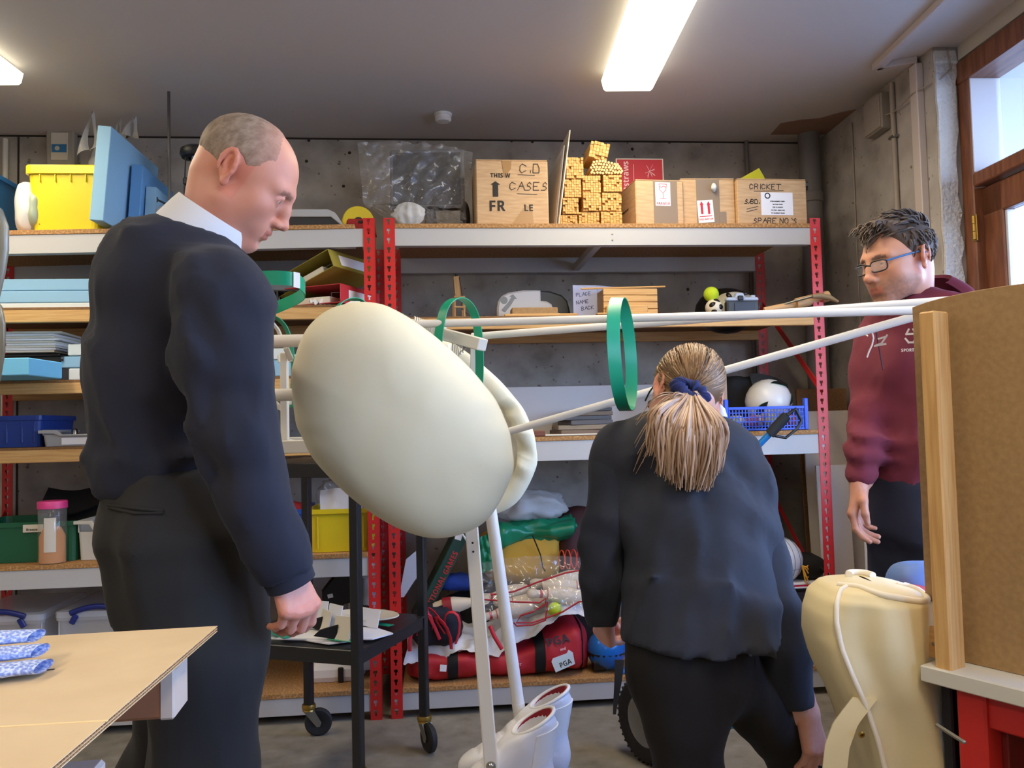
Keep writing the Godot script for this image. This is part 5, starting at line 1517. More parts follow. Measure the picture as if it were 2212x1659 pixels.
func low_shelf_left() -> void:
	var Y := 0.650
	var s: Array
	var t: Node3D
	var bcl: Material = M["black cloth"]
	# green tray, jar, white tray
	s = span(-80, 160, 1126, 1206, -0.05)
	t = rthing("storage_tray", "dark green plastic tray with a paper label behind the pink-lidded jar", "tray", Vector3(s[0], Y, -0.22), 0, "plastic trays on the left rack")
	var gm := mat("tray green", c8(24, 92, 62), 0.45)
	obj("body", bin(s[1], 0.3, s[2] - Y, 0.97, 0.008), gm, t)
	obj("label_holder", mb().box(Vector3(0.075, 0.03, 0.006), pt(Vector3(0.045, s[2] - Y - 0.024, 0.155)), 0.002), M["cream plastic"], t)
	words("Bronze", 0.009, M["ink"], t, pt(Vector3(0.042, s[2] - Y - 0.028, 0.159)))
	s = span(73, 130, 1083, 1211, -0.0)
	t = rthing("plastic_jar", "tall clear jar with a pink lid holding orange brown powder", "jar", Vector3(s[0], Y, -0.045))
	var h: float = s[2] - Y
	obj("jar_body", mb().lathe([Vector2(0, 0), Vector2(0.048, 0), Vector2(0.05, 0.004), Vector2(0.05, h - 0.03), Vector2(0.048, h - 0.026)], 28), M["clear film"], t)
	obj("lid", mb().lathe([Vector2(0.049, h - 0.028), Vector2(0.053, h - 0.028), Vector2(0.053, h - 0.004), Vector2(0.05, h), Vector2(0, h)], 28), mat("pink lid", c8(222, 66, 140), 0.4), t)
	obj("powder", mb().lathe([Vector2(0, 0.002), Vector2(0.046, 0.002), Vector2(0.046, 0.10), Vector2(0.03, 0.135), Vector2(0, 0.14)], 24), mat("powder", c8(206, 142, 84), 0.95), t)
	obj("paper_slip", mb().grid(8, 4, func(u, v):
		var a: float = 0.9 + u * 0.9
		return Vector3(cos(a) * 0.0478, 0.045 + v * 0.13, sin(a) * 0.0478), false, 0.0006), M["off white card"], t)
	s = span(158, 330, 1121, 1200, -0.06)
	t = rthing("storage_tray", "white plastic tray on the fifth shelf, partly hidden by the man's trousers", "tray", Vector3(s[0], Y, -0.22), 0, "plastic trays on the left rack")
	gratnell(t, s[1], s[2] - Y, 0.3, mat("tray white", c8(206, 204, 196), 0.45))
	s = span(84, 240, 1046, 1160, -0.3)
	t = rthing("black_bag", "black bag with a stiff flap heaped on the trays of the fifth shelf", "bag", Vector3(s[0] + 0.02, Y, -0.42))
	obj("body", sack(Vector3(0.34, 0.22, 0.16), 0.2, 51, 6.0, 0.7), bcl, t)
	obj("flap", mb().grid(12, 6, func(u, v): return Vector3(-0.17 + u * 0.25, 0.265 + 0.03 * u - 0.09 * v - 0.03 * sin(u * 3.0), 0.02 + 0.1 * v), false, 0.006), bcl, t)
	# right half: blue tray, yellow tray
	s = span(560, 655, 1100, 1182, -0.05)
	t = rthing("storage_tray", "blue plastic tray next to the yellow one on the fifth shelf", "tray", Vector3(s[0], Y, -0.2), 0, "plastic trays on the left rack")
	obj("body", bin(s[1], 0.3, s[2] - Y, 0.93, 0.01), mat("tray mid blue", c8(30, 76, 162), 0.45), t)
	single("red_cloth", sack(Vector3(0.13, 0.10, 0.14), 0.3, 57, 14.0, 0.8), mat("red cloth", c8(170, 40, 44), 0.85), "crumpled red cloth piled in the blue tray", "cloth", RT * pt(Vector3(s[0] + 0.03, Y + 0.09, -0.18)))
	s = span(667, 804, 1097, 1180, -0.04)
	t = rthing("storage_tray", "yellow plastic tray on the fifth shelf behind the trolley", "tray", Vector3(s[0], Y, -0.19), 0, "plastic trays on the left rack")
	var yt := mat("tray yellow", c8(222, 196, 30), 0.4)
	obj("body", bin(s[1], 0.3, s[2] - Y, 0.95, 0.012), yt, t)
	for k in [-0.36, 0.36]:
		obj("rib", mb().box(Vector3(0.006, (s[2] - Y) * 0.75, 0.01), pt(Vector3(k * s[1], (s[2] - Y) * 0.45, 0.148)), 0.002), yt, t)
	single("paper_sheet", sheet(0.17, 0.14, 0.02, 5, 9.0, 14, 10, 0.0012), M["white paper"], "white paper standing up in the yellow tray", "paper", RT * pt(Vector3(s[0] - 0.01, Y + 0.18, -0.16), 0.1, 1.0, 0.12))
	single("plastic_bag", sack(Vector3(0.22, 0.17, 0.14), 0.35, 61, 14.0, 0.8), M["clear film"], "crumpled clear plastic bag rising behind the paper in the yellow tray", "bag", RT * pt(Vector3(s[0] + 0.0, Y + 0.12, -0.28)))
	# bottom shelf: clear boxes and machine parts
	Y = 0.12
	for q in [[-110, 88, 1326, "clear plastic box with a blue handle, cut off by the left edge of the photo"], [112, 300, 1314, "clear plastic box with a blue clip handle beside the man's legs"]]:
		s = span(q[0], q[1], q[2], 1500, -0.06)
		t = rthing("clear_storage_box", q[3], "clear storage box", Vector3(s[0], Y, -0.29), 0, "clear plastic boxes on the bottom shelf")
		clear_box(t, s[1], 0.42, s[2] - Y - 0.0)
		var o := RT * pt(Vector3(s[0] - 0.05, Y + 0.004, -0.25))
		for k in 2:
			single("packed_bundle", sack(Vector3(0.15, 0.24, 0.2), 0.12, 70 + k, 7.0, 0.6), mat("brown paper" if k == 0 else "pale cloth", c8(168, 142, 104) if k == 0 else c8(186, 178, 164), 0.8), ("brown" if k == 0 else "pale") + " wrapped bundle packed inside the " + ("left-hand" if q[0] < 0 else "right-hand") + " clear plastic box", "bundle", o * Transform3D(Basis(), Vector3(k * 0.16 - 0.02, 0, 0)))
	s = span(695, 796, 1258, 1400, -0.2)
	var bp: Material = M["black plastic"]
	t = rthing("pillar_drill", "black machine head with a coiled cable on the bottom shelf", "machine", Vector3(rk(745, 1300, -0.25).x, Y, -0.28))
	obj("base", mb().box(Vector3(0.17, 0.03, 0.18), pt(Vector3(0, 0.015, 0)), 0.008), M["cream plastic"], t)
	obj("column", mb().lathe([Vector2(0.022, 0.03), Vector2(0.022, 0.3)], 16, pt(Vector3(0.02, 0, -0.04))), M["zinc"], t)
	obj("head", mb().prism(PackedVector2Array([Vector2(-0.09, 0.30), Vector2(-0.02, 0.28), Vector2(0.05, 0.30), Vector2(0.06, 0.38), Vector2(0.02, 0.43), Vector2(-0.04, 0.41), Vector2(-0.09, 0.35)]), 0.09, pt(Vector3(0, 0, -0.02)), 0.01), bp, t)
	obj("plate", mb().box(Vector3(0.022, 0.016, 0.002), pt(Vector3(-0.055, 0.325, 0.071), 0, 0, 0.2), 0.0005), M["cream plastic"], t)
	obj("can", mb().lathe([Vector2(0, 0.25), Vector2(0.036, 0.25), Vector2(0.036, 0.37), Vector2(0.03, 0.385), Vector2(0, 0.39)], 20, pt(Vector3(0.1, 0, 0.0))), mat("can grey", c8(172, 178, 190), 0.35), t)
	var coil := []
	for i in 60:
		var a := i * 0.42
		coil.append(Vector3(0.08 + 0.055 * cos(a), 0.235 + 0.05 * sin(a) * 0.9, 0.08 + 0.0006 * i))
	obj("cable", mb().tube(coil, 0.005, 6), bp, t)
	obj("tub", mb().lathe([Vector2(0, 0.03), Vector2(0.06, 0.03), Vector2(0.07, 0.2), Vector2(0.074, 0.2), Vector2(0.074, 0.206), Vector2(0.066, 0.206)], 24, pt(Vector3(0.08, 0, 0.07))), mat("tub clear grey", c8(150, 156, 160), 0.3), t)
	s = span(668, 784, 1447, 1492, -0.12)
	t = rthing("white_case", "white plastic case with a black clip lying on the bottom shelf", "case", Vector3(s[0], Y, -0.2))
	obj("shell", loft(mb(), [rring(s[1] * 0.94, 0.16, 0.02, 0), rring(s[1], 0.18, 0.03, 0.02), rring(s[1], 0.18, 0.03, 0.05), rring(s[1] * 0.9, 0.15, 0.03, 0.075)]), M["white plastic"], t)
	obj("clip", mb().box(Vector3(0.022, 0.06, 0.012), pt(Vector3(0.02, 0.03, 0.094)), 0.004), bp, t)

const DUFFLE := [Vector3(-0.42, 0.10, -0.02), Vector3(-0.2, 0.10, 0.0), Vector3(0.05, 0.11, 0.0), Vector3(0.3, 0.14, 0.0), Vector3(0.42, 0.16, -0.02)]

func low_shelf_right() -> void:
	var Y := 0.118
	var s: Array
	var t: Node3D
	# red holdall
	s = span(876, 1284, 1292, 1462, 0.0)
	var ox: float = s[0]
	t = rthing("holdall", "long red sports holdall with black bands and white labels on the bottom shelf", "holdall", Vector3(ox, Y, -0.2))
	var w: float = s[1]
	var half := w / 2
	var rad := func(u: float) -> float: return lerpf(0.115, 0.21, smoothstep(0.55, 0.95, u))   # how tall the bag stands along its length
	var nb := wob(301, 5.0)
	var shp := func(u: float, a: float, off := 0.0) -> Vector3:
		var e := minf(1.0, minf(u, 1 - u) * 9.0)
		var k := sqrt(1 - pow(1 - e, 2.0)) if e < 1 else 1.0
		k = maxf(k, 0.02)
		var hh: float = rad.call(u) * (0.55 + 0.45 * k)
		var x := (u - 0.5) * w
		var c := cos(a)
		var sn := sin(a)
		var p := Vector3(x, hh * 0.5 + signf(sn) * pow(absf(sn), 0.7) * hh * 0.5, signf(c) * pow(absf(c), 0.7) * 0.17 * k)
		var q := nb.get_noise_3dv(p * 1.4) * 0.02 + off
		p += Vector3(0, sn * q, c * q)
		p.y = maxf(p.y, 0.001)
		return p
	var rc := mat("holdall red", c8(188, 34, 46), 0.6)
	obj("body", mb().grid(60, 32, func(u, v): return shp.call(u, v * TAU), false, 0.0, true), rc, t)
	for u0 in [0.245, 0.71]:
		obj("band", mb().grid(4, 32, func(u, v): return shp.call(u0 + (u - 0.5) * 0.055, v * TAU, 0.003), false, 0.0, true), M["black cloth"], t)
	obj("end_piping", mb().tube(range(24).map(func(i): return shp.call(0.94, TAU * i / 24.0, 0.002)), 0.004, 6, true), M["black cloth"], t)
	var pz := shp.call(0.85, 0.25) as Vector3
	var at := pt(Vector3((0.83 - 0.5) * w, 0.064, 0.176), 0, -0.25, 0.32)
	var lb := obj("label", mb().prism(PackedVector2Array([Vector2(-0.045, -0.028), Vector2(0.04, -0.026), Vector2(0.048, 0.018), Vector2(0.036, 0.034), Vector2(0.024, 0.024), Vector2(-0.036, 0.026), Vector2(-0.046, 0.016)]), 0.003, at, 0.0), mat("label ice", c8(200, 216, 222), 0.5), t)
	words("PGA", 0.019, M["ink"], lb, at * pt(Vector3(0.004, -0.010, 0.0036)))
	var at2 := pt(Vector3((0.80 - 0.5) * w, 0.150, 0.148), 0, -0.75, 0.2)
	words("PGA", 0.036, mat("navy print", c8(36, 32, 52), 0.7), t, at2 * pt(Vector3(0, -0.014, 0.006)))
	words("and", 0.010, mat("pale print", c8(232, 196, 196), 0.7), t, pt(Vector3((0.83 - 0.5) * w, 0.112, 0.172), 0, -0.4, 0.2))
	words("La Mer", 0.012, M["pale print"], t, pt(Vector3((0.57 - 0.5) * w, 0.062, 0.176), 0, -0.1, 0.0), "lettering", false, "Droid Serif")
	words("& chens", 0.008, M["pale print"], t, pt(Vector3((0.57 - 0.5) * w, 0.04, 0.177), 0, -0.05, 0.0), "lettering", false, "Droid Serif")
	plate(t, "small_label", Vector2(0.026, 0.026), pt(Vector3((0.195 - 0.5) * w, 0.062, 0.178), 0, -0.1, -0.1), M["white paper"])
	obj("foot", mb().lathe([Vector2(0, 0), Vector2(0.03, 0), Vector2(0.034, 0.01), Vector2(0.034, 0.05), Vector2(0.03, 0.055), Vector2(0, 0.056)], 14, pt(Vector3(half - 0.0, 0.035, 0.12), 0, 0, -PI / 2)), M["black plastic"], t)
	# white banner sheet heaped over it
	var n := wob(311, 5.0)
	var n2 := wob(312, 17.0)
	var p0 := rk(868, 1418, 0.02)
	t = rthing("banner_sheet", "crumpled white banner with blue and green print heaped over the red holdall", "banner", Vector3(ox, Y, -0.2))
	var top := func(u: float, v: float) -> Vector3:
		var x := lerpf(-half + 0.0, half - 0.01, u)
		var yy: float = lerpf(0.135, 0.275, smoothstep(0.35, 1.0, u))
		var bk := lerpf(-0.20, 0.165, v)
		var edge := smoothstep(0.78, 1.0, v)
		var y := yy + 0.04 * sin(v * PI) - edge * lerpf(0.055, 0.03, u) + 0.05 * n.get_noise_2d(u * 0.8, v * 0.35) + 0.02 * absf(n2.get_noise_2d(u * 0.5 + v * 0.14, v * 0.28))
		return Vector3(x + 0.02 * n.get_noise_2d(v, u), maxf(y, rad.call(clampf(u, 0.03, 0.97)) + 0.012 if v < 0.8 else y), bk + 0.02 * n.get_noise_2d(u * 0.7 + 5, v))
	obj("sheet", mb().grid(70, 36, func(u, v): return top.call(u, v), false, 0.002), mat("banner white", c8(222, 222, 226), 0.45), t)
	for q in [[0.10, 0.78, 0.06, 0.16, c8(30, 50, 110)], [0.82, 0.84, 0.035, 0.12, c8(22, 140, 60)], [0.93, 0.55, 0.03, 0.35, c8(60, 96, 170)], [0.045, 0.5, 0.05, 0.3, c8(36, 60, 120)]]:
		var k: Array = q
		obj("print", mb().grid(10, 10, func(u, v): return top.call(k[0] + (u - 0.5) * k[2], k[1] + (v - 0.5) * k[3]) + Vector3(0, 0.002, 0.002), false, 0.0), mat("print %s" % q[4].to_html(), q[4], 0.5), t)
	# skittles in their clear bag
	var pw := mat("skittle wood", c8(222, 206, 180), 0.45)
	var rb := mat("skittle red", c8(196, 44, 56), 0.5)
	var prof := [Vector2(0, 0), Vector2(0.022, 0), Vector2(0.026, 0.01), Vector2(0.036, 0.06), Vector2(0.036, 0.09), Vector2(0.024, 0.145), Vector2(0.0155, 0.175), Vector2(0.0165, 0.2), Vector2(0.021, 0.22), Vector2(0.019, 0.235), Vector2(0.01, 0.243), Vector2(0, 0.244)]
	var pins := [[1272, 1246, 1130, 1264, -0.20, 1.05, "large wooden skittle with two red rings at the top of the pile"], [1172, 1268, 1268, 1262, -0.13, 0.9, "wooden skittle showing its dark hollow end"], [1262, 1290, 1150, 1282, -0.09, 1.0, "wooden skittle with two red rings near the yellow tennis ball"], [1150, 1308, 1050, 1332, -0.06, 0.95, "wooden skittle with a red band, lying lowest in front"], [1178, 1300, 1075, 1300, -0.14, 0.9, "wooden skittle lying in the middle of the clear bag"], [1140, 1272, 1040, 1292, -0.2, 0.85, "wooden skittle half hidden behind the white legs"]]
	for q in pins:
		var a := rk(q[0], q[1], q[4])
		var b := rk(q[2], q[3], q[4] + 0.02)
		var y := (b - a).normalized()
		var x := y.cross(Vector3.BACK).normalized()
		var pin := thing("skittle", q[6], "skittle", RT * Transform3D(Basis(x, y, x.cross(y)), a), "wooden skittles in the clear bag")
		var k: float = q[5]
		obj("pin_body", mb().lathe(prof.map(func(e): return e * k), 20), pw, pin)
		for yy in [0.155, 0.185]:
			obj("ring", mb().lathe([Vector2(0.0205 if yy < 0.16 else 0.0165, yy - 0.006) * k, Vector2(0.0205 if yy < 0.16 else 0.0168, yy + 0.006) * k], 20), rb, pin)
		obj("end_disc", mb().lathe([Vector2(0, -0.0005), Vector2(0.011, -0.0005), Vector2(0.011, 0)], 14), M["ink"], pin)
	var f0 := rk(952, 1312, -0.1)
	t = rthing("skittle", "wooden skittle with a broad dark red band left of the white legs", "skittle", f0, 0, "wooden skittles in the clear bag", 0, -1.45)
	obj("pin_body", mb().lathe(prof.map(func(e): return e * 0.95), 20, pt(Vector3(0, -0.03, 0))), pw, t)
	obj("band", mb().lathe([Vector2(0.0372, 0.04), Vector2(0.0372, 0.075)], 20, pt(Vector3(0, -0.03, 0))), mat("dark red band", c8(150, 30, 40), 0.5), t)
	# the bag itself
	var o := rk(1165, 1290, -0.1)
	t = rthing("clear_bag", "clear plastic bag with red edging that holds the wooden skittles", "bag", o)
	var nf := wob(330, 9.0)
	obj("film", mb().grid(30, 18, func(u, v):
		var p: Vector3 = Vector3(lerpf(-0.23, 0.19, u), lerpf(0.14, -0.05, v), lerpf(-0.06, 0.10, v))
		return p + Vector3(0, 0.02 * sin(u * 3.0), 0.035 * nf.get_noise_2d(u * 0.8, v * 0.6)), false, 0.0), M["clear film"], t)
	var edges := [[[1060, 1285], [1110, 1278], [1160, 1258], [1220, 1238], [1262, 1230]], [[1045, 1295], [1110, 1300], [1165, 1302], [1180, 1292], [1178, 1305], [1150, 1322], [1125, 1330], [1115, 1345], [1150, 1345], [1180, 1335], [1215, 1322], [1250, 1300], [1268, 1298]], [[1110, 1345], [1116, 1352], [1150, 1350], [1178, 1340], [1183, 1300]]]
	for e in edges:
		obj("edging", mb().tube(e.map(func(p): return rk(p[0], p[1], 0.0 - 0.0) - o), 0.0035, 6), mat("edging red", c8(176, 30, 44), 0.5), t)
	# tennis ball
	s = span(1184, 1213, 1300, 1332, -0.05)
	single("tennis_ball", mb().ball(Vector3.ZERO, Vector3(0.028, 0.028, 0.028)), M["tennis yellow"], "yellow tennis ball in the clear bag of skittles", "tennis ball", RT * rk(1198, 1316, -0.04), "tennis balls")
	# red springs
	var q0 := rk(1236, 1208, -0.22)
	t = rthing("coil_spring", "orange red coil of plastic loops beside the yellow bag", "coil", q0)
	for i in 4:
		obj("loop", mb().tube(range(20).map(func(k): return Vector3(-0.045 + i * 0.026 + 0.010 * cos(TAU * k / 20.0), 0.04 * sin(TAU * k / 20.0), 0.012 * cos(TAU * k / 20.0))), 0.0028, 6, true), mat("coil orange", c8(222, 74, 44), 0.35), t)
	# yellow, green and clear bags
	s = span(1046, 1212, 1150, 1262, -0.22)
	t = rthing("kit_bag", "mustard yellow cloth bag with a black cord behind the skittles", "bag", Vector3(s[0], s[3] - 0.02, -0.34))
	obj("body", sack(Vector3(s[1] * 1.05, s[2] - s[3] + 0.04, 0.22), 0.16, 340, 7.0, 0.6), mat("mustard cloth", c8(206, 158, 52), 0.8), t)
	obj("cord", mb().tube([rk(1150, 1156, -0.2), rk(1158, 1175, -0.215), rk(1168, 1200, -0.215), rk(1172, 1225, -0.215), rk(1178, 1234, -0.215)].map(func(p): return p - Vector3(s[0], s[3] - 0.02, -0.34)), 0.003, 6), M["black cloth"], t)
	single("support_pile", sack(Vector3(0.78, 0.30, 0.3), 0.12, 341, 5.0, 0.5), M["black cloth"], "dark heap of cloth at the back of the bottom shelf under the yellow bag", "cloth heap", RT * pt(Vector3(s[0] + 0.05, Y, -0.42)))
	var gb := mat("green nylon", c8(20, 128, 88), 0.35)
	var ng := wob(351, 4.0)
	var ga := rk(1052, 1168, -0.22)
	var gc := rk(1246, 1135, -0.26)
	t = rthing("nylon_bag", "shiny green nylon bag draped over the yellow bag", "bag", ga)
	obj("body", mb().grid(44, 20, func(u, v):
		var p: Vector3 = Vector3.ZERO.lerp(gc - ga, u)
		var a: float = v * TAU
		var r := 0.038 + 0.008 * sin(u * 6.0 + a) + 0.024 * ng.get_noise_2d(u * 0.5, sin(a) * 0.25) - (0.02 if u > 0.97 or u < 0.02 else 0.0)
		return p + Vector3(0, cos(a) * r * 1.25, sin(a) * r * 1.6 - 0.03), false, 0.0, true), gb, t)
	obj("hanging_corner", mb().grid(12, 14, func(u, v): return Vector3(-0.035 + u * 0.075 + 0.01 * v, 0.02 - v * 0.15 + 0.02 * u, 0.03 + 0.02 * ng.get_noise_2d(u, v)), false, 0.004), gb, t)
	var wb := rk(1150, 1116, -0.3)
	single("plastic_bag", sack(Vector3(0.28, 0.14, 0.2), 0.35, 360, 12.0, 0.8), M["milky film"], "crumpled clear plastic bag lying on top of the green nylon bag", "bag", RT * Transform3D(Basis(), wb + Vector3(0, -0.03, -0.05)))
	s = span(1205, 1290, 1066, 1225, -0.3)
	single("brown_bag", sack(Vector3(0.22, 0.36, 0.22), 0.12, 365, 5.0, 0.6), mat("brown nylon", c8(84, 48, 48), 0.7), "dark brown bag standing behind the green one, half hidden by the girl's arm", "bag", RT * pt(Vector3(s[0] + 0.03, s[3] - 0.12, -0.42)))
	# board game box and card
	var a0 := rk(905, 1338, -0.16)
	var a1 := rk(992, 1166, -0.16)
	var dir := (a1 - a0).normalized()
	t = rthing("game_box", "dark green board game box with red lettering leaning against the red upright", "board game", (a0 + a1) / 2, 0, "", 0, atan2(dir.y, dir.x))
	var L := (a1 - a0).length() + 0.06
	var gg := mat("box green", c8(34, 70, 58), 0.6)
	obj("lid", mb().box(Vector3(L, 0.052, 0.26), pt(Vector3(0, 0, -0.1)), 0.003), gg, t)
	words("TRADITIONAL GAMES", 0.022, mat("box red", c8(196, 56, 50), 0.7), t, pt(Vector3(-0.02, -0.008, 0.0312)))
	var sp := obj("split_corner", mb().box(Vector3(0.04, 0.03, 0.02), pt(Vector3(L / 2 - 0.012, 0.012, 0.022), 0, 0, 0.2), 0.003), M["white paper"], t)
	obj("torn_strip", mb().tube([Vector3(L / 2, 0, 0.04), Vector3(L / 2 - 0.03, -0.05, 0.05), Vector3(L / 2 - 0.05, -0.075, 0.05)], 0.004, 5), M["white paper"], t)
	a0 = rk(862, 1290, -0.1)
	a1 = rk(905, 1176, -0.1)
	single("white_card", mb().prism(PackedVector2Array([Vector2(0, 0), Vector2(0.02, 0.0), Vector2(a1.x - a0.x + 0.015, (a1.y - a0.y) * 0.55), Vector2(a1.x - a0.x + 0.02, a1.y - a0.y), Vector2(0.03, (a1.y - a0.y) * 0.72), Vector2(0.028, (a1.y - a0.y) * 0.66)]), 0.004, ID), mat("grey white card", c8(190, 192, 200), 0.7), "torn pale card standing between the red uprights and the board game", "card", RT * Transform3D(Basis(), a0))
	# harness of red straps on dark cloth
	t = rthing("harness", "dark harness with tangled red straps at the left end of the pile", "harness", rk(945, 1390, -0.12))
	obj("pad", sack(Vector3(0.2, 0.16, 0.2), 0.25, 371, 8.0, 0.7), mat("navy cloth dark", c8(26, 28, 42), 0.85), t)
	var rs := mat("strap red", c8(206, 40, 58), 0.55)
	for k in 5:
		var pts := []
		var b0 := Vector3(-0.08 + 0.035 * k, 0.06 + 0.02 * (k % 3), 0.09)
		for i in 9:
			var q := i / 8.0
			pts.append(b0 + Vector3(0.03 * sin(q * 5.0 + k), 0.1 * sin(q * PI) - 0.06 * q, 0.03 * sin(q * 3.0)))
		obj("strap", mb().tube(pts, 0.0075, 6, false, 0.4), rs, t)
	single("blue_cloth", sack(Vector3(0.17, 0.07, 0.12), 0.25, 375, 10.0, 0.7), mat("royal cloth", c8(30, 60, 140), 0.8), "folded bright blue cloth with small dots behind the harness", "cloth", RT * Transform3D(Basis(), rk(985, 1275, -0.26)))
	# red pole across the pile
	single("red_strap", mb().tube([RT * rk(1058, 1352, 0.03), RT * rk(1068, 1375, 0.035), RT * rk(1084, 1402, 0.035)], 0.008, 10), rs, "red strap end lying on the white banner between the white legs", "strap")
	# blue ball
	var bb := rk(1318, 1402, -0.02)
	t = rthing("blue_ball", "glossy blue ball at the right end of the holdall", "ball", Vector3(bb.x, Y + 0.082, -0.1))
	obj("ball", mb().ball(Vector3.ZERO, Vector3(0.08, 0.082, 0.08), Basis(), 28), mat("ball blue", c8(26, 104, 190), 0.25), t)
	obj("band", mb().ball(Vector3(0, -0.006, -0.002), Vector3(0.0815, 0.05, 0.0815)), M["black plastic"], t)
	single("blue_block", mb().box(Vector3(0.05, 0.014, 0.05), pt(Vector3(0, 0.007, 0)), 0.003), mat("block blue", c8(40, 118, 206), 0.5), "flat bright blue block at the front edge of the bottom shelf", "block", RT * pt(Vector3(rk(1345, 1442, -0.02).x, Y, -0.05)))
	# --- right end
	s = span(1700, 1792, 1276, 1345, -0.05)
	t = rthing("black_box", "matt black box on the bottom shelf under the red and white books", "box", Vector3(rk(1700, 1340, -0.05).x - 0.03, Y, -0.2))
	var yb: float = rk(1740, 1272, -0.05).y
	obj("body", mb().box(Vector3(0.34, yb - Y - 0.015, 0.26), pt(Vector3(0, (yb - Y - 0.015) / 2, 0)), 0.004), M["charcoal plastic"], t)
	obj("lid", mb().box(Vector3(0.35, 0.013, 0.27), pt(Vector3(0, yb - Y - 0.007, 0)), 0.003), M["black plastic"], t)
	for i in 3:
		single("flat_book", mb().box(Vector3(0.26 - 0.01 * i, 0.007, 0.2), pt(Vector3(0, 0.0035, 0)), 0.001), [M["white paper"], mat("book red", c8(206, 40, 66), 0.5), M["white paper"]][i], ["lower white book under the red one on the black box", "thin red book between the two white ones on the black box", "upper white book lying on the red one"][i], "book", RT * pt(Vector3(rk(1712, 1270, -0.05).x + 0.01 * i, yb + 0.0072 * i, -0.16), 0.04 * i), "books on the black box")
	var vb := rk(1690, 1212, -0.12)
	t = rthing("volleyball", "white panelled volleyball resting on the books at the right end of the bottom shelf", "volleyball", Vector3(vb.x, vb.y, -0.15), 0.3, "", 0.3)
	var R := 0.098
	obj("ball", mb().ball(Vector3.ZERO, Vector3.ONE * R, Basis(), 30), M["ball white"], t)
	for k in 3:
		for sg in [-1, 0, 1]:
			var ring := []
			for i in 28:
				var a := TAU * i / 28.0
				var h: float = 0.33 * sg
				var p := Vector3(cos(a) * sqrt(1 - h * h), h, sin(a) * sqrt(1 - h * h)) * (R + 0.0006)
				ring.append(p if k == 0 else Vector3(p.y, p.z, p.x) if k == 1 else Vector3(p.z, p.x, p.y))
			if sg == 0 or k == 1:
				obj("seam", mb().tube(ring, 0.0011, 4, true), mat("seam grey", c8(110, 110, 116), 0.8), t)
	var db := rk(1765, 1250, -0.1)
	t = rthing("black_pouch", "black pouch slung over the books beside the volleyball", "pouch", Vector3(db.x - 0.02, yb + 0.022, -0.16))
	obj("body", sack(Vector3(0.15, 0.11, 0.14), 0.2, 391, 8.0, 0.8), M["black cloth"], t)
	obj("strap", mb().tube([Vector3(-0.05, 0.1, 0.0), Vector3(0.0, 0.085, 0.05), Vector3(0.05, 0.04, 0.085), Vector3(0.075, -0.01, 0.1)], 0.006, 6), M["black cloth"], t)
	var yf := mb()
	for i in 6:
		yf.tube([Vector3(0, 0, 0), Vector3(0.012 + rnd(-0.006, 0.006), -0.012 * i + rnd(-0.01, 0.01), 0.01), Vector3(0.024, -0.016 * i, 0.0)], 0.003, 5)
	single("yellow_fringe", yf, mat("fringe yellow", c8(226, 160, 40), 0.8), "small yellow fringe peeking out beside the volleyball", "fringe", RT * rk(1733, 1222, -0.06))
	s = span(1655, 1695, 1110, 1210, -0.3)
	single("tan_bag", sack(Vector3(0.13, 0.3, 0.1), 0.1, 395, 6.0, 0.7), mat("tan cloth", c8(178, 128, 84), 0.8), "tan cloth bag standing behind the volleyball", "bag", RT * pt(Vector3(s[0], Y + 0.16, -0.38)))
	single("tan_box", mb().box(Vector3(0.1, 0.16, 0.12), pt(Vector3(0, 0.08, 0)), 0.003), mat("tan box", c8(150, 110, 78), 0.8), "small tan box at the end of the bottom shelf, below the black box lid", "box", RT * pt(Vector3(rk(1775, 1390, -0.03).x - 0.02, Y, -0.1)))
	# cream panels behind and beside the rack
	var P := func(called: String, label: String, w_: float, h_: float, at_: Transform3D, m: Material) -> Node: return single(called, mb().box(Vector3(w_, h_, 0.012), at_ * pt(Vector3(0, h_ / 2, 0)), 0.002), m, label, "sheet", null, "cream sheets by the right rack")
	var cp := mat("cream panel", c8(206, 196, 184), 0.6)
	P.call("leaning_sheet", "tall cream panel leaning on the wall between the right rack and the young man", 0.26, 1.17, RT * pt(Vector3(1.93, 0, -0.2), -0.1, -0.08), cp)
	P.call("leaning_sheet", "shorter cream panel leaning in front of the tall one beside the red upright", 0.14, 0.93, RT * pt(Vector3(1.86, 0, -0.10), -0.1, -0.06), cp)
	P.call("leaning_sheet", "dull cream panel standing at the back of the rack under the third shelf", 0.34, 0.80, RT * pt(Vector3(1.54, Y + 0.012, -0.55), 0, -0.06), mat("dull cream", c8(178, 166, 152), 0.7))
	P.call("leaning_sheet", "cream panel with a slanted top standing behind the volleyball", 0.26, 0.62, RT * pt(Vector3(1.62, Y, -0.52), 0.1, -0.06, 0.12), mat("dull cream light", c8(192, 180, 166), 0.7))
	single("brown_board", mb().box(Vector3(0.24, 1.25, 0.01), RT * pt(Vector3(1.95, 0, -0.32), -0.05, -0.07) * pt(Vector3(0, 0.65, 0)), 0.002), M["hardboard"], "brown hardboard sheet behind the cream panels beside the right rack", "board")
	single("door_strip", mb().box(Vector3(0.03, 1.04, 0.02), RT * pt(Vector3(rk(1884, 1150, 0.15).x, 0, 0.12), 0) * pt(Vector3(0, 0.52, 0)), 0.003), mat("white metal", c8(226, 232, 244), 0.3), "bright white metal strip standing beside the young man's trousers", "metal strip")
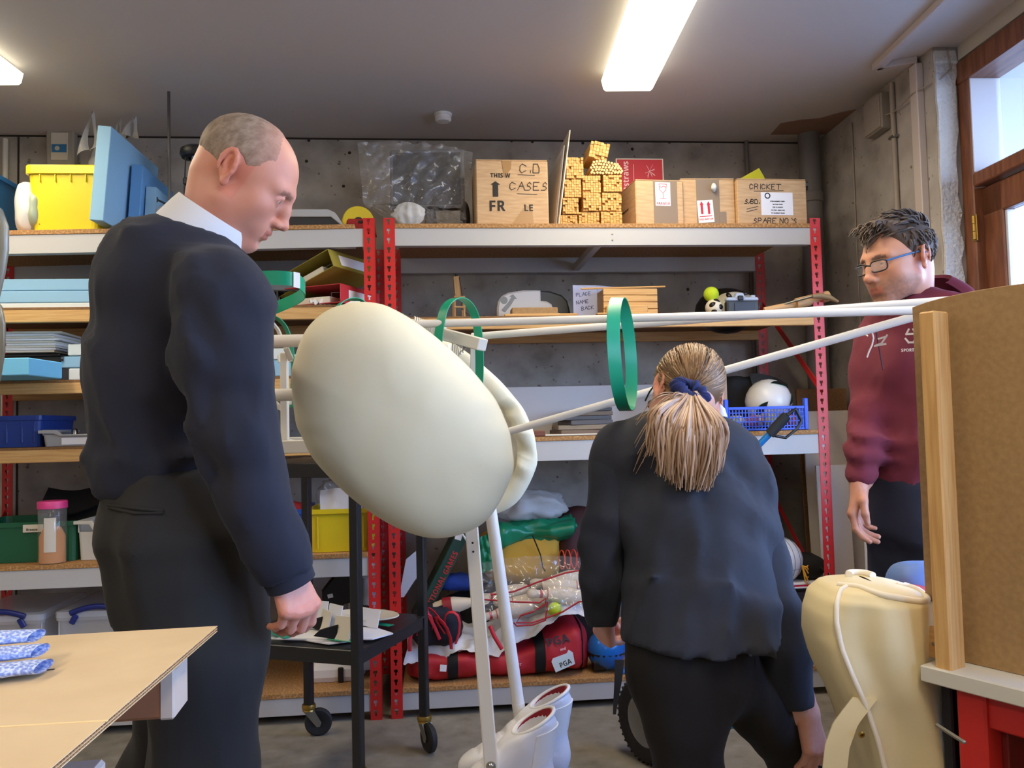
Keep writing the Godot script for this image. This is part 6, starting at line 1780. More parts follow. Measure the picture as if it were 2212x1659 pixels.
func caster(t: Node3D, p: Vector3, ry: float) -> void:   # stem foot at p, wheel trailing
	var at := Transform3D(Basis(Vector3.UP, ry), p)
	var c := obj("caster", mb().lathe([Vector2(0.0, 0.118), Vector2(0.024, 0.118), Vector2(0.026, 0.112), Vector2(0.026, 0.104), Vector2(0.022, 0.1), Vector2(0.024, 0.094), Vector2(0, 0.092)], 18, at), M["brass"], t)
	for s in [-1, 1]:
		obj("fork", mb().prism(PackedVector2Array([Vector2(-0.02, 0.096), Vector2(0.02, 0.096), Vector2(0.046, 0.05), Vector2(0.04, 0.036), Vector2(0.028, 0.036)]), 0.003, at * pt(Vector3(0, 0, s * 0.016 - 0.0015))), M["zinc"], c)
	obj("wheel", mb().lathe([Vector2(0.0, -0.011), Vector2(0.022, -0.011), Vector2(0.024, -0.0125), Vector2(0.044, -0.0125), Vector2(0.05, -0.007), Vector2(0.05, 0.007), Vector2(0.044, 0.0125), Vector2(0.024, 0.0125), Vector2(0.022, 0.011), Vector2(0, 0.011)], 28, at * pt(Vector3(0.034, 0.05, 0), 0, PI / 2)), M["rubber"], c)

func trolley() -> void:
	var bp: Material = M["black paint"]
	# foot points on the floor
	var br := fl(918, 1618)
	var bl := fl(668, 1590)
	var ux := (br - bl).normalized()
	var W := (br - bl).length()
	var uz := Vector3(-ux.z, 0, ux.x)
	var fr := br + uz * 0.47
	var t := thing("trolley", "black steel trolley on casters carrying the white frame", "trolley", Transform3D(Basis(ux, Vector3.UP, uz), bl + (br - bl) / 2 + uz * 0.235))
	var H := 1.035
	for sx in [-1, 1]:
		for sz in [-1, 1]:
			obj("leg", mb().box(Vector3(0.03, H - 0.11, 0.03), pt(Vector3(sx * W / 2, (H + 0.11) / 2, sz * 0.235)), 0.003), bp, t)
			caster(t, Vector3(sx * W / 2, 0, sz * 0.235), [0.5, 2.0, -0.7, 2.6][(sx + 1) + (sz + 1) / 2])
	for y in [0.47, H]:
		var sh := obj("shelf", mb().box(Vector3(W + 0.03, 0.005, 0.47), pt(Vector3(0, y - 0.004, 0)), 0.001), bp, t)
		for s in [-1, 1]:
			obj("rim", mb().box(Vector3(W - 0.02, 0.045, 0.02), pt(Vector3(0, y - 0.024, s * 0.235)), 0.002).box(Vector3(0.02, 0.045, 0.44), pt(Vector3(s * W / 2, y - 0.024, 0)), 0.002), bp, sh)
	# cut-outs lying on the lower shelf
	var T := t.transform
	var y := 0.4685
	var wpm: Material = M["white paper"]
	var gs: Material = M["green strip"]
	var on := func(px: float, py: float) -> Vector3: return T.affine_inverse() * fl(px, py, y)
	var pa := on.call(605, 1398) as Vector3
	for k in 3:
		var p := on.call([596, 640, 720][k], [1398, 1386, 1382][k]) as Vector3
		single("foam_sheet", mb().prism(PackedVector2Array([Vector2(-0.16, -0.06), Vector2(0.15, -0.07), Vector2(0.2, 0.0), Vector2(0.12, 0.08), Vector2(-0.12, 0.07)]), 0.004, Transform3D(Basis.IDENTITY, Vector3.ZERO) * pt(Vector3.ZERO, 0, -PI / 2), 0.0), wpm, ["white foam sheet at the left end of the lower trolley shelf, under the man's hand", "white foam sheet lying in the middle of the lower trolley shelf", "white foam sheet with a curved end at the right of the lower trolley shelf"][k], "foam sheet", T * Transform3D(Basis(Vector3.UP, [0.1, -0.2, 0.25][k]), Vector3(clampf(p.x, -0.05, 0.08), y + 0.0005 + 0.0045 * k, clampf(p.z, -0.12, 0.12))), "white foam sheets on the trolley")
	var cr := on.call(800, 1350) as Vector3
	single("cream_bowl", mb().grid(20, 10, func(u, v):
		var a: float = u * TAU
		var r: float = 0.10 * v
		return Vector3(cos(a) * r * 1.25, 0.018 * v * v, sin(a) * r * 0.8), true, 0.004), M["cream plastic"], "shallow cream dish at the back right of the lower trolley shelf", "dish", T * Transform3D(Basis(), Vector3(clampf(cr.x, -0.1, 0.1), y + 0.016, clampf(cr.z, -0.14, 0.1))))
	# folded card blocks with black foam tails
	var cards := [[690, 1357, 1352, 0.045, 0.055, 0.2, "white", 1], [722, 1372, 1367, 0.05, 0.06, -0.1, "white", 1], [757, 1385, 1362, 0.052, 0.05, 0.05, "white", 0], [703, 1375, 1368, 0.05, 0.05, -0.3, "cream", 1], [718, 1404, 1360, 0.045, 0.052, 0.15, "cream", 1], [800, 1363, 1326, 0.058, 0.042, 0.0, "white", 0]]
	var lbl := ["white card tab standing at the back left of the cut-outs", "white card tab standing just left of the black trolley leg", "white card tab behind the black trolley leg", "cream card tab standing in the middle of the cut-outs", "cream card tab with a black triangular tail at the front edge", "broad white card tab standing right of the black trolley leg"]
	for i in cards.size():
		var q: Array = cards[i]
		var p := on.call(q[0], q[1]) as Vector3
		p.x = clampf(p.x, -W / 2 + 0.05, W / 2 - 0.05)
		p.z = clampf(p.z, -0.19, 0.19)
		var c := thing("card_tab", lbl[i], "card tab", T * pt(Vector3(p.x, y + 0.014, p.z), q[5] - 0.35), "card tabs on the trolley")
		var m: Material = M["off white card"] if q[6] == "cream" else wpm
		obj("tab", mb().box(Vector3(q[3] * 1.5, q[4] * 1.4, 0.004), pt(Vector3(0, q[4] * 0.7, 0), 0, -0.25), 0.001), m, c)
		if q[7]:
			obj("tail", mb().prism(PackedVector2Array([Vector2(0, 0), Vector2(-0.075, 0.012), Vector2(-0.055, 0.03), Vector2(0.002, 0.045)]), 0.012, pt(Vector3(-q[3] / 2, 0.001, -0.004), 0.5), 0.001), M["black cloth"], c)
	for q in [[850, 1361, "green plastic strip poking out to the right of the card tabs", 0.0], [770, 1405, "green plastic strip end at the front edge of the lower trolley shelf", 0.15], [612, 1385, "green plastic strip under the card tabs near the man's hand", -0.2]]:
		var p := on.call(q[0], q[1]) as Vector3
		single("green_strip", mb().box(Vector3(0.12, 0.002, 0.026), pt(Vector3(-0.03, 0.006, 0)), 0.0005), gs, q[2], "plastic strip", T * pt(Vector3(clampf(p.x, -0.18, 0.2), y + 0.01, clampf(p.z, -0.2, 0.2)), q[3] - 0.3), "green strips on the trolley")

# outline of the cream oval, in pixels of its own 2.05 m plane
const OVAL := [631, 808, 635.6, 786, 646, 750, 663, 712.6, 687, 685.5, 717, 666.5, 750, 657, 779, 653, 823, 658, 861, 674.6, 893, 693.6, 934, 723.5, 969, 753.3, 1010, 791.3, 1045, 832, 1070, 864.5, 1089, 905, 1100, 935, 1106, 975, 1108.7, 1003, 1103, 1032, 1079, 1084, 1049, 1124.5, 1008, 1149, 959.5, 1161, 913, 1158.4, 859, 1139.4, 805, 1108, 759, 1073, 721, 1037.7, 688, 1002, 669, 975, 655.6, 945, 643.8, 921.5, 638, 892, 633, 843]

func hoop(t: Node3D, at: Vector3, pts: Array, wide: Vector3, w: float, m: Material) -> MeshInstance3D:   # flat strip along the points, its width along wide
	return obj("green_hoop", mb().grid(pts.size() * 4, 3, func(u, v):
		var f: float = u * (pts.size() - 1)
		var i := clampi(int(f), 0, pts.size() - 2)
		var p: Vector3 = pts[i].cubic_interpolate(pts[i + 1], pts[maxi(i - 1, 0)], pts[mini(i + 2, pts.size() - 1)], f - i)
		return p + wide * (w * (v - 0.5)), false, 0.0025), m, t, at)

func puppet() -> void:
	var wpn: Material = M["white paint"]
	var wpl: Material = M["white plastic"]
	var gs: Material = M["green strip"]
	var cf: Material = M["cream foam"]
	var PO := wp(872, 905, 2.3)
	PO.y = 0.0
	var pup := thing("puppet", "big bird-like puppet of cream foam ovals, white frame, tail tubes and skate boots", "puppet", PO)
	# near oval
	var zc := 2.06
	var c := wp(872, 905, zc)
	var out := []
	for i in range(0, OVAL.size(), 2):
		out.append(wp(OVAL[i], OVAL[i + 1], zc) - c)
	var k := out.size()
	var nz := CB.z
	var dome := func(u: float, rho: float, dep: float) -> Vector3:
		var f := u * k
		var i := int(f) % k
		var p: Vector3 = out[i].cubic_interpolate(out[(i + 1) % k], out[(i + k - 1) % k], out[(i + 2) % k], f - int(f))
		return p * rho + nz * dep * sqrt(maxf(1.0 - pow(rho, 2.6), 0.0))
	var bump := wob(401, 4.0)
	var t := obj("foam_oval", mb().grid(120, 26, func(u, v):
		var rho: float = sin(v * PI / 2)
		var p: Vector3 = dome.call(u, rho, 0.125)
		return p + nz * (0.0035 * bump.get_noise_2d(p.x * 1.3, p.y * 1.3)), true), cf, pup, c - PO)
	t.set_meta("label", "large smooth near oval")
	obj("back", mb().grid(120, 8, func(u, v): return dome.call(u, 1.0 - v * 0.09, 0.0) - nz * 0.02 * sin(v * PI / 2), true, 0.004), cf, t)
	obj("lining", mb().grid(60, 3, func(u, v): return dome.call(u, 0.92 * (1.0 - v), 0.0) - nz * 0.005, true), M["off white card"], t)
	# far oval, seen from its hollow side
	var z2 := 2.62
	var c2 := wp(975, 915, z2)
	var sc := 1.0
	var rimn := wob(405, 6.0)
	t = obj("foam_oval", mb().grid(120, 12, func(u, v):
		var a: float = v * TAU
		var p: Vector3 = dome.call(u, 1.0, 0.0) * sc
		var inw := -p.normalized()
		var fold: float = 0.009 * sin(u * 58.0) * smoothstep(0.2, 0.6, absf(rimn.get_noise_1d(u * 4.0)) * 2.0)
		return p + inw * (0.032 * (1.0 - cos(a)) * (1.0 + 0.3 * rimn.get_noise_1d(u * 3.0))) + nz * (0.02 * sin(a) + fold * (1 - cos(a))), true, 0.0, true), cf, pup, c2 - PO)
	t.set_meta("label", "far oval with a folded rim")
	obj("shell", mb().grid(80, 14, func(u, v):
		var rho: float = sin((1.0 - v) * PI / 2)
		return dome.call(u, rho, 0.0) * sc * 0.985 - nz * 0.10 * sqrt(maxf(1.0 - pow(rho, 2.4), 0.0)), true, 0.006), cf, t)
	obj("lining", mb().grid(80, 8, func(u, v): return dome.call(u, 0.9 * (1 - v), 0.0) * sc - nz * (0.015 + 0.03 * v), true), M["off white card"], t)
	# white frame on the trolley
	var o := wp(800, 965, 2.35)
	var f := pup
	o = PO
	var L := func(px, py, d): return wp(px, py, d) - PO
	obj("base_rail", mb().bar(L.call(540, 968, 2.30), L.call(980, 955, 2.32), 0.036, 0.03), wpn, f)
	obj("base_rail", mb().bar(L.call(560, 958, 2.60), L.call(1010, 950, 2.58), 0.036, 0.03), wpn, f)
	obj("tube", mb().tube([L.call(560, 738, 2.16), L.call(760, 733, 2.14)], 0.0165, 16), wpl, f)
	obj("tube", mb().tube([L.call(560, 854, 2.18), L.call(760, 850, 2.16)], 0.0165, 16), wpl, f)
	obj("post", mb().bar(L.call(614, 762, 2.34), L.call(616, 955, 2.34), 0.02, 0.022, Vector3.RIGHT), wpn, f)
	obj("post", mb().bar(L.call(1024, 744, 2.46), L.call(1020, 950, 2.46), 0.02, 0.022, Vector3.RIGHT), wpn, f)
	obj("cross_rail", mb().bar(L.call(600, 775, 2.40), L.call(760, 770, 2.5), 0.022, 0.012), wpn, f)
	obj("cross_rail", mb().bar(L.call(612, 868, 2.4), L.call(760, 866, 2.5), 0.018, 0.012), wpn, f)
	obj("slat", mb().bar(L.call(590, 942, 2.36), L.call(640, 958, 2.34), 0.012, 0.02), wpn, f)
	obj("gusset", mb().prism(PackedVector2Array([Vector2(0, 0), Vector2(0.012, -0.05), Vector2(0.045, -0.066), Vector2(0.05, -0.05), Vector2(0.028, -0.045), Vector2(0.018, 0.04), Vector2(0.0, 0.09)]), 0.006, Transform3D(Basis(), L.call(572, 838, 2.36) as Vector3), 0.001), wpl, f)
	obj("gusset", mb().prism(PackedVector2Array([Vector2(0, 0), Vector2(0.02, 0.03), Vector2(0.03, 0.02), Vector2(0.016, -0.02), Vector2(0.0, -0.05)]), 0.006, Transform3D(Basis(), L.call(582, 888, 2.36) as Vector3), 0.001), wpl, f)
	var arc := [L.call(566, 683, 2.3), L.call(585, 692, 2.3), L.call(601, 712, 2.3), L.call(613, 740, 2.31), L.call(628, 778, 2.33)]
	obj("curved_strip", mb().grid(20, 2, func(u, v):
		var q: float = u * 4
		var i := clampi(int(q), 0, 3)
		return arc[i].lerp(arc[i + 1], q - i) + nz * (0.004) + CB.x * 0.013 * (v - 0.5) * 1.0 + CB.z * 0.02 * (v - 0.5), false, 0.004), wpn, f)
	obj("fixing_plate", mb().bar(L.call(618, 752, 2.3), L.call(629, 778, 2.3), 0.016, 0.004, Vector3.RIGHT), mat("alloy", c8(190, 188, 180), 0.35, {"metallic": 0.5}), f)
	obj("top_plank", mb().bar(L.call(955, 721, 2.36), L.call(1043, 745, 2.30), 0.034, 0.05), wpn, f)
	obj("top_plank", mb().bar(L.call(820, 690, 2.44), L.call(958, 716, 2.40), 0.034, 0.05), wpn, f)
	var wr := mb()
	for i in 9:
		wr.tube(range(14).map(func(j): return (L.call(896 + i * 4.6, 704 + i * 1.6, 2.33) as Vector3) + Vector3(0.004 * sin(j * 1.0), 0.026 * cos(TAU * j / 14.0), 0.026 * sin(TAU * j / 14.0))), 0.0022, 4, true)
	obj("cord_wrapping", wr, mat("cord", c8(226, 220, 208), 0.8), f)
	var cd := mb()
	for i in 6:
		cd.tube([L.call(977 + i * 3.5, 735, 2.36), L.call(978 + i * 4.5, 782 - i * 4, 2.4)], 0.0018, 4)
	cd.tube([L.call(1008, 752, 2.34), L.call(994, 760, 2.34), L.call(986, 782, 2.34), L.call(992, 800, 2.36)], 0.0022, 5)
	obj("cord", cd, M["cord"], f)
	# plastic film hanging inside
	obj("film_sheet", mb().grid(12, 12, func(u, v): return -PO + wp(lerpf(962, 1026, u), lerpf(742, 850, v) + 12 * u, 2.42 + 0.03 * sin(u * 4.0)), false, 0.0), M["clear film"], pup)
	# three long tubes of the tail
	var tubes := [[[905, 700, 2.28], [2064, 668, 2.02], 0.0108], [[1020, 727, 2.52], [2066, 648, 2.08], 0.0110], [[1082, 937, 2.50], [2050, 663, 2.10], 0.0112]]
	for q in tubes:
		var a := wp(q[0][0], q[0][1], q[0][2])
		var b := wp(q[1][0], q[1][1], q[1][2])
		var tb := obj("tail_tube", mb().tube([Vector3.ZERO, (b - a) * 0.5, b - a], q[2], 18), wpl, pup, a - PO)
		obj("end_plug", mb().tube([(b - a), (b - a) * 1.004], q[2] * 0.8, 14), M["cream plastic"], tb)
	# green hoops
	var ho := wp(1340, 760, 2.05)
	var ring := []
	for i in 29:
		var a := PI / 2 + TAU * i / 28.0 + 0.0
		var ex := 0.0 if true else 0.0
		var yy := wp(1340, 765 - 122 * sin(a), 2.05).y - ho.y
		ring.append(Vector3(0.006 - 0.036 * cos(a) - 0.004 * sin(a), yy, 0.115 * cos(a)))
	var h := hoop(pup, ho - PO, ring, Vector3(0.97, 0, -0.24), 0.033, gs)
	ho = wp(985, 720, 2.35)
	var pts2 := [[946, 790, 2.26], [946, 745, 2.26], [951, 700, 2.26], [962, 662, 2.27], [982, 645, 2.30], [1003, 648, 2.35], [1020, 668, 2.40], [1030, 700, 2.42], [1035, 745, 2.42], [1036, 795, 2.42], [1034, 850, 2.42]]
	h = hoop(pup, ho - PO, pts2.map(func(e): return wp(e[0], e[1], e[2]) - ho), Vector3(0.75, 0, 0.45), 0.032, gs)
	ho = wp(755, 665, 2.5)
	h = hoop(pup, ho - PO, [[722, 700, 2.45], [724, 672, 2.45], [738, 653, 2.46], [760, 646, 2.48], [782, 653, 2.50], [796, 680, 2.52]].map(func(e): return wp(e[0], e[1], e[2]) - ho), Vector3(0.6, 0.1, 0.75), 0.034, gs)
	obj("white_edge", mb().tube([[742, 662, 2.44], [758, 654, 2.45], [776, 654, 2.46], [790, 664, 2.47]].map(func(e): return wp(e[0], e[1], e[2]) - ho), 0.005, 6), wpl, h)
	ho = wp(610, 625, 2.2)
	var curl := [[490, 618, 2.25], [520, 606, 2.2], [560, 601, 2.13], [600, 600, 2.11], [636, 604, 2.12], [656, 618, 2.18], [657, 632, 2.28], [640, 645, 2.36], [612, 658, 2.40], [580, 672, 2.42], [552, 690, 2.42]]
	h = hoop(pup, ho - PO, curl.map(func(e): return wp(e[0], e[1], e[2]) - ho), CB.y, 0.036, gs)
	obj("tape", mb().grid(6, 3, func(u, v): return (wp(lerpf(634, 648, u), lerpf(587, 620, v) + 3 * u, 2.112 + 0.01 * u) - ho), false, 0.002), M["white paper"], h)
	ho = wp(620, 720, 2.38)
	h = hoop(pup, ho - PO, [[562, 680, 2.4], [590, 684, 2.4], [612, 700, 2.4], [626, 730, 2.41], [632, 770, 2.42], [632, 830, 2.42], [628, 880, 2.42]].map(func(e): return wp(e[0], e[1], e[2]) - ho), Vector3(0.5, 0.0, 0.85), 0.036, gs)
	obj("taped_stick", mb().tube([wp(555, 652, 2.38) - PO, wp(598, 661, 2.38) - PO], 0.009, 8), M["white paper"], pup)
	# legs
	var a := wp(1017, 1120, 2.34)
	var b := wp(1064, 1690, 2.20)
	var lg := obj("leg", mb().bar(Vector3.ZERO, b - a, 0.037, 0.02, Vector3.RIGHT, 0.003), wpn, pup, a - PO)
	lg.set_meta("label", "flat white slat leg")
	var dl := (b - a)
	var bl := mb()
	for q in [0.095, 0.13]:
		bl.ball(dl * q + CB.z * 0.0105, Vector3(0.003, 0.003, 0.001), CB, 8)
	obj("screw", bl, M["ink"], lg)
	obj("bolt", mb().lathe([Vector2(0, 0.008), Vector2(0.006, 0.007), Vector2(0.008, 0.003), Vector2(0.013, 0.002), Vector2(0.013, 0)], 16, Transform3D(CB * Basis(Vector3.RIGHT, PI / 2), dl * 0.935 + CB.z * 0.011)), M["chrome"], lg)
	a = wp(1058, 1090, 2.52)
	b = wp(1131, 1600, 2.50)
	lg = obj("leg", mb().tube([Vector3.ZERO, (b - a) * 0.88], 0.0185, 18), wpl, pup, a - PO)
	lg.set_meta("label", "round white tube leg")
	obj("sleeve", mb().tube([(b - a) * 0.84, b - a], 0.0195, 18), wpl, lg)
	skate(pup, PO, 3.45, wp(1112, 1620, 2.26))
	skate(pup, PO, 3.35, wp(1150, 1590, 2.46))

func skate(pup: Node3D, PO: Vector3, turn: float, at: Vector3) -> void:   # toe along +x before turning
	at.y = 0.0
	var sh := mat("skate shell", c8(226, 226, 232), 0.35)
	var y0 := 0.10
	var s := sdf()
	s.ell(Vector3(0.140, y0 + 0.045, 0), Vector3(0.085, 0.052, 0.052), 0.03)
	s.econe(Vector3(-0.065, y0 + 0.05, 0), Vector3(0.10, y0 + 0.05, 0), Vector3.UP, 0.056, 0.047, 1, 0.98, 0.03)
	s.econe(Vector3(-0.025, y0 + 0.06, 0), Vector3(-0.055, y0 + 0.215, 0), Vector3.RIGHT, 0.068, 0.050, 1, 1.0, 0.04)
	s.cone(Vector3(0.13, y0 + 0.055, 0), Vector3(-0.01, y0 + 0.165, 0), 0.044, 0.042, 0.03)
	s.plane(Vector3(0, y0, 0), Vector3.DOWN, 0.01)
	s.plane(Vector3(-0.05, y0 + 0.222, 0), Vector3(0.45, 1, 0), 0.012)
	s.ell(Vector3(-0.055, y0 + 0.245, 0), Vector3(0.05, 0.11, 0.036), 0.012, 1)
	for q in [[0.165, 0.105, 0.9], [0.125, 0.118, 0.9], [0.088, 0.148, 0.8], [0.05, 0.18, 0.7]]:   # grooves across the instep
		s.econe(Vector3(q[0], y0 + q[1] - 0.01, -0.1), Vector3(q[0], y0 + q[1] - 0.01, 0.1), Vector3(1, q[2], 0), 0.0035, 0.011, 1, 1, 0.005, 1)
	s.cone(Vector3(-0.13, y0 + 0.075, 0.058), Vector3(0.02, y0 + 0.085, 0.060), 0.006, 0.006, 0.006, 1)
	s.cone(Vector3(-0.13, y0 + 0.075, -0.058), Vector3(0.02, y0 + 0.085, -0.060), 0.006, 0.006, 0.006, 1)
	s.ell(Vector3(-0.02, y0 + 0.075, 0.062), Vector3(0.022, 0.012, 0.016), 0.006, 1)
	var t := obj("skate_boot", s.build(mb(), Vector3(-0.17, y0 - 0.02, -0.09), Vector3(0.24, y0 + 0.30, 0.09), 0.005), sh, pup, Transform3D(Basis(Vector3.UP, turn), at - PO))
	obj("lining", mb().grid(24, 6, func(u, v):
		var a: float = u * TAU
		return Vector3(-0.057 + cos(a) * (0.050 - 0.006 * v), y0 + 0.222 - v * 0.10 - cos(a) * 0.026, sin(a) * (0.037 - 0.004 * v)), true, 0.003), mat("lining red", c8(150, 28, 40), 0.8), t)
	obj("collar_roll", mb().tube(range(24).map(func(i): return Vector3(-0.056 + cos(TAU * i / 24.0) * 0.059, y0 + 0.222 - cos(TAU * i / 24.0) * 0.027, sin(TAU * i / 24.0) * 0.043)), 0.0055, 8, true), M["white plastic"], t)
	obj("cuff_plate", mb().grid(18, 8, func(u, v):
		var a: float = PI - 1.7 + u * 3.4
		return Vector3(-0.038 - 0.018 * v + cos(a) * 0.069, y0 + 0.115 + v * 0.085 - 0.012 * cos(a), sin(a) * 0.051), false, 0.004), M["white plastic"], t)
	obj("buckle", mb().box(Vector3(0.05, 0.018, 0.008), pt(Vector3(-0.02, y0 + 0.14, 0.058), 0, 0, -0.3), 0.003), M["white plastic"], t)
	obj("sole", mb().prism(PackedVector2Array([Vector2(-0.12, 0), Vector2(-0.115, 0.016), Vector2(0.20, 0.016), Vector2(0.215, 0.004), Vector2(0.19, 0)]), 0.084, pt(Vector3(0, y0 - 0.01, -0.042)), 0.004), mat("sole blue grey", c8(120, 146, 186), 0.5), t)
	obj("frame", mb().prism(PackedVector2Array([Vector2(-0.11, 0.066), Vector2(-0.12, 0.03), Vector2(0.14, 0.03), Vector2(0.15, 0.066)]), 0.034, pt(Vector3(0, y0 - 0.075, -0.017)), 0.003), M["sole blue grey"], t)
	for i in 4:
		obj("wheel", mb().lathe([Vector2(0, -0.012), Vector2(0.03, -0.012), Vector2(0.038, -0.004), Vector2(0.038, 0.004), Vector2(0.03, 0.012), Vector2(0, 0.012)], 20, pt(Vector3(-0.1 + i * 0.08, 0.038, 0), 0, PI / 2)), M["rubber"], t)

func foreground() -> void:
	# cardboard sheet on the bench at the lower left
	var Y := 0.86
	var k := fl(470, 1352, Y)
	var l0 := fl(-40, 1381, Y)
	var r1 := fl(104, 1664, Y)
	var far := (l0 - k).normalized()
	var side := (r1 - k).normalized()
	var t := thing("cardboard_sheet", "big flat corrugated cardboard sheet in the lower left foreground", "cardboard sheet", k)
	var A := far * 1.1
	var B := side * 1.15
	var poly := PackedVector2Array([Vector2.ZERO, Vector2(A.x, A.z), Vector2(A.x + B.x, A.z + B.z), Vector2(B.x, B.z)])
	var flat := Transform3D(Basis(Vector3.RIGHT, Vector3.BACK, Vector3.DOWN), Vector3.ZERO)   # x, y of the outline become x, z
	var cs: Material = M["cardboard sheet"]
	obj("top_liner", mb().prism(poly, 0.0008, flat), cs, t)
	obj("bottom_liner", mb().prism(poly, 0.0008, flat * pt(Vector3(0, 0, 0.0068))), cs, t)
	obj("middle_liner", mb().prism(poly, 0.0005, flat * pt(Vector3(0, 0, 0.0038))), cs, t)
	var fm := mb()
	var nrm := side.cross(Vector3.UP).normalized()
	for row in 2:
		var pts := []
		var nn := int(B.length() / 0.003)
		for e in 2:
			pts.append([])
			for i in nn:
				pts[e].append(side * (i * 0.003 + 0.002) + Vector3(0, -0.0022 - row * 0.0031 + 0.0012 * (1.0 if i % 2 else -1.0), 0) + far * (0.0005 + e * 0.05))
		for i in nn - 1:
			fm.quad(pts[0][i], pts[0][i + 1], pts[1][i + 1], pts[1][i], Vector3.UP)
	obj("fluting", fm, mat("flute", c8(190, 150, 112), 0.85), t).set_meta("kind", "stuff")
	obj("crease", mb().bar(fl(232, 1557, Y) - k, fl(-60, 1574, Y) - k, 0.0012, 0.004, Vector3.UP, 0.0002), mat("crease", c8(232, 204, 150), 0.8), t)
	obj("mark", mb().box(Vector3(0.008, 0.0005, 0.004), Transform3D(Basis(Vector3.UP, 0.3), fl(110, 1447, Y) - k + Vector3(0, 0.0004, 0)), 0), M["ink"], t)
	# the workbench below
	var wb := thing("workbench", "pale wooden workbench frame under the cardboard sheet", "workbench", Vector3(k.x - 0.6, 0, k.z + 0.6))
	var o := Vector3(k.x - 0.6, 0, k.z + 0.6)
	var bwd := mat("bench wood", c8(196, 180, 166), 0.6)
	var e0 := fl(375, 1470, Y - 0.05)
	var e1 := fl(160, 1640, Y - 0.05)
	obj("rail", mb().bar(e0 - o + Vector3(-0.0, -0.008, 0), e0 + far * 0.9 - o + Vector3(0, -0.008, 0), 0.062, 0.07, Vector3.UP, 0.004), mat("rail brown", c8(150, 98, 66), 0.6), wb)
	obj("rail_end", mb().box(Vector3(0.02, 0.064, 0.072), Transform3D(Basis(far, Vector3.UP, far.cross(Vector3.UP)), e0 - o + Vector3(0, -0.008, 0)), 0.003), bwd, wb)
	var lg := fl(162, 1640, Y - 0.08)
	for q in [Vector3.ZERO, far * 0.8]:
		for z in [0.0, 0.75]:
			var p: Vector3 = lg + q + side * z * 0.6
			obj("leg", mb().box(Vector3(0.05, Y - 0.09, 0.05), Transform3D(Basis(far, Vector3.UP, far.cross(Vector3.UP)), Vector3(p.x, (Y - 0.09) / 2, p.z) - o), 0.004), bwd, wb)
	obj("top_board", mb().bar(k + far * 0.35 + side * 0.35 - o + Vector3(0, -0.022, 0), k + far * 1.05 + side * 0.35 - o + Vector3(0, -0.022, 0), 0.02, 0.5, Vector3.UP, 0.003), bwd, wb)
	# rag
	var rp := fl(-10, 1468, Y)
	t = thing("paper_towel", "blue and white patterned paper towel folded on the cardboard sheet", "paper towel", rp)
	var bt := noise(0.09, 51, [[0.0, c8(104, 124, 196)], [0.40, c8(140, 160, 216)], [0.6, c8(196, 206, 232)], [1.0, c8(226, 230, 242)]], 256, FastNoiseLite.TYPE_CELLULAR, 2)
	var tm := tmat("towel print", bt, Vector3(9, 9, 9), 0.9)
	var n := wob(505, 16.0)
	for i in 3:
		obj("fold", mb().grid(24, 20, func(u, v):
			var a: float = v * TAU
			var x: float = -0.15 + u * (0.20 - 0.022 * i)
			var taper: float = 1.0 - 0.35 * u
			return Vector3(x, 0.011 + 0.016 * i * taper + 0.010 * taper * sin(a), 0.062 - 0.03 * i - 0.075 * u + 0.032 * cos(a) * taper + 0.004 * n.get_noise_2d(x * 1.5, i * 3.0)), false, 0.0, true), tm, t)
	# grey hoop cut by the left edge
	t = thing("metal_loop", "curved pale metal bow cut off by the left edge of the photo", "metal bow", wp(0, 650, 1.9))
	var c := wp(0, 650, 1.9)
	var am := mat("bow metal", c8(160, 162, 156), 0.35, {"metallic": 0.3})
	obj("upper_bow", mb().tube([wp(-30, 440, 1.9) - c, wp(-4, 458, 1.9) - c, wp(8, 490, 1.9) - c, wp(8, 540, 1.9) - c, wp(0, 590, 1.9) - c, wp(-14, 650, 1.9) - c], 0.011, 12), am, t)
	obj("lower_bow", mb().tube([wp(-24, 640, 1.9) - c, wp(-4, 665, 1.9) - c, wp(3, 700, 1.9) - c, wp(2, 760, 1.9) - c, wp(-8, 820, 1.9) - c, wp(-30, 870, 1.9) - c, wp(-30, 640, 1.9) - c], 0.009, 12), am, t)
	# right: brown sheet with pine battens, on the white-topped red bench
	right_side()

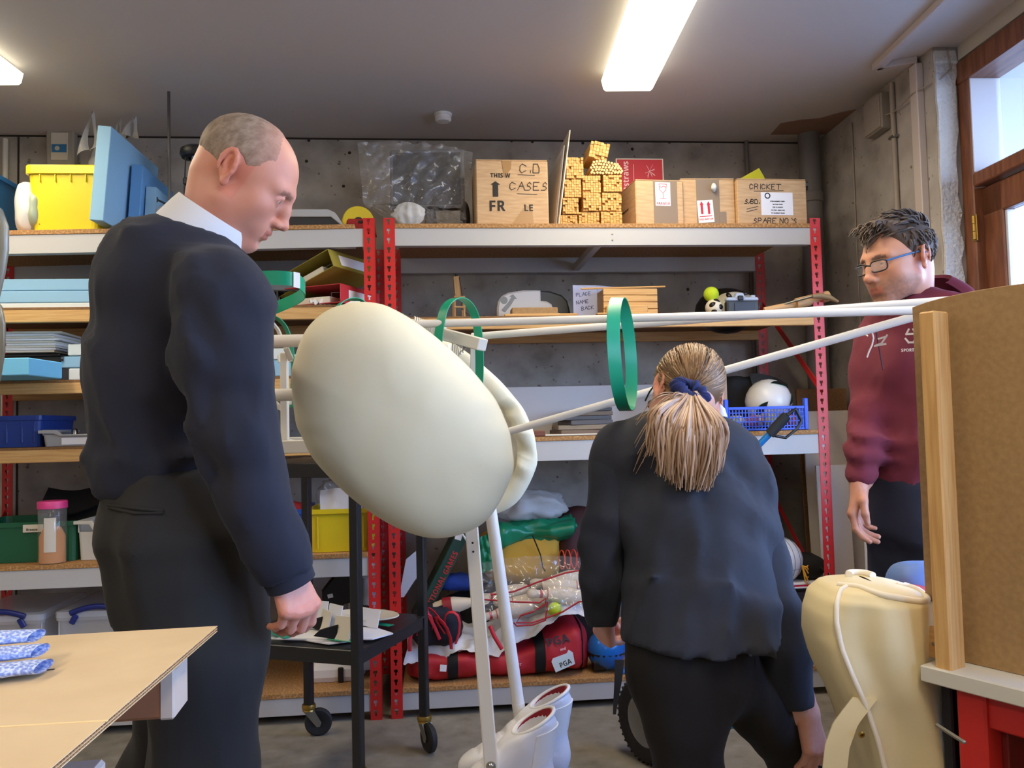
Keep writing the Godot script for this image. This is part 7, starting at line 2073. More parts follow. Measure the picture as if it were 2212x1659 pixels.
func right_side() -> void:
	# plane of the sheet: its far left edge, running towards the camera on the right
	var zf := 1.55
	var P0 := wp(1972, 662, zf)
	var Q0 := wp(2003, 1412, zf)
	var bend := Vector3(0.42, 0, 0.66).normalized()
	var nrm := bend.cross(Vector3.UP).normalized()   # away from the camera side
	if nrm.dot(CB.z) > 0:
		nrm = -nrm
	var onp := func(px: float, py: float) -> Vector2:
		var d := ray(px, py)
		var c := Vector3(0, CH, 0)
		var q: Vector3 = c + d * ((P0 - c).dot(nrm) / d.dot(nrm)) - P0
		return Vector2(q.dot(bend), q.y)
	var t := thing("brown_board", "tall brown board with pine battens standing on the bench at the right edge", "board", Transform3D(Basis(bend, Vector3.UP, bend.cross(Vector3.UP)), P0))
	var back := bend.cross(Vector3.UP).normalized()
	var sgn := -1.0 if back.dot(nrm) < 0 else 1.0   # +sgn is away from the camera side along local z
	var poly := PackedVector2Array()
	for q in [[1970, 664], [2000, 653], [2040, 642], [2100, 629], [2160, 619], [2212, 612], [2275, 607]]:
		poly.append(onp.call(q[0], q[1]))
	var b0: Vector2 = onp.call(2004, 1412)
	var b1: Vector2 = onp.call(2212, 1520)
	var by: float = b0.y
	poly.append(Vector2(poly[poly.size() - 1].x, by))
	poly.append(Vector2(b0.x, by))
	var z0 := 0.0 if sgn > 0 else -0.008
	obj("sheet", mb().prism(poly, 0.008, pt(Vector3(0, 0, z0)), 0.001), M["mdf"], t)
	var fz := -sgn   # direction of the camera side
	var r0: Vector2 = onp.call(2004, 1412)
	var rt: Vector2 = onp.call(2004, 1345)
	var W: float = poly[poly.size() - 2].x
	obj("rail", mb().box(Vector3(W - r0.x, rt.y - r0.y, 0.02), pt(Vector3((W + r0.x) / 2, (rt.y + r0.y) / 2, fz * 0.011)), 0.002), M["pine along x"], t)
	var sc := mb()
	for q in [[2009, 1381], [2031, 1387]]:
		var s: Vector2 = onp.call(q[0], q[1])
		sc.lathe([Vector2(0, 0.001), Vector2(0.004, 0.0)], 8, pt(Vector3(s.x, s.y, fz * 0.0212), 0, PI / 2))
	obj("screw", sc, M["zinc"], t)
	var v0: Vector2 = onp.call(2022, 680)
	var v1: Vector2 = onp.call(2080, 1000)
	var vb: Vector2 = onp.call(2046, 1432)
	obj("batten", mb().box(Vector3(0.03, v0.y - vb.y, 0.045), pt(Vector3(v0.x + 0.021, (v0.y + vb.y) / 2, fz * (0.022 + 0.0225))), 0.003), M["pine along y"], t)
	# bench under it
	var yb := Q0.y - 0.001
	yb = P0.y + by
	var bt := thing("red_bench", "white-topped bench with red steel legs at the lower right", "bench", Vector3(P0.x, 0, P0.z))
	var B := Transform3D(Basis(bend, Vector3.UP, bend.cross(Vector3.UP)), Vector3.ZERO)
	var e0 := fz * 0.075
	obj("worktop", mb().box(Vector3(1.1, 0.028, 0.62), B * pt(Vector3(0.60 + r0.x - 0.02, yb - 0.0145, e0 - fz * 0.31)), 0.002), mat("laminate", c8(206, 204, 196), 0.4), bt)
	var rr := mat("bench red", c8(196, 40, 34), 0.4)
	var lx: float = (onp.call(2105, 1500) as Vector2).x
	for x in [lx + 0.02, lx + 0.75]:
		for z in [e0 - fz * 0.05, e0 - fz * 0.55]:
			obj("leg", mb().box(Vector3(0.05, yb - 0.03, 0.05), B * pt(Vector3(x, (yb - 0.03) / 2, z)), 0.004), rr, bt)
	for z in [e0 - fz * 0.05, e0 - fz * 0.55]:
		obj("top_rail", mb().box(Vector3(0.75, 0.06, 0.03), B * pt(Vector3(lx + 0.385, yb - 0.06, z)), 0.003), rr, bt)
	obj("side_panel", mb().box(Vector3(0.012, yb - 0.1, 0.46), B * pt(Vector3(lx + 0.05, yb / 2, e0 - fz * 0.30)), 0.002), mat("panel maroon", c8(120, 24, 22), 0.5), bt)
	obj("end_panel", mb().box(Vector3(0.02, yb - 0.04, 0.5), B * pt(Vector3(r0.x + 0.04, (yb - 0.04) / 2, e0 - fz * 0.31)), 0.003), mat("panel black", c8(26, 27, 36), 0.4), bt)
	obj("front_panel", mb().box(Vector3(lx - r0.x - 0.06, yb - 0.04, 0.014), B * pt(Vector3((lx + r0.x) / 2 + 0.03, (yb - 0.04) / 2, e0 - fz * 0.08)), 0.002), M["panel black"], bt)
	obj("bracket", mb().bar(wp(2022, 1565, 1.36) - bt.position, wp(2085, 1605, 1.30) - bt.position, 0.006, 0.006), M["zinc"], bt)

func floor_things() -> void:
	# cream cricket bag
	var base := wp(1905, 1659, 1.62)
	base.y = 0.0
	var t := thing("cricket_bag", "tall cream padded bag with piping standing in front of the bench", "bag", base)
	var cm := mat("bag cream", c8(224, 208, 164), 0.55)
	var n := wob(601, 4.0)
	var n2 := wob(602, 11.0)
	# sections: [pixel y, left x, right x]
	var sec := [[1250, 1868, 1872], [1251, 1838, 1902], [1262, 1785, 1960], [1285, 1766, 1992], [1320, 1757, 2003], [1370, 1759, 2006], [1430, 1777, 2010], [1490, 1800, 2014], [1560, 1822, 2020], [1659, 1845, 2028], [1760, 1850, 2034]]
	var dep := 1.60
	var rows := []
	for q in sec:
		var a := wp(q[1], q[0], dep)
		var b := wp(q[2], q[0], dep)
		rows.append([(a + b) / 2 - base, (b - a) / 2])
	var body := func(u: float, v: float) -> Vector3:
		var f := v * (rows.size() - 1)
		var i := clampi(int(f), 0, rows.size() - 2)
		var ctr: Vector3 = rows[i][0].lerp(rows[i + 1][0], f - i)
		var hw: Vector3 = rows[i][1].lerp(rows[i + 1][1], f - i)
		var a := u * TAU
		var c := cos(a)
		var s := sin(a)
		var dp := minf(0.12, 0.03 + hw.length() * 0.9) * (1.0 - 0.15 * smoothstep(0.2, 0.0, v))
		var p := ctr + hw * (signf(c) * pow(absf(c), 0.75)) + Vector3(0, 0, 1) * (signf(s) * pow(absf(s), 0.75)) * dp
		var fold := 0.011 * sin(c * 7.0 + 1.8 * sin(v * 4.0)) * smoothstep(0.12, 0.5, v) + 0.008 * n.get_noise_3d(p.x * 1.6, p.y * 0.5, p.z) + 0.002 * n2.get_noise_3dv(p)
		return p + Vector3(c * 0.5, 0, s).normalized() * fold
	obj("body", mb().grid(64, 48, func(u, v): return body.call(u, v), true), cm, t)
	var off := func(p: Array) -> Array: return p.map(func(q): return body.call(q[0], q[1]) + (CB.z * 0.003))
	var pip := mat("piping", c8(236, 226, 206), 0.45)
	obj("piping", mb().tube(range(30).map(func(i): return body.call(0.02 + 0.46 * i / 29.0, 0.17 + 0.055 * sin(i / 29.0 * TAU * 1.0) + 0.04 * sin(i / 29.0 * PI)) + CB.z * 0.004), 0.006, 8), pip, t)
	obj("piping", mb().tube(range(24).map(func(i): return body.call(0.44 - 0.10 * sin(i / 23.0 * 1.2), 0.16 + 0.8 * i / 23.0) + CB.z * 0.004), 0.005, 8), pip, t)
	obj("piping", mb().tube(range(24).map(func(i): return body.call(0.03 + 0.03 * sin(i / 23.0 * 3.0), 0.14 + 0.84 * i / 23.0) + CB.z * 0.004), 0.005, 8), pip, t)
	obj("top_rim", mb().tube(range(26).map(func(i): return body.call(0.56 + 0.4 * i / 25.0, 0.07) + Vector3(0, 0.004, 0)), 0.007, 8), pip, t)
	obj("strap", mb().grid(22, 3, func(u, v):
		var p := [wp(1842, 1505, 1.50), wp(1800, 1560, 1.50), wp(1782, 1610, 1.50), wp(1776, 1665, 1.5), wp(1778, 1740, 1.5)]
		var f: float = u * 4
		var i := clampi(int(f), 0, 3)
		return (p[i] as Vector3).lerp(p[i + 1], f - i) - base + CB.x * 0.04 * v + CB.z * 0.01 * v, false, 0.006), cm, t)
	obj("eyelet", mb().lathe([Vector2(0, 0), Vector2(0.005, 0), Vector2(0.006, 0.002), Vector2(0.003, 0.003)], 12, Transform3D(CB * Basis(Vector3.RIGHT, PI / 2), wp(1860, 1586, 1.475) - base)), M["brass"], t)
	# red and blue items behind the bag
	single("red_shell", mb().grid(20, 12, func(u, v):
		var q: float = u * 1.0
		return wp(1868 + 150 * q, 1262 - 14 * sin(q * 2.2) + 22 * q + 26 * v, 1.78 - 0.02 * sin(v * PI) * 6.0), false, 0.006), mat("shell orange", c8(222, 62, 30), 0.35), "orange red plastic item poking up behind the cream bag", "plastic item")
	single("blue_bag", sack(Vector3(0.13, 0.12, 0.1), 0.15, 611, 7.0, 0.7), mat("bag pale blue", c8(112, 146, 208), 0.6), "pale blue item squeezed between the cream bag and the bench", "bag", Transform3D(Basis(), wp(1990, 1330, 1.80)))
	# wheelbarrow wheel lying beside the girl's foot
	var wc := wp(1402, 1555, 2.78)
	t = thing("barrow_wheel", "black rubber tyre on a grey rim standing by the girl's left leg", "wheel", Transform3D(Basis(Vector3.UP, -1.05) * Basis(Vector3.BACK, 0.12), Vector3(wc.x, 0.137, wc.z)))
	var tread := mb().lathe([Vector2(0.085, -0.026), Vector2(0.11, -0.036), Vector2(0.13, -0.03), Vector2(0.137, 0.0), Vector2(0.13, 0.03), Vector2(0.11, 0.036), Vector2(0.085, 0.026), Vector2(0.085, -0.026)], 40, pt(Vector3.ZERO, 0, PI / 2))
	for i in 40:
		var a := TAU * i / 40.0
		tread.box(Vector3(0.008, 0.012, 0.06), Transform3D(Basis(Vector3.BACK, a), Vector3(cos(a + PI / 2), sin(a + PI / 2), 0) * 0.133), 0.002)
	obj("tyre", tread, M["rubber"], t)
	obj("rim", mb().lathe([Vector2(0.02, -0.02), Vector2(0.05, -0.012), Vector2(0.082, -0.026), Vector2(0.087, -0.024), Vector2(0.087, 0.024), Vector2(0.082, 0.026), Vector2(0.05, 0.012), Vector2(0.02, 0.02)], 32, pt(Vector3.ZERO, 0, PI / 2)), mat("rim grey", c8(150, 150, 146), 0.4, {"metallic": 0.5}), t)
	obj("hub", mb().lathe([Vector2(0, -0.04), Vector2(0.02, -0.04), Vector2(0.02, 0.04), Vector2(0, 0.04)], 16, pt(Vector3.ZERO, 0, PI / 2)), M["zinc"], t)
	# blue stand on the floor behind the girl
	var bp := fl(1588, 1568)
	t = thing("blue_stand", "bright blue plastic stand on the floor behind the girl's legs", "stand", bp)
	var bm := mat("stand blue", c8(30, 140, 206), 0.4)
	obj("base", mb().box(Vector3(0.12, 0.016, 0.12), pt(Vector3(0.01, 0.008, -0.03)), 0.004), bm, t)
	obj("riser", mb().box(Vector3(0.055, 0.075, 0.05), pt(Vector3(-0.015, 0.05, -0.03)), 0.004), mat("stand light blue", c8(110, 190, 232), 0.4), t)
	obj("cap", mb().box(Vector3(0.07, 0.012, 0.06), pt(Vector3(-0.012, 0.094, -0.03)), 0.003), bm, t)
	var bq := wp(1634, 1458, 2.55)
	t = thing("blue_loop", "curved blue plastic handle glimpsed between the girl's legs", "handle", Vector3(bq.x, bq.y, bq.z))
	obj("bow", mb().tube([Vector3(-0.03, -0.06, 0), Vector3(-0.028, 0.0, 0), Vector3(-0.01, 0.028, 0), Vector3(0.02, -0.01, 0), Vector3(0.05, -0.09, 0.0), Vector3(0.08, -0.16, 0)], 0.011, 10), bm, t)
# ---------------------------------------------------------------- people
# a head in its own axes: z to the face, y up, x to its left; origin between the eyes' level and the ears
func head_sdf(wide := 1.0, jaw := 1.0) -> Sdf:
	var s := sdf()
	s.ell(Vector3(0, 0.030, -0.012), Vector3(0.075 * wide, 0.080, 0.094), 0.02)
	s.ell(Vector3(0, -0.008, 0.030), Vector3(0.064 * wide, 0.082, 0.058), 0.03)
	for x in [-1.0, 1.0]:
		s.cone(Vector3(x * 0.053 * wide, -0.058, 0.002), Vector3(x * 0.016, -0.098, 0.062), 0.020, 0.017, 0.03)
		s.ell(Vector3(x * 0.043, -0.027, 0.056), Vector3(0.020, 0.018, 0.018), 0.03)
		s.ell(Vector3(x * 0.036, -0.052, 0.036), Vector3(0.026, 0.036, 0.034), 0.03)
		s.cone(Vector3(x * 0.010, 0.019, 0.085), Vector3(x * 0.046, 0.018, 0.068), 0.009, 0.009, 0.018)
	s.ell(Vector3(0, -0.103, 0.076 * jaw), Vector3(0.022, 0.016, 0.017), 0.02)
	s.ell(Vector3(0, -0.067, 0.070), Vector3(0.036, 0.028, 0.028), 0.025)
	for x in [-1.0, 1.0]:
		s.ell(Vector3(x * 0.032, 0.001, 0.092), Vector3(0.018, 0.012, 0.017), 0.012, 1)
		s.ell(Vector3(x * 0.031, -0.001, 0.0725), Vector3(0.0125, 0.0125, 0.0125), 0.002)
		s.chain([Vector3(x * 0.018, 0.000, 0.080), Vector3(x * 0.031, 0.0065, 0.0850), Vector3(x * 0.044, 0.000, 0.0765)], [0.003, 0.0036, 0.003], 0.004)
		s.chain([Vector3(x * 0.018, -0.003, 0.080), Vector3(x * 0.031, -0.0085, 0.0825), Vector3(x * 0.044, -0.003, 0.0765)], [0.003, 0.0034, 0.003], 0.004)
	s.chain([Vector3(0, 0.012, 0.084), Vector3(0, -0.010, 0.096), Vector3(0, -0.033, 0.109)], [0.0075, 0.0085, 0.009], 0.016)
	s.ell(Vector3(0, -0.036, 0.109), Vector3(0.0115, 0.0095, 0.011), 0.008)
	for x in [-1.0, 1.0]:
		s.ell(Vector3(x * 0.0125, -0.040, 0.098), Vector3(0.0085, 0.0085, 0.0125), 0.006)
		s.ell(Vector3(x * 0.0065, -0.0475, 0.106), Vector3(0.0036, 0.004, 0.006), 0.003, 1)
	s.chain([Vector3(-0.024, -0.0685, 0.082), Vector3(-0.008, -0.0635, 0.0935), Vector3(0.008, -0.0635, 0.0935), Vector3(0.024, -0.0685, 0.082)], [0.0035, 0.0052, 0.0052, 0.0035], 0.006)
	s.chain([Vector3(-0.022, -0.0725, 0.082), Vector3(0, -0.0765, 0.0915), Vector3(0.022, -0.0725, 0.082)], [0.0035, 0.0062, 0.0035], 0.006)
	s.chain([Vector3(-0.025, -0.0700, 0.088), Vector3(0, -0.0700, 0.1015), Vector3(0.025, -0.0700, 0.088)], [0.0012, 0.0022, 0.0012], 0.003, 1)
	s.ell(Vector3(0, -0.0885, 0.097), Vector3(0.022, 0.006, 0.010), 0.01, 1)
	for x in [-1.0, 1.0]:   # ears
		var e := Vector3(x * 0.0745 * wide, -0.002, -0.014)
		var tilt := Basis(Vector3.UP, x * 0.45) * Basis(Vector3.RIGHT, -0.22)
		s.ell(e + tilt * Vector3(x * 0.003, 0, -0.004), Vector3(0.006, 0.030, 0.016), 0.006, 0, tilt)
		s.ell(e + tilt * Vector3(x * 0.0125, 0.001, 0.000), Vector3(0.0105, 0.020, 0.0105), 0.003, 1, tilt)
		var rim := []
		var rr := []
		for i in 11:
			var a := -0.9 + 4.6 * i / 10.0
			rim.append(e + tilt * Vector3(x * (0.0085 + 0.005 * maxf(-cos(a), 0)), 0.0285 * sin(a) + 0.002, 0.0155 * cos(a) - 0.003))
			rr.append(0.0042 if i > 1 and i < 9 else 0.0030)
		s.chain(rim, rr, 0.004)
		s.ell(e + tilt * Vector3(x * 0.004, -0.030, 0.001), Vector3(0.0055, 0.010, 0.0075), 0.006)
		s.ell(e + tilt * Vector3(x * 0.005, -0.006, 0.0105), Vector3(0.004, 0.007, 0.004), 0.004)
		s.chain([e + tilt * Vector3(x * 0.007, 0.016, -0.006), e + tilt * Vector3(x * 0.0075, 0.0, -0.0095), e + tilt * Vector3(x * 0.006, -0.016, -0.004)], [0.003, 0.0032, 0.003], 0.004)
	return s

func skin_color(base: Color, stubble := 0.0, grey := 0.0, seed_ := 1):
	var n := wob(seed_, 90.0)
	var n2 := wob(seed_ + 1, 24.0)
	return func(p: Vector3, _nn: Vector3) -> Color:
		var c := base
		var red := Color(base.r * 0.98, base.g * 0.66, base.b * 0.62)
		var m := 0.0
		if absf(p.x) > 0.068 and p.z < 0.02 and p.y > -0.05 and p.y < 0.045:
			m = 0.55
		m = maxf(m, 0.45 * (1.0 - smoothstep(0.008, 0.024, (p - Vector3(0, -0.036, 0.11)).length())))
		m = maxf(m, 0.30 * (1.0 - smoothstep(0.01, 0.04, (Vector3(absf(p.x), p.y, p.z) - Vector3(0.045, -0.03, 0.07)).length())))
		m = maxf(m, 0.12 + 0.18 * n2.get_noise_3dv(p))
		c = c.lerp(red, clampf(m, 0, 1))
		var lip := absf(p.x) < 0.024 and p.z > 0.08 and p.y < -0.060 and p.y > -0.081
		if lip:
			c = c.lerp(Color(base.r * 0.72, base.g * 0.36, base.b * 0.36), 0.7)
		if stubble > 0 and not lip and p.y < -0.03 and p.y > -0.125 and p.z > -0.01:
			var k := smoothstep(-0.03, -0.06, p.y) * smoothstep(-0.01, 0.02, p.z)
			if p.z > 0.095 and p.y > -0.055:
				k *= 0.3
			c = c.lerp(Color(0.11, 0.075, 0.06), stubble * k * (0.75 + 0.5 * n.get_noise_3dv(p)))
		var brow := Vector3(absf(p.x), p.y, p.z) - Vector3(0.030, 0.0185, 0.08)
		if absf(brow.x) < 0.018 and absf(brow.y + 0.004 * absf(brow.x) / 0.018) < 0.0052 and p.z > 0.06:
			c = c.lerp(Color(0.10, 0.07, 0.055), 0.75 if grey == 0.0 else 0.45)
		var ey := Vector3(absf(p.x), p.y, p.z) - Vector3(0.031, -0.001, 0.0725)
		if ey.length() < 0.0131 and p.z > 0.079 and absf(ey.y) < 0.0062:
			c = Color(0.7, 0.68, 0.66)
			if Vector2(ey.x, ey.y).length() < 0.0056:
				c = Color(0.10, 0.16, 0.20)
			if Vector2(ey.x, ey.y).length() < 0.0024:
				c = Color(0.01, 0.01, 0.01)
		if grey > 0 and p.y > -0.01 and p.z < 0.04 and absf(p.x) < 0.066:
			c = c.lerp(Color(0.20, 0.15, 0.12), grey * (0.6 + 0.8 * n.get_noise_3dv(p)))
		return c

# a hand in its own axes: y to the fingers, z out of the back, x to the thumb's side (mir = -1: to the other)
func hand(m: MB, x: Transform3D, mir: float, curl: Array, col: Color, thumb := 0.0, cell := 0.0036) -> void:
	var s := sdf()
	var kx := [0.029, 0.0095, -0.0105, -0.029]
	var ky := [0.090, 0.094, 0.090, 0.081]
	var ln := [[0.042, 0.026, 0.020], [0.046, 0.030, 0.021], [0.043, 0.027, 0.020], [0.033, 0.020, 0.018]]
	s.econe(Vector3(0, -0.05, 0), Vector3(0, 0.012, 0), Vector3.RIGHT, 0.028, 0.021, 1.0, 1.05, 0.02)
	for i in 4:
		var r: float = 0.0098 - (0.0012 if i == 3 else 0.0)
		s.cone(Vector3(mir * kx[i] * 0.55, 0.012, -0.002), Vector3(mir * kx[i], ky[i], 0), 0.0150, 0.0122, 0.016)
		var p := Vector3(mir * kx[i], ky[i], 0)
		s.ell(p + Vector3(0, 0, 0.005), Vector3(0.009, 0.009, 0.0075), 0.008)
		var a := 0.0
		for j in 3:
			a += curl[i][j]
			var q: Vector3 = p + Vector3(mir * kx[i] * 0.06, cos(a), -sin(a)).normalized() * ln[i][j]
			s.cone(p, q, r * [1.0, 0.93, 0.85][j], r * [0.93, 0.85, 0.72][j], 0.004)
			p = q
	s.cone(Vector3(mir * 0.012, 0.02, -0.010), Vector3(mir * (0.040 - thumb * 0.01), 0.052, -0.016 - thumb * 0.014), 0.016, 0.0125, 0.014)
	s.cone(Vector3(mir * (0.040 - thumb * 0.01), 0.052, -0.016 - thumb * 0.014), Vector3(mir * (0.048 - thumb * 0.024), 0.084, -0.022 - thumb * 0.022), 0.0115, 0.010, 0.004)
	s.cone(Vector3(mir * (0.048 - thumb * 0.024), 0.084, -0.022 - thumb * 0.022), Vector3(mir * (0.046 - thumb * 0.036), 0.108, -0.028 - thumb * 0.028), 0.0098, 0.0078, 0.004)
	var n := wob(71, 60.0)
	s.build(m, Vector3(-0.075, -0.06, -0.13), Vector3(0.075, 0.20, 0.035), cell, x, func(p: Vector3, _nn: Vector3) -> Color:
		return col.lerp(Color(col.r, col.g * 0.68, col.b * 0.64), clampf(0.25 + 0.35 * n.get_noise_3dv(p) + (0.25 if p.z > 0.006 and p.y > 0.08 and p.y < 0.10 else 0.0), 0, 1)))

func hit(s: Sdf, O: Vector3, px: float, py: float, d0: float, lift := 0.001) -> Vector3:   # where the sight line meets a field
	var all := PackedInt32Array(range(s.ty.size()))
	var d := d0
	for i in 200:
		if s.eval(wp(px, py, d) - O, all) < 0.0:
			break
		d += 0.003
	return wp(px, py, d - 0.003 - lift) - O

func ridge(seed_: int, freq: float) -> FastNoiseLite:
	var n := wob(seed_, freq)
	n.fractal_type = FastNoiseLite.FRACTAL_RIDGED
	n.fractal_octaves = 2
	return n

func facing(f: Vector3, up: Vector3) -> Basis:
	var z := f.normalized()
	var x := up.cross(z).normalized()
	return Basis(x, z.cross(x), z)

func skin_mat() -> Material:
	return vmat("skin", 0.5, {"subsurf_scatter_enabled": true, "subsurf_scatter_strength": 0.04, "rim_enabled": true, "rim": 0.1})

func strands(m: MB, paths: Array, r: float, tint: Array, sides := 5) -> void:
	for p in paths:
		m.col = tint[rng.randi() % tint.size()]
		var k: int = p.size()
		var rr := []
		for i in k:
			rr.append(r * (1.0 - 0.75 * pow(float(i) / (k - 1), 3.0)) * (0.6 if i == 0 else 1.0))
		m.tube(p, rr, sides)

func person_man() -> void:
	var D := 1.60
	var foot := wp(430, 1659, D)
	var O := Vector3(foot.x, 0, foot.z)
	var t := thing("person", "person with cropped grey hair, navy jumper and dark trousers, standing in profile and looking down", "person", O)
	var P := func(px: float, py: float, d: float) -> Vector3: return wp(px, py, d) - O
	var fh := (CB.x * 0.98 - (-CB.z) * -0.17).normalized()
	fh = (CB.x * 0.98 + (-CB.z) * 0.17).normalized()
	# jumper
	var s := sdf()
	s.econe(P.call(404, 585, D), P.call(388, 640, D), fh, 0.125, 0.155, 1, 1.13, 0.05, 0, 0.07)
	s.ell(P.call(374, 622, D + 0.02), Vector3(0.132, 0.132, 0.17), 0.05)
	s.econe(P.call(386, 640, D), P.call(368, 800, D), fh, 0.142, 0.185, 1.0, 0.98, 0.04)
	s.econe(P.call(368, 800, D), P.call(352, 985, D), fh, 0.139, 0.178, 1.0, 0.94, 0.04)
	s.econe(P.call(352, 985, D), P.call(353, 1040, D), fh, 0.128, 0.168, 1.0, 0.95, 0.03, 0, 0.015)
	s.chain([P.call(436, 572, 1.56), P.call(474, 632, 1.45), P.call(482, 660, 1.43), P.call(484, 770, 1.42), P.call(512, 930, 1.41), P.call(553, 1080, 1.42), P.call(594, 1175, 1.43), P.call(614, 1222, 1.44), P.call(622, 1243, 1.445)], [0.066, 0.078, 0.081, 0.077, 0.068, 0.059, 0.052, 0.046, 0.041], 0.035)
	s.chain([P.call(425, 572, 1.66), P.call(430, 622, 1.78), P.call(470, 760, 1.88), P.call(520, 745, 1.95)], [0.07, 0.07, 0.055, 0.045], 0.04)
	s.ell(P.call(642, 1283, 1.445), Vector3(0.05, 0.033, 0.05), 0.006, 1)
	s.cone(P.call(444, 497, 1.585), P.call(510, 400, 1.585), 0.074, 0.085, 0.01, 1)
	var n := wob(811, 7.0)
	var n2 := wob(812, 3.0)
	var elb: Vector3 = P.call(505, 900, 1.42)
	var arm: Vector3 = P.call(400, 800, 1.42)
	var nkc: Vector3 = P.call(447, 487, 1.585)
	var rg := ridge(813, 5.5)
	s.has_disp = true
	s.disp = func(p: Vector3) -> float:
		var w := n2.get_noise_3dv(p)
		var near_arm := smoothstep(0.05, -0.05, p.x - (elb.x - 0.055))
		var d := 0.004 * n.get_noise_3d(p.x * 1.2, p.y * 0.7, p.z) + 0.006
		d -= 0.015 * pow(maxf(rg.get_noise_3d(p.x * 1.5 + p.y * 0.55, p.y * 0.32 - p.x * 0.3, p.z * 0.9), 0.0), 1.6) * lerpf(0.55, 1.0, near_arm)
		var u := (p.x - elb.x) * 0.45 + (p.y - elb.y)
		d += 0.003 * sin(u * 70.0 + w * 6.0) * smoothstep(0.22, 0.02, absf(p.y - elb.y)) * smoothstep(0.14, 0.05, absf(p.x - elb.x))
		var q := (p.x - arm.x) * 0.85 + (p.y - arm.y) * 0.5
		d += 0.006 * sin(q * 38.0 + w * 7.0) * smoothstep(0.30, 0.10, absf(p.y - arm.y)) * smoothstep(0.16, 0.04, absf(p.x - arm.x))
		var hem: float = p.y - (elb.y - 0.11)
		d += 0.005 * sin(p.x * 60.0 + p.z * 20.0 + w * 4.0) * smoothstep(0.08, 0.0, absf(hem))
		return d * smoothstep(0.085, 0.16, (p - nkc).length())
	obj("jumper", s.build(mb(), Vector3(-0.36, 0.75, -0.50), Vector3(0.36, 1.62, 0.36), 0.0115), M["navy wool"], t)
	# ribbed cuff
	var cu: Vector3 = P.call(616, 1228, 1.443)
	var cv: Vector3 = P.call(630, 1262, 1.447)
	obj("cuff", mb().tube([cu, cv, cv + (cv - cu) * 0.05], [0.045, 0.043, 0.040], 24), M["navy wool"], t)
	# trousers
	s = sdf()
	s.econe(P.call(392, 1022, D), P.call(406, 1140, D), fh, 0.128, 0.165, 1.0, 1.22, 0.03, 0, 0.02)
	s.econe(P.call(406, 1140, D), P.call(411, 1250, D), fh, 0.156, 0.185, 1.0, 0.93, 0.03)
	s.chain([P.call(424, 1245, 1.53), P.call(438, 1400, 1.52), P.call(440, 1680, 1.53), P.call(446, 2180, 1.55)], [0.122, 0.107, 0.089, 0.075], 0.05)
	s.chain([P.call(408, 1260, 1.68), P.call(408, 1510, 1.70), P.call(352, 1690, 1.73), P.call(330, 2050, 1.78)], [0.118, 0.094, 0.086, 0.072], 0.05)
	var n3 := wob(821, 5.0)
	s.has_disp = true
	s.disp = func(p: Vector3) -> float: return 0.008 * n3.get_noise_3d(p.x * 1.6, p.y * 0.5, p.z * 1.6) + 0.003 * sin(p.x * 55.0 + p.z * 30.0)
	obj("trousers", s.build(mb(), Vector3(-0.36, 0.04, -0.46), Vector3(0.30, 1.15, 0.34), 0.014), M["dark trousers"], t)
	var pk := []
	var pl := []
	for q in [[236, 1092], [262, 1095], [290, 1098], [320, 1101], [352, 1104]]:
		pk.append(hit(s, O, q[0], q[1], 1.3, 0.0))
		pl.append(hit(s, O, q[0], q[1] + 11 - absf(q[0] - 292) * 0.12, 1.3, 0.0))
	obj("pocket_welt", mb().tube(pk, 0.0035, 8).tube(pl, 0.003, 8), mat("welt", c8(28, 28, 30), 0.9), t)
	# shirt collar
	var cc: Vector3 = P.call(449, 484, 1.585)
	var ax := (CB.x * 0.55 + CB.y * 0.835).normalized()
	var cx := Basis(ax.cross(CB.z).normalized(), ax, CB.z)
	obj("shirt_collar", mb().lathe([Vector2(0.086, -0.034), Vector2(0.078, 0.004), Vector2(0.073, 0.022), Vector2(0.069, 0.022), Vector2(0.068, -0.03)], 40, Transform3D(cx, cc)), M["shirt cloth"], t)
	# body
	var col := lin(c8(212, 150, 130))
	var m := mb()
	m.use_c = true
	m.col = col
	var b := sdf()
	b.cone(P.call(447, 505, 1.59), P.call(388, 640, D), 0.06, 0.10, 0.05)
	b.cone(P.call(388, 640, D), P.call(366, 1000, D), 0.10, 0.09, 0.05)
	b.cone(P.call(366, 1000, D), P.call(408, 1180, D), 0.09, 0.10, 0.05)
	b.chain([P.call(430, 580, 1.52), P.call(480, 650, 1.44), P.call(512, 930, 1.415), P.call(590, 1180, 1.435), P.call(618, 1236, 1.445)], [0.045, 0.05, 0.042, 0.036, 0.028], 0.03)
	b.chain([P.call(425, 560, 1.66), P.call(432, 620, 1.77), P.call(470, 760, 1.88), P.call(540, 748, 1.95)], [0.045, 0.045, 0.038, 0.026], 0.03)
	b.chain([P.call(424, 1245, 1.54), P.call(440, 1680, 1.53), P.call(446, 2215, 1.55), P.call(560, 2235, 1.53)], [0.09, 0.06, 0.04, 0.03], 0.04)
	b.chain([P.call(405, 1260, 1.67), P.call(400, 1510, 1.70), P.call(330, 2080, 1.78), P.call(420, 2100, 1.78)], [0.085, 0.06, 0.04, 0.03], 0.04)
	b.build(m, Vector3(-0.4, -0.02, -0.52), Vector3(0.4, 1.5, 0.34), 0.019)
	var hf := (CB.x * 0.813 - CB.y * 0.582).normalized()
	var hu := (CB.x * 0.582 + CB.y * 0.813).normalized()
	hf = (hf * 0.985 + (-CB.z) * 0.17).normalized()
	var hx := Transform3D(facing(hf, hu), P.call(531, 382, D) as Vector3)
	var h := head_sdf(1.0)
	var nk: Vector3 = hx.affine_inverse() * (P.call(452, 518, 1.59) as Vector3)
	h.cone(Vector3(0, -0.035, -0.040), nk, 0.053, 0.056, 0.03)
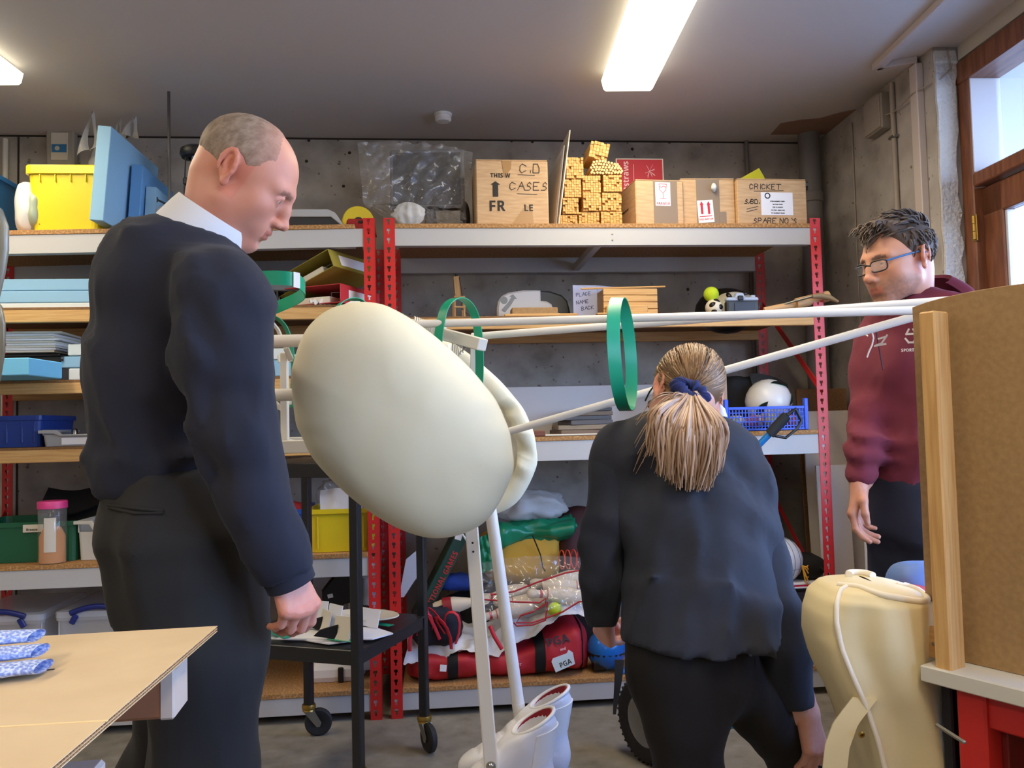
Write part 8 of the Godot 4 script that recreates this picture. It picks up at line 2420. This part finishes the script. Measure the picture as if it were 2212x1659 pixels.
	h.build(m, Vector3(-0.095, -0.26, -0.24), Vector3(0.095, 0.13, 0.135), 0.0036, hx, skin_color(col, 0.0, 0.001, 31))
	# near hand, hanging with the fingers curled
	var yv := (CB.x * 0.34 - CB.y * 0.92 + CB.z * 0.05).normalized()
	var zv := (CB.x * 0.72 + CB.y * 0.25 + CB.z * 0.65)
	zv = (zv - yv * zv.dot(yv)).normalized()
	hand(m, Transform3D(Basis(yv.cross(zv), yv, zv), P.call(612, 1212, 1.447)), -1.0, [[0.75, 0.5, 0.3], [0.85, 0.6, 0.3], [0.9, 0.6, 0.35], [0.9, 0.55, 0.3]], col, 0.6)
	# far hand, holding the upper tube
	yv = (CB.x * 0.95 + CB.y * 0.1 + CB.z * 0.25).normalized()
	zv = (CB.x * -0.1 + CB.y * 0.35 - CB.z * 0.9)
	zv = (zv - yv * zv.dot(yv)).normalized()
	hand(m, Transform3D(Basis(yv.cross(zv), yv, zv), P.call(462, 752, 2.08)), 1.0, [[0.5, 0.8, 0.5], [0.5, 0.8, 0.5], [0.5, 0.9, 0.5], [0.6, 0.9, 0.5]], col, 0.5, 0.0055)
	obj("body", m, skin_mat(), t)
	# close-cropped hair
	var c := sdf()
	c.ell(Vector3(0, 0.030, -0.012), Vector3(0.0772, 0.0825, 0.0965), 0.02)
	c.plane(Vector3(0, 0.085, 0.040), Vector3(0, 0.55, 0.83), 0.02)
	c.plane(Vector3(0, 0, 0.036), Vector3(0, -0.4, 1), 0.01)
	c.plane(Vector3(0, -0.040, -0.05), Vector3(0, -1, 0.55), 0.01)
	for x in [-1, 1]:
		c.ell(Vector3(x * 0.078, -0.010, -0.014), Vector3(0.02, 0.036, 0.025), 0.006, 1)
	var nh := wob(841, 55.0)
	var nf := wob(842, 160.0)
	c.has_disp = true
	c.disp = func(p: Vector3) -> float: return 0.0012 * nf.get_noise_3d(p.x, p.y * 0.5, p.z * 0.5)
	var hm := mb()
	hm.use_c = true
	c.build(hm, Vector3(-0.09, -0.07, -0.12), Vector3(0.09, 0.125, 0.07), 0.003, hx, func(p: Vector3, _q: Vector3) -> Color:
		var g := clampf(0.5 + 0.9 * nh.get_noise_3d(p.x, p.y * 0.5, p.z) + 0.5 * nf.get_noise_3dv(p), 0, 1)
		var thin := maxf(smoothstep(-0.02, 0.075, p.z + 0.45 * maxf(p.y - 0.03, 0)), smoothstep(-0.005, -0.04, p.y))
		return Color(0.20, 0.145, 0.11).lerp(Color(0.36, 0.28, 0.225), g).lerp(col * 0.8, 0.8 * thin))
	obj("hair", hm, vmat("hair", 0.7), t)

func person_girl() -> void:
	var D := 1.85
	var foot := wp(1480, 1659, D)
	var O := Vector3(foot.x, 0, foot.z)
	var t := thing("person", "person with a long fair ponytail and dark blazer, bending down with back turned", "person", O)
	var P := func(px: float, py: float, d: float) -> Vector3: return wp(px, py, d) - O
	# blazer
	var s := sdf()
	s.econe(P.call(1478, 985, 2.00), P.call(1495, 1120, 1.95), CB.x, 0.165, 0.105, 1.0, 1.08, 0.05)
	s.econe(P.call(1497, 1120, 1.93), P.call(1515, 1300, 1.84), CB.x, 0.174, 0.125, 1.0, 1.0, 0.03)
	s.econe(P.call(1517, 1300, 1.84), P.call(1508, 1475, 1.76), CB.x, 0.174, 0.14, 1.0, 1.03, 0.03, 0, 0.010)
	s.ell(P.call(1480, 975, 1.99), Vector3(0.17, 0.085, 0.09), 0.05)
	s.chain([P.call(1420, 950, 2.0), P.call(1342, 968, 2.0), P.call(1328, 1000, 1.99), P.call(1322, 1060, 1.98)], [0.06, 0.058, 0.060, 0.056], 0.04)
	s.chain([P.call(1545, 990, 2.0), P.call(1598, 1060, 1.97), P.call(1630, 1160, 1.92)], [0.068, 0.070, 0.064], 0.04)
	s.plane(P.call(1508, 1428, 1.66), -CB.y, 0.004)
	var sl := sdf()
	sl.chain([P.call(1336, 975, 2.0), P.call(1324, 1010, 1.985), P.call(1310, 1150, 1.95), P.call(1302, 1250, 1.93), P.call(1300, 1325, 1.96)], [0.052, 0.059, 0.057, 0.052, 0.045], 0.03)
	sl.ell(P.call(1299, 1372, 1.97), Vector3(0.06, 0.028, 0.06), 0.006, 1)
	var sr := sdf()
	sr.chain([P.call(1625, 1130, 1.93), P.call(1648, 1220, 1.90), P.call(1676, 1320, 1.85), P.call(1694, 1400, 1.84), P.call(1702, 1508, 1.85)], [0.055, 0.060, 0.060, 0.057, 0.057], 0.03)
	sr.ell(P.call(1712, 1562, 1.85), Vector3(0.075, 0.04, 0.075), 0.008, 1)
	s.cone(P.call(1495, 915, 2.02), P.call(1495, 830, 2.05), 0.062, 0.065, 0.01, 1)
	var n := wob(851, 6.0)
	var n2 := wob(852, 2.5)
	var sh: Vector3 = P.call(1600, 1080, 1.9)
	var el: Vector3 = P.call(1300, 1180, 1.9)
	var mid: Vector3 = P.call(1500, 1250, 1.8)
	var rg := ridge(853, 4.5)
	s.has_disp = true
	s.disp = func(p: Vector3) -> float:
		var w := n2.get_noise_3dv(p)
		var d := 0.006 * n.get_noise_3d(p.x * 1.1, p.y * 0.6, p.z * 0.6) + 0.005
		d -= 0.013 * pow(maxf(rg.get_noise_3d(p.x * 1.3 - p.y * 0.6, p.y * 0.4 + p.x * 0.35, p.z * 0.6), 0.0), 1.6)
		var q := (p.x - sh.x) * 0.7 + (p.y - sh.y) * 0.75
		d += 0.007 * sin(q * 48.0 + w * 5.0) * smoothstep(0.17, 0.04, (p - sh).length())
		d += 0.005 * sin((p.y - el.y) * 60.0 + (p.x - el.x) * 40.0 + w * 6.0) * smoothstep(0.16, 0.03, absf(p.y - el.y)) * smoothstep(0.09, 0.04, absf(p.x - el.x))
		var r := (p.x - mid.x) * 0.8 - (p.y - mid.y) * 0.5
		d += 0.0035 * sin(r * 45.0 + w * 8.0) * smoothstep(0.24, 0.08, absf(p.y - mid.y))
		return d
	obj("blazer", s.build(mb(), Vector3(-0.30, 0.50, -0.38), Vector3(0.36, 1.24, 0.30), 0.0115), M["blazer cloth"], t)
	for q in [sl, sr]:
		q.has_disp = true
		q.disp = s.disp
	obj("sleeve", sl.build(mb(), Vector3(-0.30, 0.60, -0.38), Vector3(-0.05, 1.22, 0.10), 0.009), M["blazer cloth"], t)
	obj("sleeve", sr.build(mb(), Vector3(0.05, 0.45, -0.30), Vector3(0.36, 1.05, 0.20), 0.009), M["blazer cloth"], t)
	# seams and collar
	var seam := mat("seam dark", c8(24, 26, 34), 0.9)
	obj("collar", mb().grid(24, 6, func(u, v):
		var a: float = PI + 0.25 + (PI - 0.5) * u
		var p: Vector3 = P.call(1490, 918, 2.0)
		return p + CB.x * (0.082 + 0.028 * v) * cos(a) + Vector3(0, 0.012 - 0.032 * v - 0.006 * cos(a), 0) - CB.z * (0.05 + 0.02 * v) * sin(a) * 0.9, false, 0.005), M["blazer cloth"], t)
	obj("hanging_tab", mb().grid(12, 4, func(u, v):
		var p: Vector3 = (P.call(1338, 1425, 1.72) as Vector3).lerp(P.call(1328, 1545, 1.72), u)
		return p + CB.x * (0.020 * (1.0 - 0.7 * u) * (v - 0.5)) + CB.z * 0.006 * sin(u * 5.0), false, 0.004), M["black cloth"], t)
	# trousers
	s = sdf()
	s.econe(P.call(1490, 1370, 1.80), P.call(1490, 1450, 1.80), CB.x, 0.14, 0.12, 1.0, 1.0, 0.04)
	s.chain([P.call(1462, 1440, 1.78), P.call(1478, 1560, 1.76), P.call(1488, 1680, 1.76), P.call(1492, 1960, 1.86)], [0.088, 0.077, 0.066, 0.055], 0.04)
	s.chain([P.call(1545, 1420, 1.82), P.call(1640, 1530, 1.86), P.call(1722, 1640, 1.92), P.call(1730, 1800, 2.02), P.call(1730, 1900, 2.12)], [0.075, 0.066, 0.060, 0.055, 0.05], 0.035)
	var n3 := wob(861, 6.0)
	s.has_disp = true
	s.disp = func(p: Vector3) -> float: return 0.007 * n3.get_noise_3d(p.x * 1.5, p.y * 0.7, p.z)
	obj("trousers", s.build(mb(), Vector3(-0.25, 0.03, -0.42), Vector3(0.40, 0.75, 0.30), 0.013), M["black trousers"], t)
	# body
	var col := lin(c8(216, 162, 140))
	var m := mb()
	m.use_c = true
	m.col = col
	var b := sdf()
	b.cone(P.call(1490, 930, 2.01), P.call(1495, 1100, 1.97), 0.05, 0.09, 0.05)
	b.cone(P.call(1495, 1100, 1.95), P.call(1495, 1420, 1.80), 0.09, 0.09, 0.05)
	b.chain([P.call(1420, 960, 2.0), P.call(1330, 1000, 1.99), P.call(1308, 1200, 1.96), P.call(1300, 1330, 1.99)], [0.04, 0.04, 0.036, 0.026], 0.03)
	b.chain([P.call(1545, 990, 2.0), P.call(1600, 1060, 1.97), P.call(1680, 1330, 1.84), P.call(1712, 1500, 1.85), P.call(1728, 1540, 1.85)], [0.04, 0.045, 0.04, 0.032, 0.027], 0.03)
	b.chain([P.call(1465, 1440, 1.79), P.call(1488, 1680, 1.77), P.call(1492, 1985, 1.87), P.call(1492, 2005, 1.95)], [0.07, 0.05, 0.035, 0.03], 0.04)
	b.chain([P.call(1545, 1430, 1.82), P.call(1722, 1640, 1.92), P.call(1730, 1905, 2.12), P.call(1740, 1880, 2.22)], [0.06, 0.048, 0.035, 0.03], 0.04)
	b.build(m, Vector3(-0.3, -0.02, -0.5), Vector3(0.42, 1.2, 0.3), 0.018)
	# head turned away and tipped forward, rolled to her right
	var f := (-CB.z * 0.86 - CB.y * 0.42 - CB.x * 0.26).normalized()
	var up := (CB.y * 0.88 - CB.z * 0.40 + CB.x * 0.16).normalized()
	var hx := Transform3D(facing(f, up), P.call(1482, 852, 2.00) as Vector3)
	var h := head_sdf(0.97)
	h.cone(Vector3(0, -0.04, -0.04), hx.affine_inverse() * (P.call(1490, 945, 2.02) as Vector3), 0.048, 0.052, 0.03)
	h.build(m, Vector3(-0.095, -0.20, -0.20), Vector3(0.095, 0.13, 0.135), 0.0042, hx, skin_color(col, 0.0, 0.0, 33))
	var yv := (CB.x * 0.18 - CB.y * 0.95 + CB.z * 0.1).normalized()
	var zv := (CB.x * 0.62 + CB.z * 0.75)
	zv = (zv - yv * zv.dot(yv)).normalized()
	hand(m, Transform3D(Basis(yv.cross(zv), yv, zv), P.call(1742, 1530, 1.85)), -1.0, [[0.4, 0.4, 0.2], [0.5, 0.4, 0.25], [0.55, 0.45, 0.25], [0.55, 0.45, 0.25]], col, 0.5)
	yv = (CB.x * 0.1 - CB.y * 0.8 - CB.z * 0.5).normalized()
	zv = (CB.x * -0.8 + CB.z * 0.5)
	zv = (zv - yv * zv.dot(yv)).normalized()
	hand(m, Transform3D(Basis(yv.cross(zv), yv, zv), P.call(1302, 1322, 2.02)), 1.0, [[0.9, 0.9, 0.5], [0.9, 0.9, 0.5], [1.0, 0.9, 0.5], [1.0, 0.9, 0.5]], col, 0.9, 0.0065)
	obj("body", m, skin_mat(), t)
	# shirt collar
	obj("shirt_collar", mb().tube([P.call(1560, 905, 1.99), P.call(1556, 890, 2.0), P.call(1540, 875, 2.03)], 0.014, 8).tube(range(14).map(func(i): return (P.call(1490, 912, 2.0) as Vector3) + CB.x * 0.066 * cos(PI + PI * i / 13.0) - CB.z * 0.05 * sin(PI + PI * i / 13.0)), 0.014, 8), M["shirt cloth"], t)
	# shoes
	for q in [[1492, 1995, 1.9], [1735, 1890, 2.17]]:
		var p: Vector3 = P.call(q[0], q[1], q[2])
		p.y = 0.0
		obj("shoe", sack(Vector3(0.09, 0.08, 0.25), 0.05, 866, 5.0, 0.7), M["black plastic"], t, Vector3(p.x, 0, p.z - 0.03))
	# hair drawn back to the scrunchie
	var tint := [lin(c8(112, 82, 54)), lin(c8(138, 104, 70)), lin(c8(160, 124, 88)), lin(c8(96, 70, 46)), lin(c8(178, 144, 108)), lin(c8(126, 96, 66))]
	var kn: Vector3 = P.call(1490, 848, 1.895)
	var hair := mb()
	hair.use_c = true
	hair.col = lin(c8(112, 84, 56))
	var c := sdf()
	c.ell(Vector3(0, 0.032, -0.014), Vector3(0.0775, 0.0845, 0.0985), 0.02)
	c.ell(Vector3(0, -0.008, -0.046), Vector3(0.058, 0.052, 0.046), 0.02)
	c.plane(Vector3(0, 0.07, 0.066), Vector3(0, 0.15, 1), 0.02)
	c.plane(Vector3(0, 0.0, 0.02), Vector3(0, -0.7, 0.8), 0.02)
	for x in [-1, 1]:
		c.ell(Vector3(x * 0.080, -0.012, -0.012), Vector3(0.018, 0.034, 0.026), 0.008, 1)
	c.build(hair, Vector3(-0.095, -0.09, -0.13), Vector3(0.095, 0.135, 0.085), 0.0042, hx)
	var kl: Vector3 = hx.affine_inverse() * kn
	var caps := []
	var inv := Vector3(0.0795, 0.0865, 0.1005)
	for i in 620:
		var a := rnd(0, TAU)
		var g := rnd(0.35, 1.0)
		var kd := (kl - Vector3(0, 0.032, -0.014)) / inv
		var e1 := kd.normalized()
		var e2 := e1.cross(Vector3.UP).normalized()
		var e3 := e1.cross(e2)
		var pts := []
		for j in 9:
			var q := j / 8.0
			var th := 2.15 * g * (1.0 - q) + 0.06
			var d := e1 * cos(th) + (e2 * cos(a + 0.05 * sin(q * 7.0)) + e3 * sin(a)) * sin(th)
			var lift := 1.0 + 0.010 * rng.randf()
			var p := Vector3(0, 0.032, -0.014) + d * inv * lift
			if p.y < -0.035 and j < 3:
				p.y = -0.035
			pts.append(hx * p)
		while pts.size() > 2:
			var l: Vector3 = hx.affine_inverse() * pts[0]
			if l.z > 0.064 or (l.z > -0.006 and l.y < 0.020) or l.y < -0.055:
				pts.pop_front()
			else:
				break
		if pts.size() > 2:
			pts.append(kn)
			caps.append(pts)
	strands(hair, caps, 0.0027, tint, 4)
	# the tail itself
	var tails := []
	for i in 620:
		var u := rng.randf()
		var w := rnd(-1, 1)
		var side := w * w * signf(w)
		var L := rnd(0.72, 1.0) * (1.0 if absf(w) < 0.75 else 0.86)
		var ex: float = lerpf(1405, 1552, 0.5 + 0.5 * w) + rnd(-8, 8)
		var ey: float = 848 + L * (215 - 60 * maxf(0, -w - 0.1) - 20 * maxf(0, w - 0.6))
		var dz := 1.82 + rnd(-0.035, 0.02) + 0.02 * absf(w)
		var pts := []
		for j in 10:
			var q := j / 9.0
			var sp := smoothstep(0.0, 0.55, q) * 0.92 + 0.08 * q
			var x: float = lerpf(1493 + w * 12, ex, sp) + 6 * sin(q * 6 + i) * q + (16 * sin(q * PI) if w > 0.3 else 0.0)
			var y: float = lerpf(846, ey, q) - 10 * sin(q * PI) * (1.0 if w < -0.5 else 0.0)
			pts.append(P.call(x, y, lerpf(1.88 + 0.015 * u, dz, minf(q * 2.2, 1.0)) - 0.02 * sin(q * PI)))
		tails.append(pts)
	var tint2 := [lin(c8(180, 148, 122)), lin(c8(194, 164, 140)), lin(c8(166, 134, 106)), lin(c8(206, 178, 156)), lin(c8(150, 118, 92)), lin(c8(190, 162, 144))]
	strands(hair, tails, 0.0040, tint2, 4)
	var fly := []
	for i in 46:   # loose strands swept to the left
		var ex := rnd(1368, 1440)
		var ey := rnd(900, 1025)
		var pts := []
		var bend := rnd(-34, 6)
		for j in 9:
			var q := j / 8.0
			pts.append(P.call(lerpf(1484, ex, pow(q, 0.8)), lerpf(856, ey, q) + bend * sin(q * PI), lerpf(1.87, 1.86 + rnd(-0.01, 0.01), q) - 0.03 * sin(q * PI)))
		fly.append(pts)
	strands(hair, fly, 0.0016, tint2, 4)
	obj("hair", hair, vmat("hair fair", 0.42), t)
	var sc := mb()
	var np := wob(871, 30.0)
	sc.grid(48, 14, func(u, v):
		var a: float = u * TAU
		var bb: float = v * TAU
		var R := 0.024
		var r: float = 0.0155 * (1.0 + 0.13 * sin(a * 11.0 + bb) + 0.55 * np.get_noise_2d(cos(a) * 0.1, sin(a) * 0.1))
		var d := CB.x * cos(a) * 1.25 + (CB.y * 0.80 - CB.z * 0.6) * sin(a) * 0.75
		return kn + CB.z * 0.004 + CB.y * 0.004 - CB.y * 0.012 * cos(a) + d * R + (d.normalized() * cos(bb) + (CB.z * 0.8 + CB.y * 0.6) * sin(bb)) * r, true, 0.0, true)
	obj("scrunchie", sc, mat("velvet blue", c8(30, 40, 92), 0.85, {"rim_enabled": true, "rim": 0.6, "rim_tint": 0.6}), t)
	# glasses seen at the temple
	var gl := mb()
	for x in [-1, 1]:
		gl.tube([hx * Vector3(x * 0.078, 0.012, -0.012), hx * Vector3(x * 0.074, 0.010, 0.05), hx * Vector3(x * 0.066, 0.008, 0.094)], 0.0022, 6)
		gl.tube(range(16).map(func(i): return hx * Vector3(x * (0.034 + 0.026 * cos(TAU * i / 16.0)), -0.002 + 0.018 * sin(TAU * i / 16.0), 0.100 - 0.012 * absf(cos(TAU * i / 16.0)))), 0.002, 6, true)
	obj("glasses", gl, M["black plastic"], t)

func person_youth() -> void:
	var D := 2.32
	var foot := wp(1985, 1400, D)
	var O := Vector3(foot.x, 0, foot.z)
	var t := thing("person", "person with short dark hair, blue glasses and a maroon top, one hand hanging", "person", O)
	var P := func(px: float, py: float, d: float) -> Vector3: return wp(px, py, d) - O
	var fh := (-CB.x * 0.77 + CB.z * 0.64).normalized()
	var sd := (CB.x * 0.64 + CB.z * 0.77).normalized()   # his left
	var s := sdf()
	s.econe(P.call(1978, 690, D), P.call(1985, 800, D), sd, 0.135, 0.095, 1.0, 1.25, 0.05)
	s.econe(P.call(1985, 800, D), P.call(1980, 960, D), sd, 0.165, 0.118, 1.0, 0.98, 0.05)
	s.econe(P.call(1980, 960, D), P.call(1976, 1046, D), sd, 0.162, 0.118, 1.0, 0.94, 0.04, 0, 0.015)
	s.chain([P.call(1925, 690, 2.40), P.call(1895, 735, 2.42), P.call(1886, 800, 2.40), P.call(1882, 890, 2.34), P.call(1868, 975, 2.28), P.call(1860, 1030, 2.26)], [0.055, 0.060, 0.058, 0.054, 0.046, 0.038], 0.035)
	s.chain([P.call(2010, 680, 2.3), P.call(2065, 700, 2.22), P.call(2085, 860, 2.2), P.call(2085, 1000, 2.2)], [0.06, 0.066, 0.06, 0.045], 0.04)
	s.ell(P.call(1856, 1062, 2.255), Vector3(0.045, 0.022, 0.05), 0.006, 1)
	s.cone(P.call(1955, 660, 2.33), P.call(1925, 600, 2.33), 0.058, 0.06, 0.01, 1)
	var n := wob(881, 7.0)
	var n2 := wob(882, 3.0)
	var el: Vector3 = P.call(1866, 970, 2.3)
	var rg := ridge(887, 5.0)
	s.has_disp = true
	s.disp = func(p: Vector3) -> float:
		var w := n2.get_noise_3dv(p)
		var d := 0.008 * n.get_noise_3d(p.x * 1.4, p.y * 0.6, p.z * 1.2)
		d -= 0.010 * pow(maxf(rg.get_noise_3d(p.x * 1.4, p.y * 0.4, p.z), 0.0), 1.6) - 0.004
		d += 0.006 * sin((p.y - el.y) * 85.0 + (p.x - el.x) * 30.0 + w * 6.0) * smoothstep(0.13, 0.04, absf(p.y - el.y)) * smoothstep(0.09, 0.05, absf(p.x - el.x))
		return d
	obj("top", s.build(mb(), Vector3(-0.26, 0.82, -0.32), Vector3(0.30, 1.52, 0.34), 0.011), M["maroon fleece"], t)
	# hood and collar
	obj("hood", mb().grid(30, 12, func(u, v):
		var a: float = -2.3 + 4.0 * u
		var r: float = 0.075 + 0.045 * sin(v * PI)
		var p: Vector3 = P.call(1975, 645, 2.34)
		var d := sd * cos(a) * 0.4 - fh * 1.0 * cos(a * 0.5) * 0.9 + sd * sin(a) * 0.95
		return p + d * r + Vector3(0, 0.045 - 0.10 * v + 0.02 * cos(a), 0), false, 0.012), M["maroon fleece"], t)
	obj("placket", mb().bar(P.call(1892, 712, 2.175), P.call(1908, 800, 2.175), 0.004, 0.003, Vector3.RIGHT), mat("zip maroon", c8(74, 24, 36), 0.6), t)
	var wl := mat("logo white", c8(232, 226, 222), 0.7)
	obj("piping", mb().tube([P.call(1884, 718, 2.21), P.call(1887, 730, 2.21), P.call(1884, 745, 2.213), P.call(1877, 760, 2.218), P.call(1873, 772, 2.222)], 0.0022, 6).tube([P.call(1868, 722, 2.27), P.call(1875, 726, 2.26)], 0.002, 6), wl, t)
	var lx := Transform3D(Basis(sd, CB.y, fh), P.call(1903, 735, 2.165) as Vector3)
	obj("swift_mark", mb().strokes([[Vector2(-0.016, -0.014), Vector2(0.002, -0.008), Vector2(0.016, 0.012)], [Vector2(-0.016, -0.014), Vector2(0.012, -0.010)], [Vector2(-0.006, 0.004), Vector2(0.010, 0.008)]], 0.005, lx), wl, t)
	var cx := Transform3D(Basis(sd, CB.y, fh), P.call(1968, 728, 2.16) as Vector3)
	obj("crest", mb().strokes([[Vector2(-0.006, 0.02), Vector2(-0.012, 0.008), Vector2(0.012, 0.008), Vector2(0.006, 0.02)], [Vector2(-0.014, -0.004), Vector2(-0.006, -0.014), Vector2(0.006, -0.014), Vector2(0.014, -0.004)]], 0.005, cx), wl, t)
	words("SPORTS", 0.008, wl, t, cx * pt(Vector3(-0.006, -0.034, 0.0)))
	# trousers
	s = sdf()
	s.econe(P.call(1976, 1035, D), P.call(1972, 1150, D), sd, 0.145, 0.115, 1.0, 1.06, 0.04, 0, 0.02)
	s.chain([P.call(1945, 1150, 2.36), P.call(1942, 1300, 2.36), P.call(1945, 1500, 2.36), P.call(1948, 1760, 2.4)], [0.088, 0.078, 0.062, 0.055], 0.04)
	s.chain([P.call(2010, 1150, 2.26), P.call(2020, 1350, 2.26), P.call(2025, 1760, 2.3)], [0.09, 0.075, 0.055], 0.04)
	var n3 := wob(886, 6.0)
	s.has_disp = true
	s.disp = func(p: Vector3) -> float: return 0.006 * n3.get_noise_3d(p.x, p.y * 0.6, p.z)
	obj("trousers", s.build(mb(), Vector3(-0.24, 0.03, -0.28), Vector3(0.26, 1.05, 0.28), 0.014), M["dark blue cloth"], t)
	# body
	var col := lin(c8(208, 152, 126))
	var m := mb()
	m.use_c = true
	m.col = col
	var b := sdf()
	b.cone(P.call(1965, 665, 2.33), P.call(1983, 780, D), 0.05, 0.095, 0.05)
	b.cone(P.call(1983, 780, D), P.call(1975, 1130, D), 0.095, 0.09, 0.05)
	b.chain([P.call(1930, 700, 2.39), P.call(1897, 740, 2.41), P.call(1882, 890, 2.34), P.call(1861, 1030, 2.262), P.call(1858, 1050, 2.258)], [0.04, 0.042, 0.038, 0.028, 0.025], 0.03)
	b.chain([P.call(2010, 690, 2.3), P.call(2062, 710, 2.22), P.call(2085, 860, 2.2), P.call(2085, 1020, 2.2)], [0.04, 0.042, 0.036, 0.026], 0.03)
	b.chain([P.call(1950, 1150, 2.35), P.call(1945, 1500, 2.36), P.call(1948, 1790, 2.4), P.call(1900, 1800, 2.36)], [0.07, 0.05, 0.035, 0.03], 0.04)
	b.chain([P.call(2008, 1150, 2.27), P.call(2022, 1400, 2.27), P.call(2025, 1790, 2.3), P.call(1975, 1810, 2.26)], [0.07, 0.05, 0.035, 0.03], 0.04)
	b.build(m, Vector3(-0.3, -0.02, -0.3), Vector3(0.3, 1.5, 0.3), 0.019)
	var f := (-CB.x * 0.92 - CB.y * 0.20 + CB.z * 0.30).normalized()
	var hx := Transform3D(facing(f, (CB.y - CB.x * 0.2).normalized()), P.call(1938, 563, 2.30) as Vector3)
	var h := head_sdf(1.0)
	h.cone(Vector3(0, -0.04, -0.045), hx.affine_inverse() * (P.call(1968, 690, 2.33) as Vector3), 0.054, 0.058, 0.03)
	h.build(m, Vector3(-0.095, -0.24, -0.19), Vector3(0.095, 0.13, 0.135), 0.0040, hx, skin_color(col, 0.55, 0.0, 35))
	var yv := (-CB.x * 0.20 - CB.y * 0.97 + CB.z * 0.1).normalized()
	var zv := (-CB.x * 0.82 + CB.y * 0.2 - CB.z * 0.5)
	zv = (zv - yv * zv.dot(yv)).normalized()
	hand(m, Transform3D(Basis(yv.cross(zv), yv, zv), P.call(1856, 1040, 2.258)), -1.0, [[0.35, 0.5, 0.3], [0.5, 0.6, 0.35], [0.55, 0.65, 0.35], [0.6, 0.6, 0.35]], col, 0.45)
	obj("body", m, skin_mat(), t)
	# hair
	var tint := [lin(c8(82, 68, 60)), lin(c8(100, 84, 74)), lin(c8(66, 56, 52)), lin(c8(116, 100, 90)), lin(c8(88, 82, 84))]
	var hair := mb()
	hair.use_c = true
	hair.col = lin(c8(80, 66, 58))
	var c := sdf()
	c.ell(Vector3(0, 0.036, -0.014), Vector3(0.081, 0.090, 0.102), 0.02)
	c.ell(Vector3(0, 0.085, 0.055), Vector3(0.058, 0.034, 0.045), 0.03)
	c.plane(Vector3(0, 0.058, 0.092), Vector3(0, -0.85, 0.75), 0.02)
	c.plane(Vector3(0, 0.03, 0.036), Vector3(0, -0.45, 1), 0.015)
	c.plane(Vector3(0, -0.055, -0.05), Vector3(0, -1, 0.75), 0.01)
	for x in [-1, 1]:
		c.ell(Vector3(x * 0.084, -0.010, -0.012), Vector3(0.022, 0.036, 0.025), 0.006, 1)
		c.ell(Vector3(x * 0.092, -0.02, 0.01), Vector3(0.016, 0.05, 0.09), 0.01, 1)
	c.build(hair, Vector3(-0.1, -0.09, -0.13), Vector3(0.1, 0.14, 0.12), 0.004, hx)
	var tufts := []
	for i in 1100:
		var d := Vector3(rnd(-1, 1), rnd(-0.35, 1), rnd(-1, 0.95))
		if d.length() > 1 or d.length() < 0.2:
			continue
		d = d.normalized()
		var p := Vector3(0, 0.036, -0.014) + d * Vector3(0.080, 0.089, 0.101)
		if p.z > 0.03 and p.y < 0.07 or p.y < -0.035 and p.z > -0.06 or (absf(p.x) > 0.06 and p.y < 0.012 and p.z > -0.045):
			continue
		var sweep := Vector3(0.15 * d.x, 0.12, 1.0) if p.y > 0.07 else Vector3(0, -0.9, -0.25 if p.z < 0 else 0.1)
		var tang := (sweep - d * sweep.dot(d)).normalized()
		var L := rnd(0.025, 0.045) if p.y > 0.07 else rnd(0.014, 0.024)
		var pts := []
		for j in 5:
			var q := j / 4.0
			pts.append(hx * (p + tang * L * q + d * (0.004 * sin(q * PI) + (0.010 * q if p.y > 0.08 else 0.001)) + Vector3(rnd(-1, 1), 0, 0) * 0.0015))
		tufts.append(pts)
	for i in 110:   # the quiff
		var x := rnd(-0.045, 0.045)
		var p := Vector3(x, rnd(0.085, 0.112), rnd(0.03, 0.07))
		var L := rnd(0.022, 0.040)
		var pts := []
		for j in 5:
			var q := j / 4.0
			pts.append(hx * (p + Vector3(x * 0.2 * q, 0.010 * sin(q * 2.2) - 0.012 * q * q, L * q)))
		tufts.append(pts)
	strands(hair, tufts, 0.0030, tint, 4)
	obj("hair", hair, vmat("hair", 0.7), t)
	# glasses
	var fr := mb()
	for x in [-1, 1]:
		fr.tube(range(20).map(func(i):
			var a: float = TAU * i / 20.0
			var e := func(v): return signf(v) * pow(absf(v), 0.65)
			return hx * Vector3(x * (0.033 + 0.025 * e.call(cos(a))), -0.006 + 0.015 * e.call(sin(a)), 0.101 - 0.012 * maxf(0, e.call(cos(a))))), 0.0022, 6, true)
	fr.tube([hx * Vector3(-0.009, 0.0, 0.103), hx * Vector3(0, 0.003, 0.105), hx * Vector3(0.009, 0.0, 0.103)], 0.002, 6)
	var g := obj("glasses", fr, M["black plastic"], t)
	var te := mb()
	for x in [-1, 1]:
		te.tube([hx * Vector3(x * 0.060, 0.003, 0.090), hx * Vector3(x * 0.074, 0.006, 0.055), hx * Vector3(x * 0.078, 0.010, 0.0), hx * Vector3(x * 0.079, 0.004, -0.025)], 0.0027, 6)
	obj("temple_arm", te, mat("glasses blue", c8(58, 108, 166), 0.4), g)
	for x in [-1, 1]:
		obj("lens", mb().box(Vector3(0.046, 0.027, 0.001), hx * pt(Vector3(x * 0.033, -0.006, 0.0985), x * 0.22), 0), M["window glass"], g)
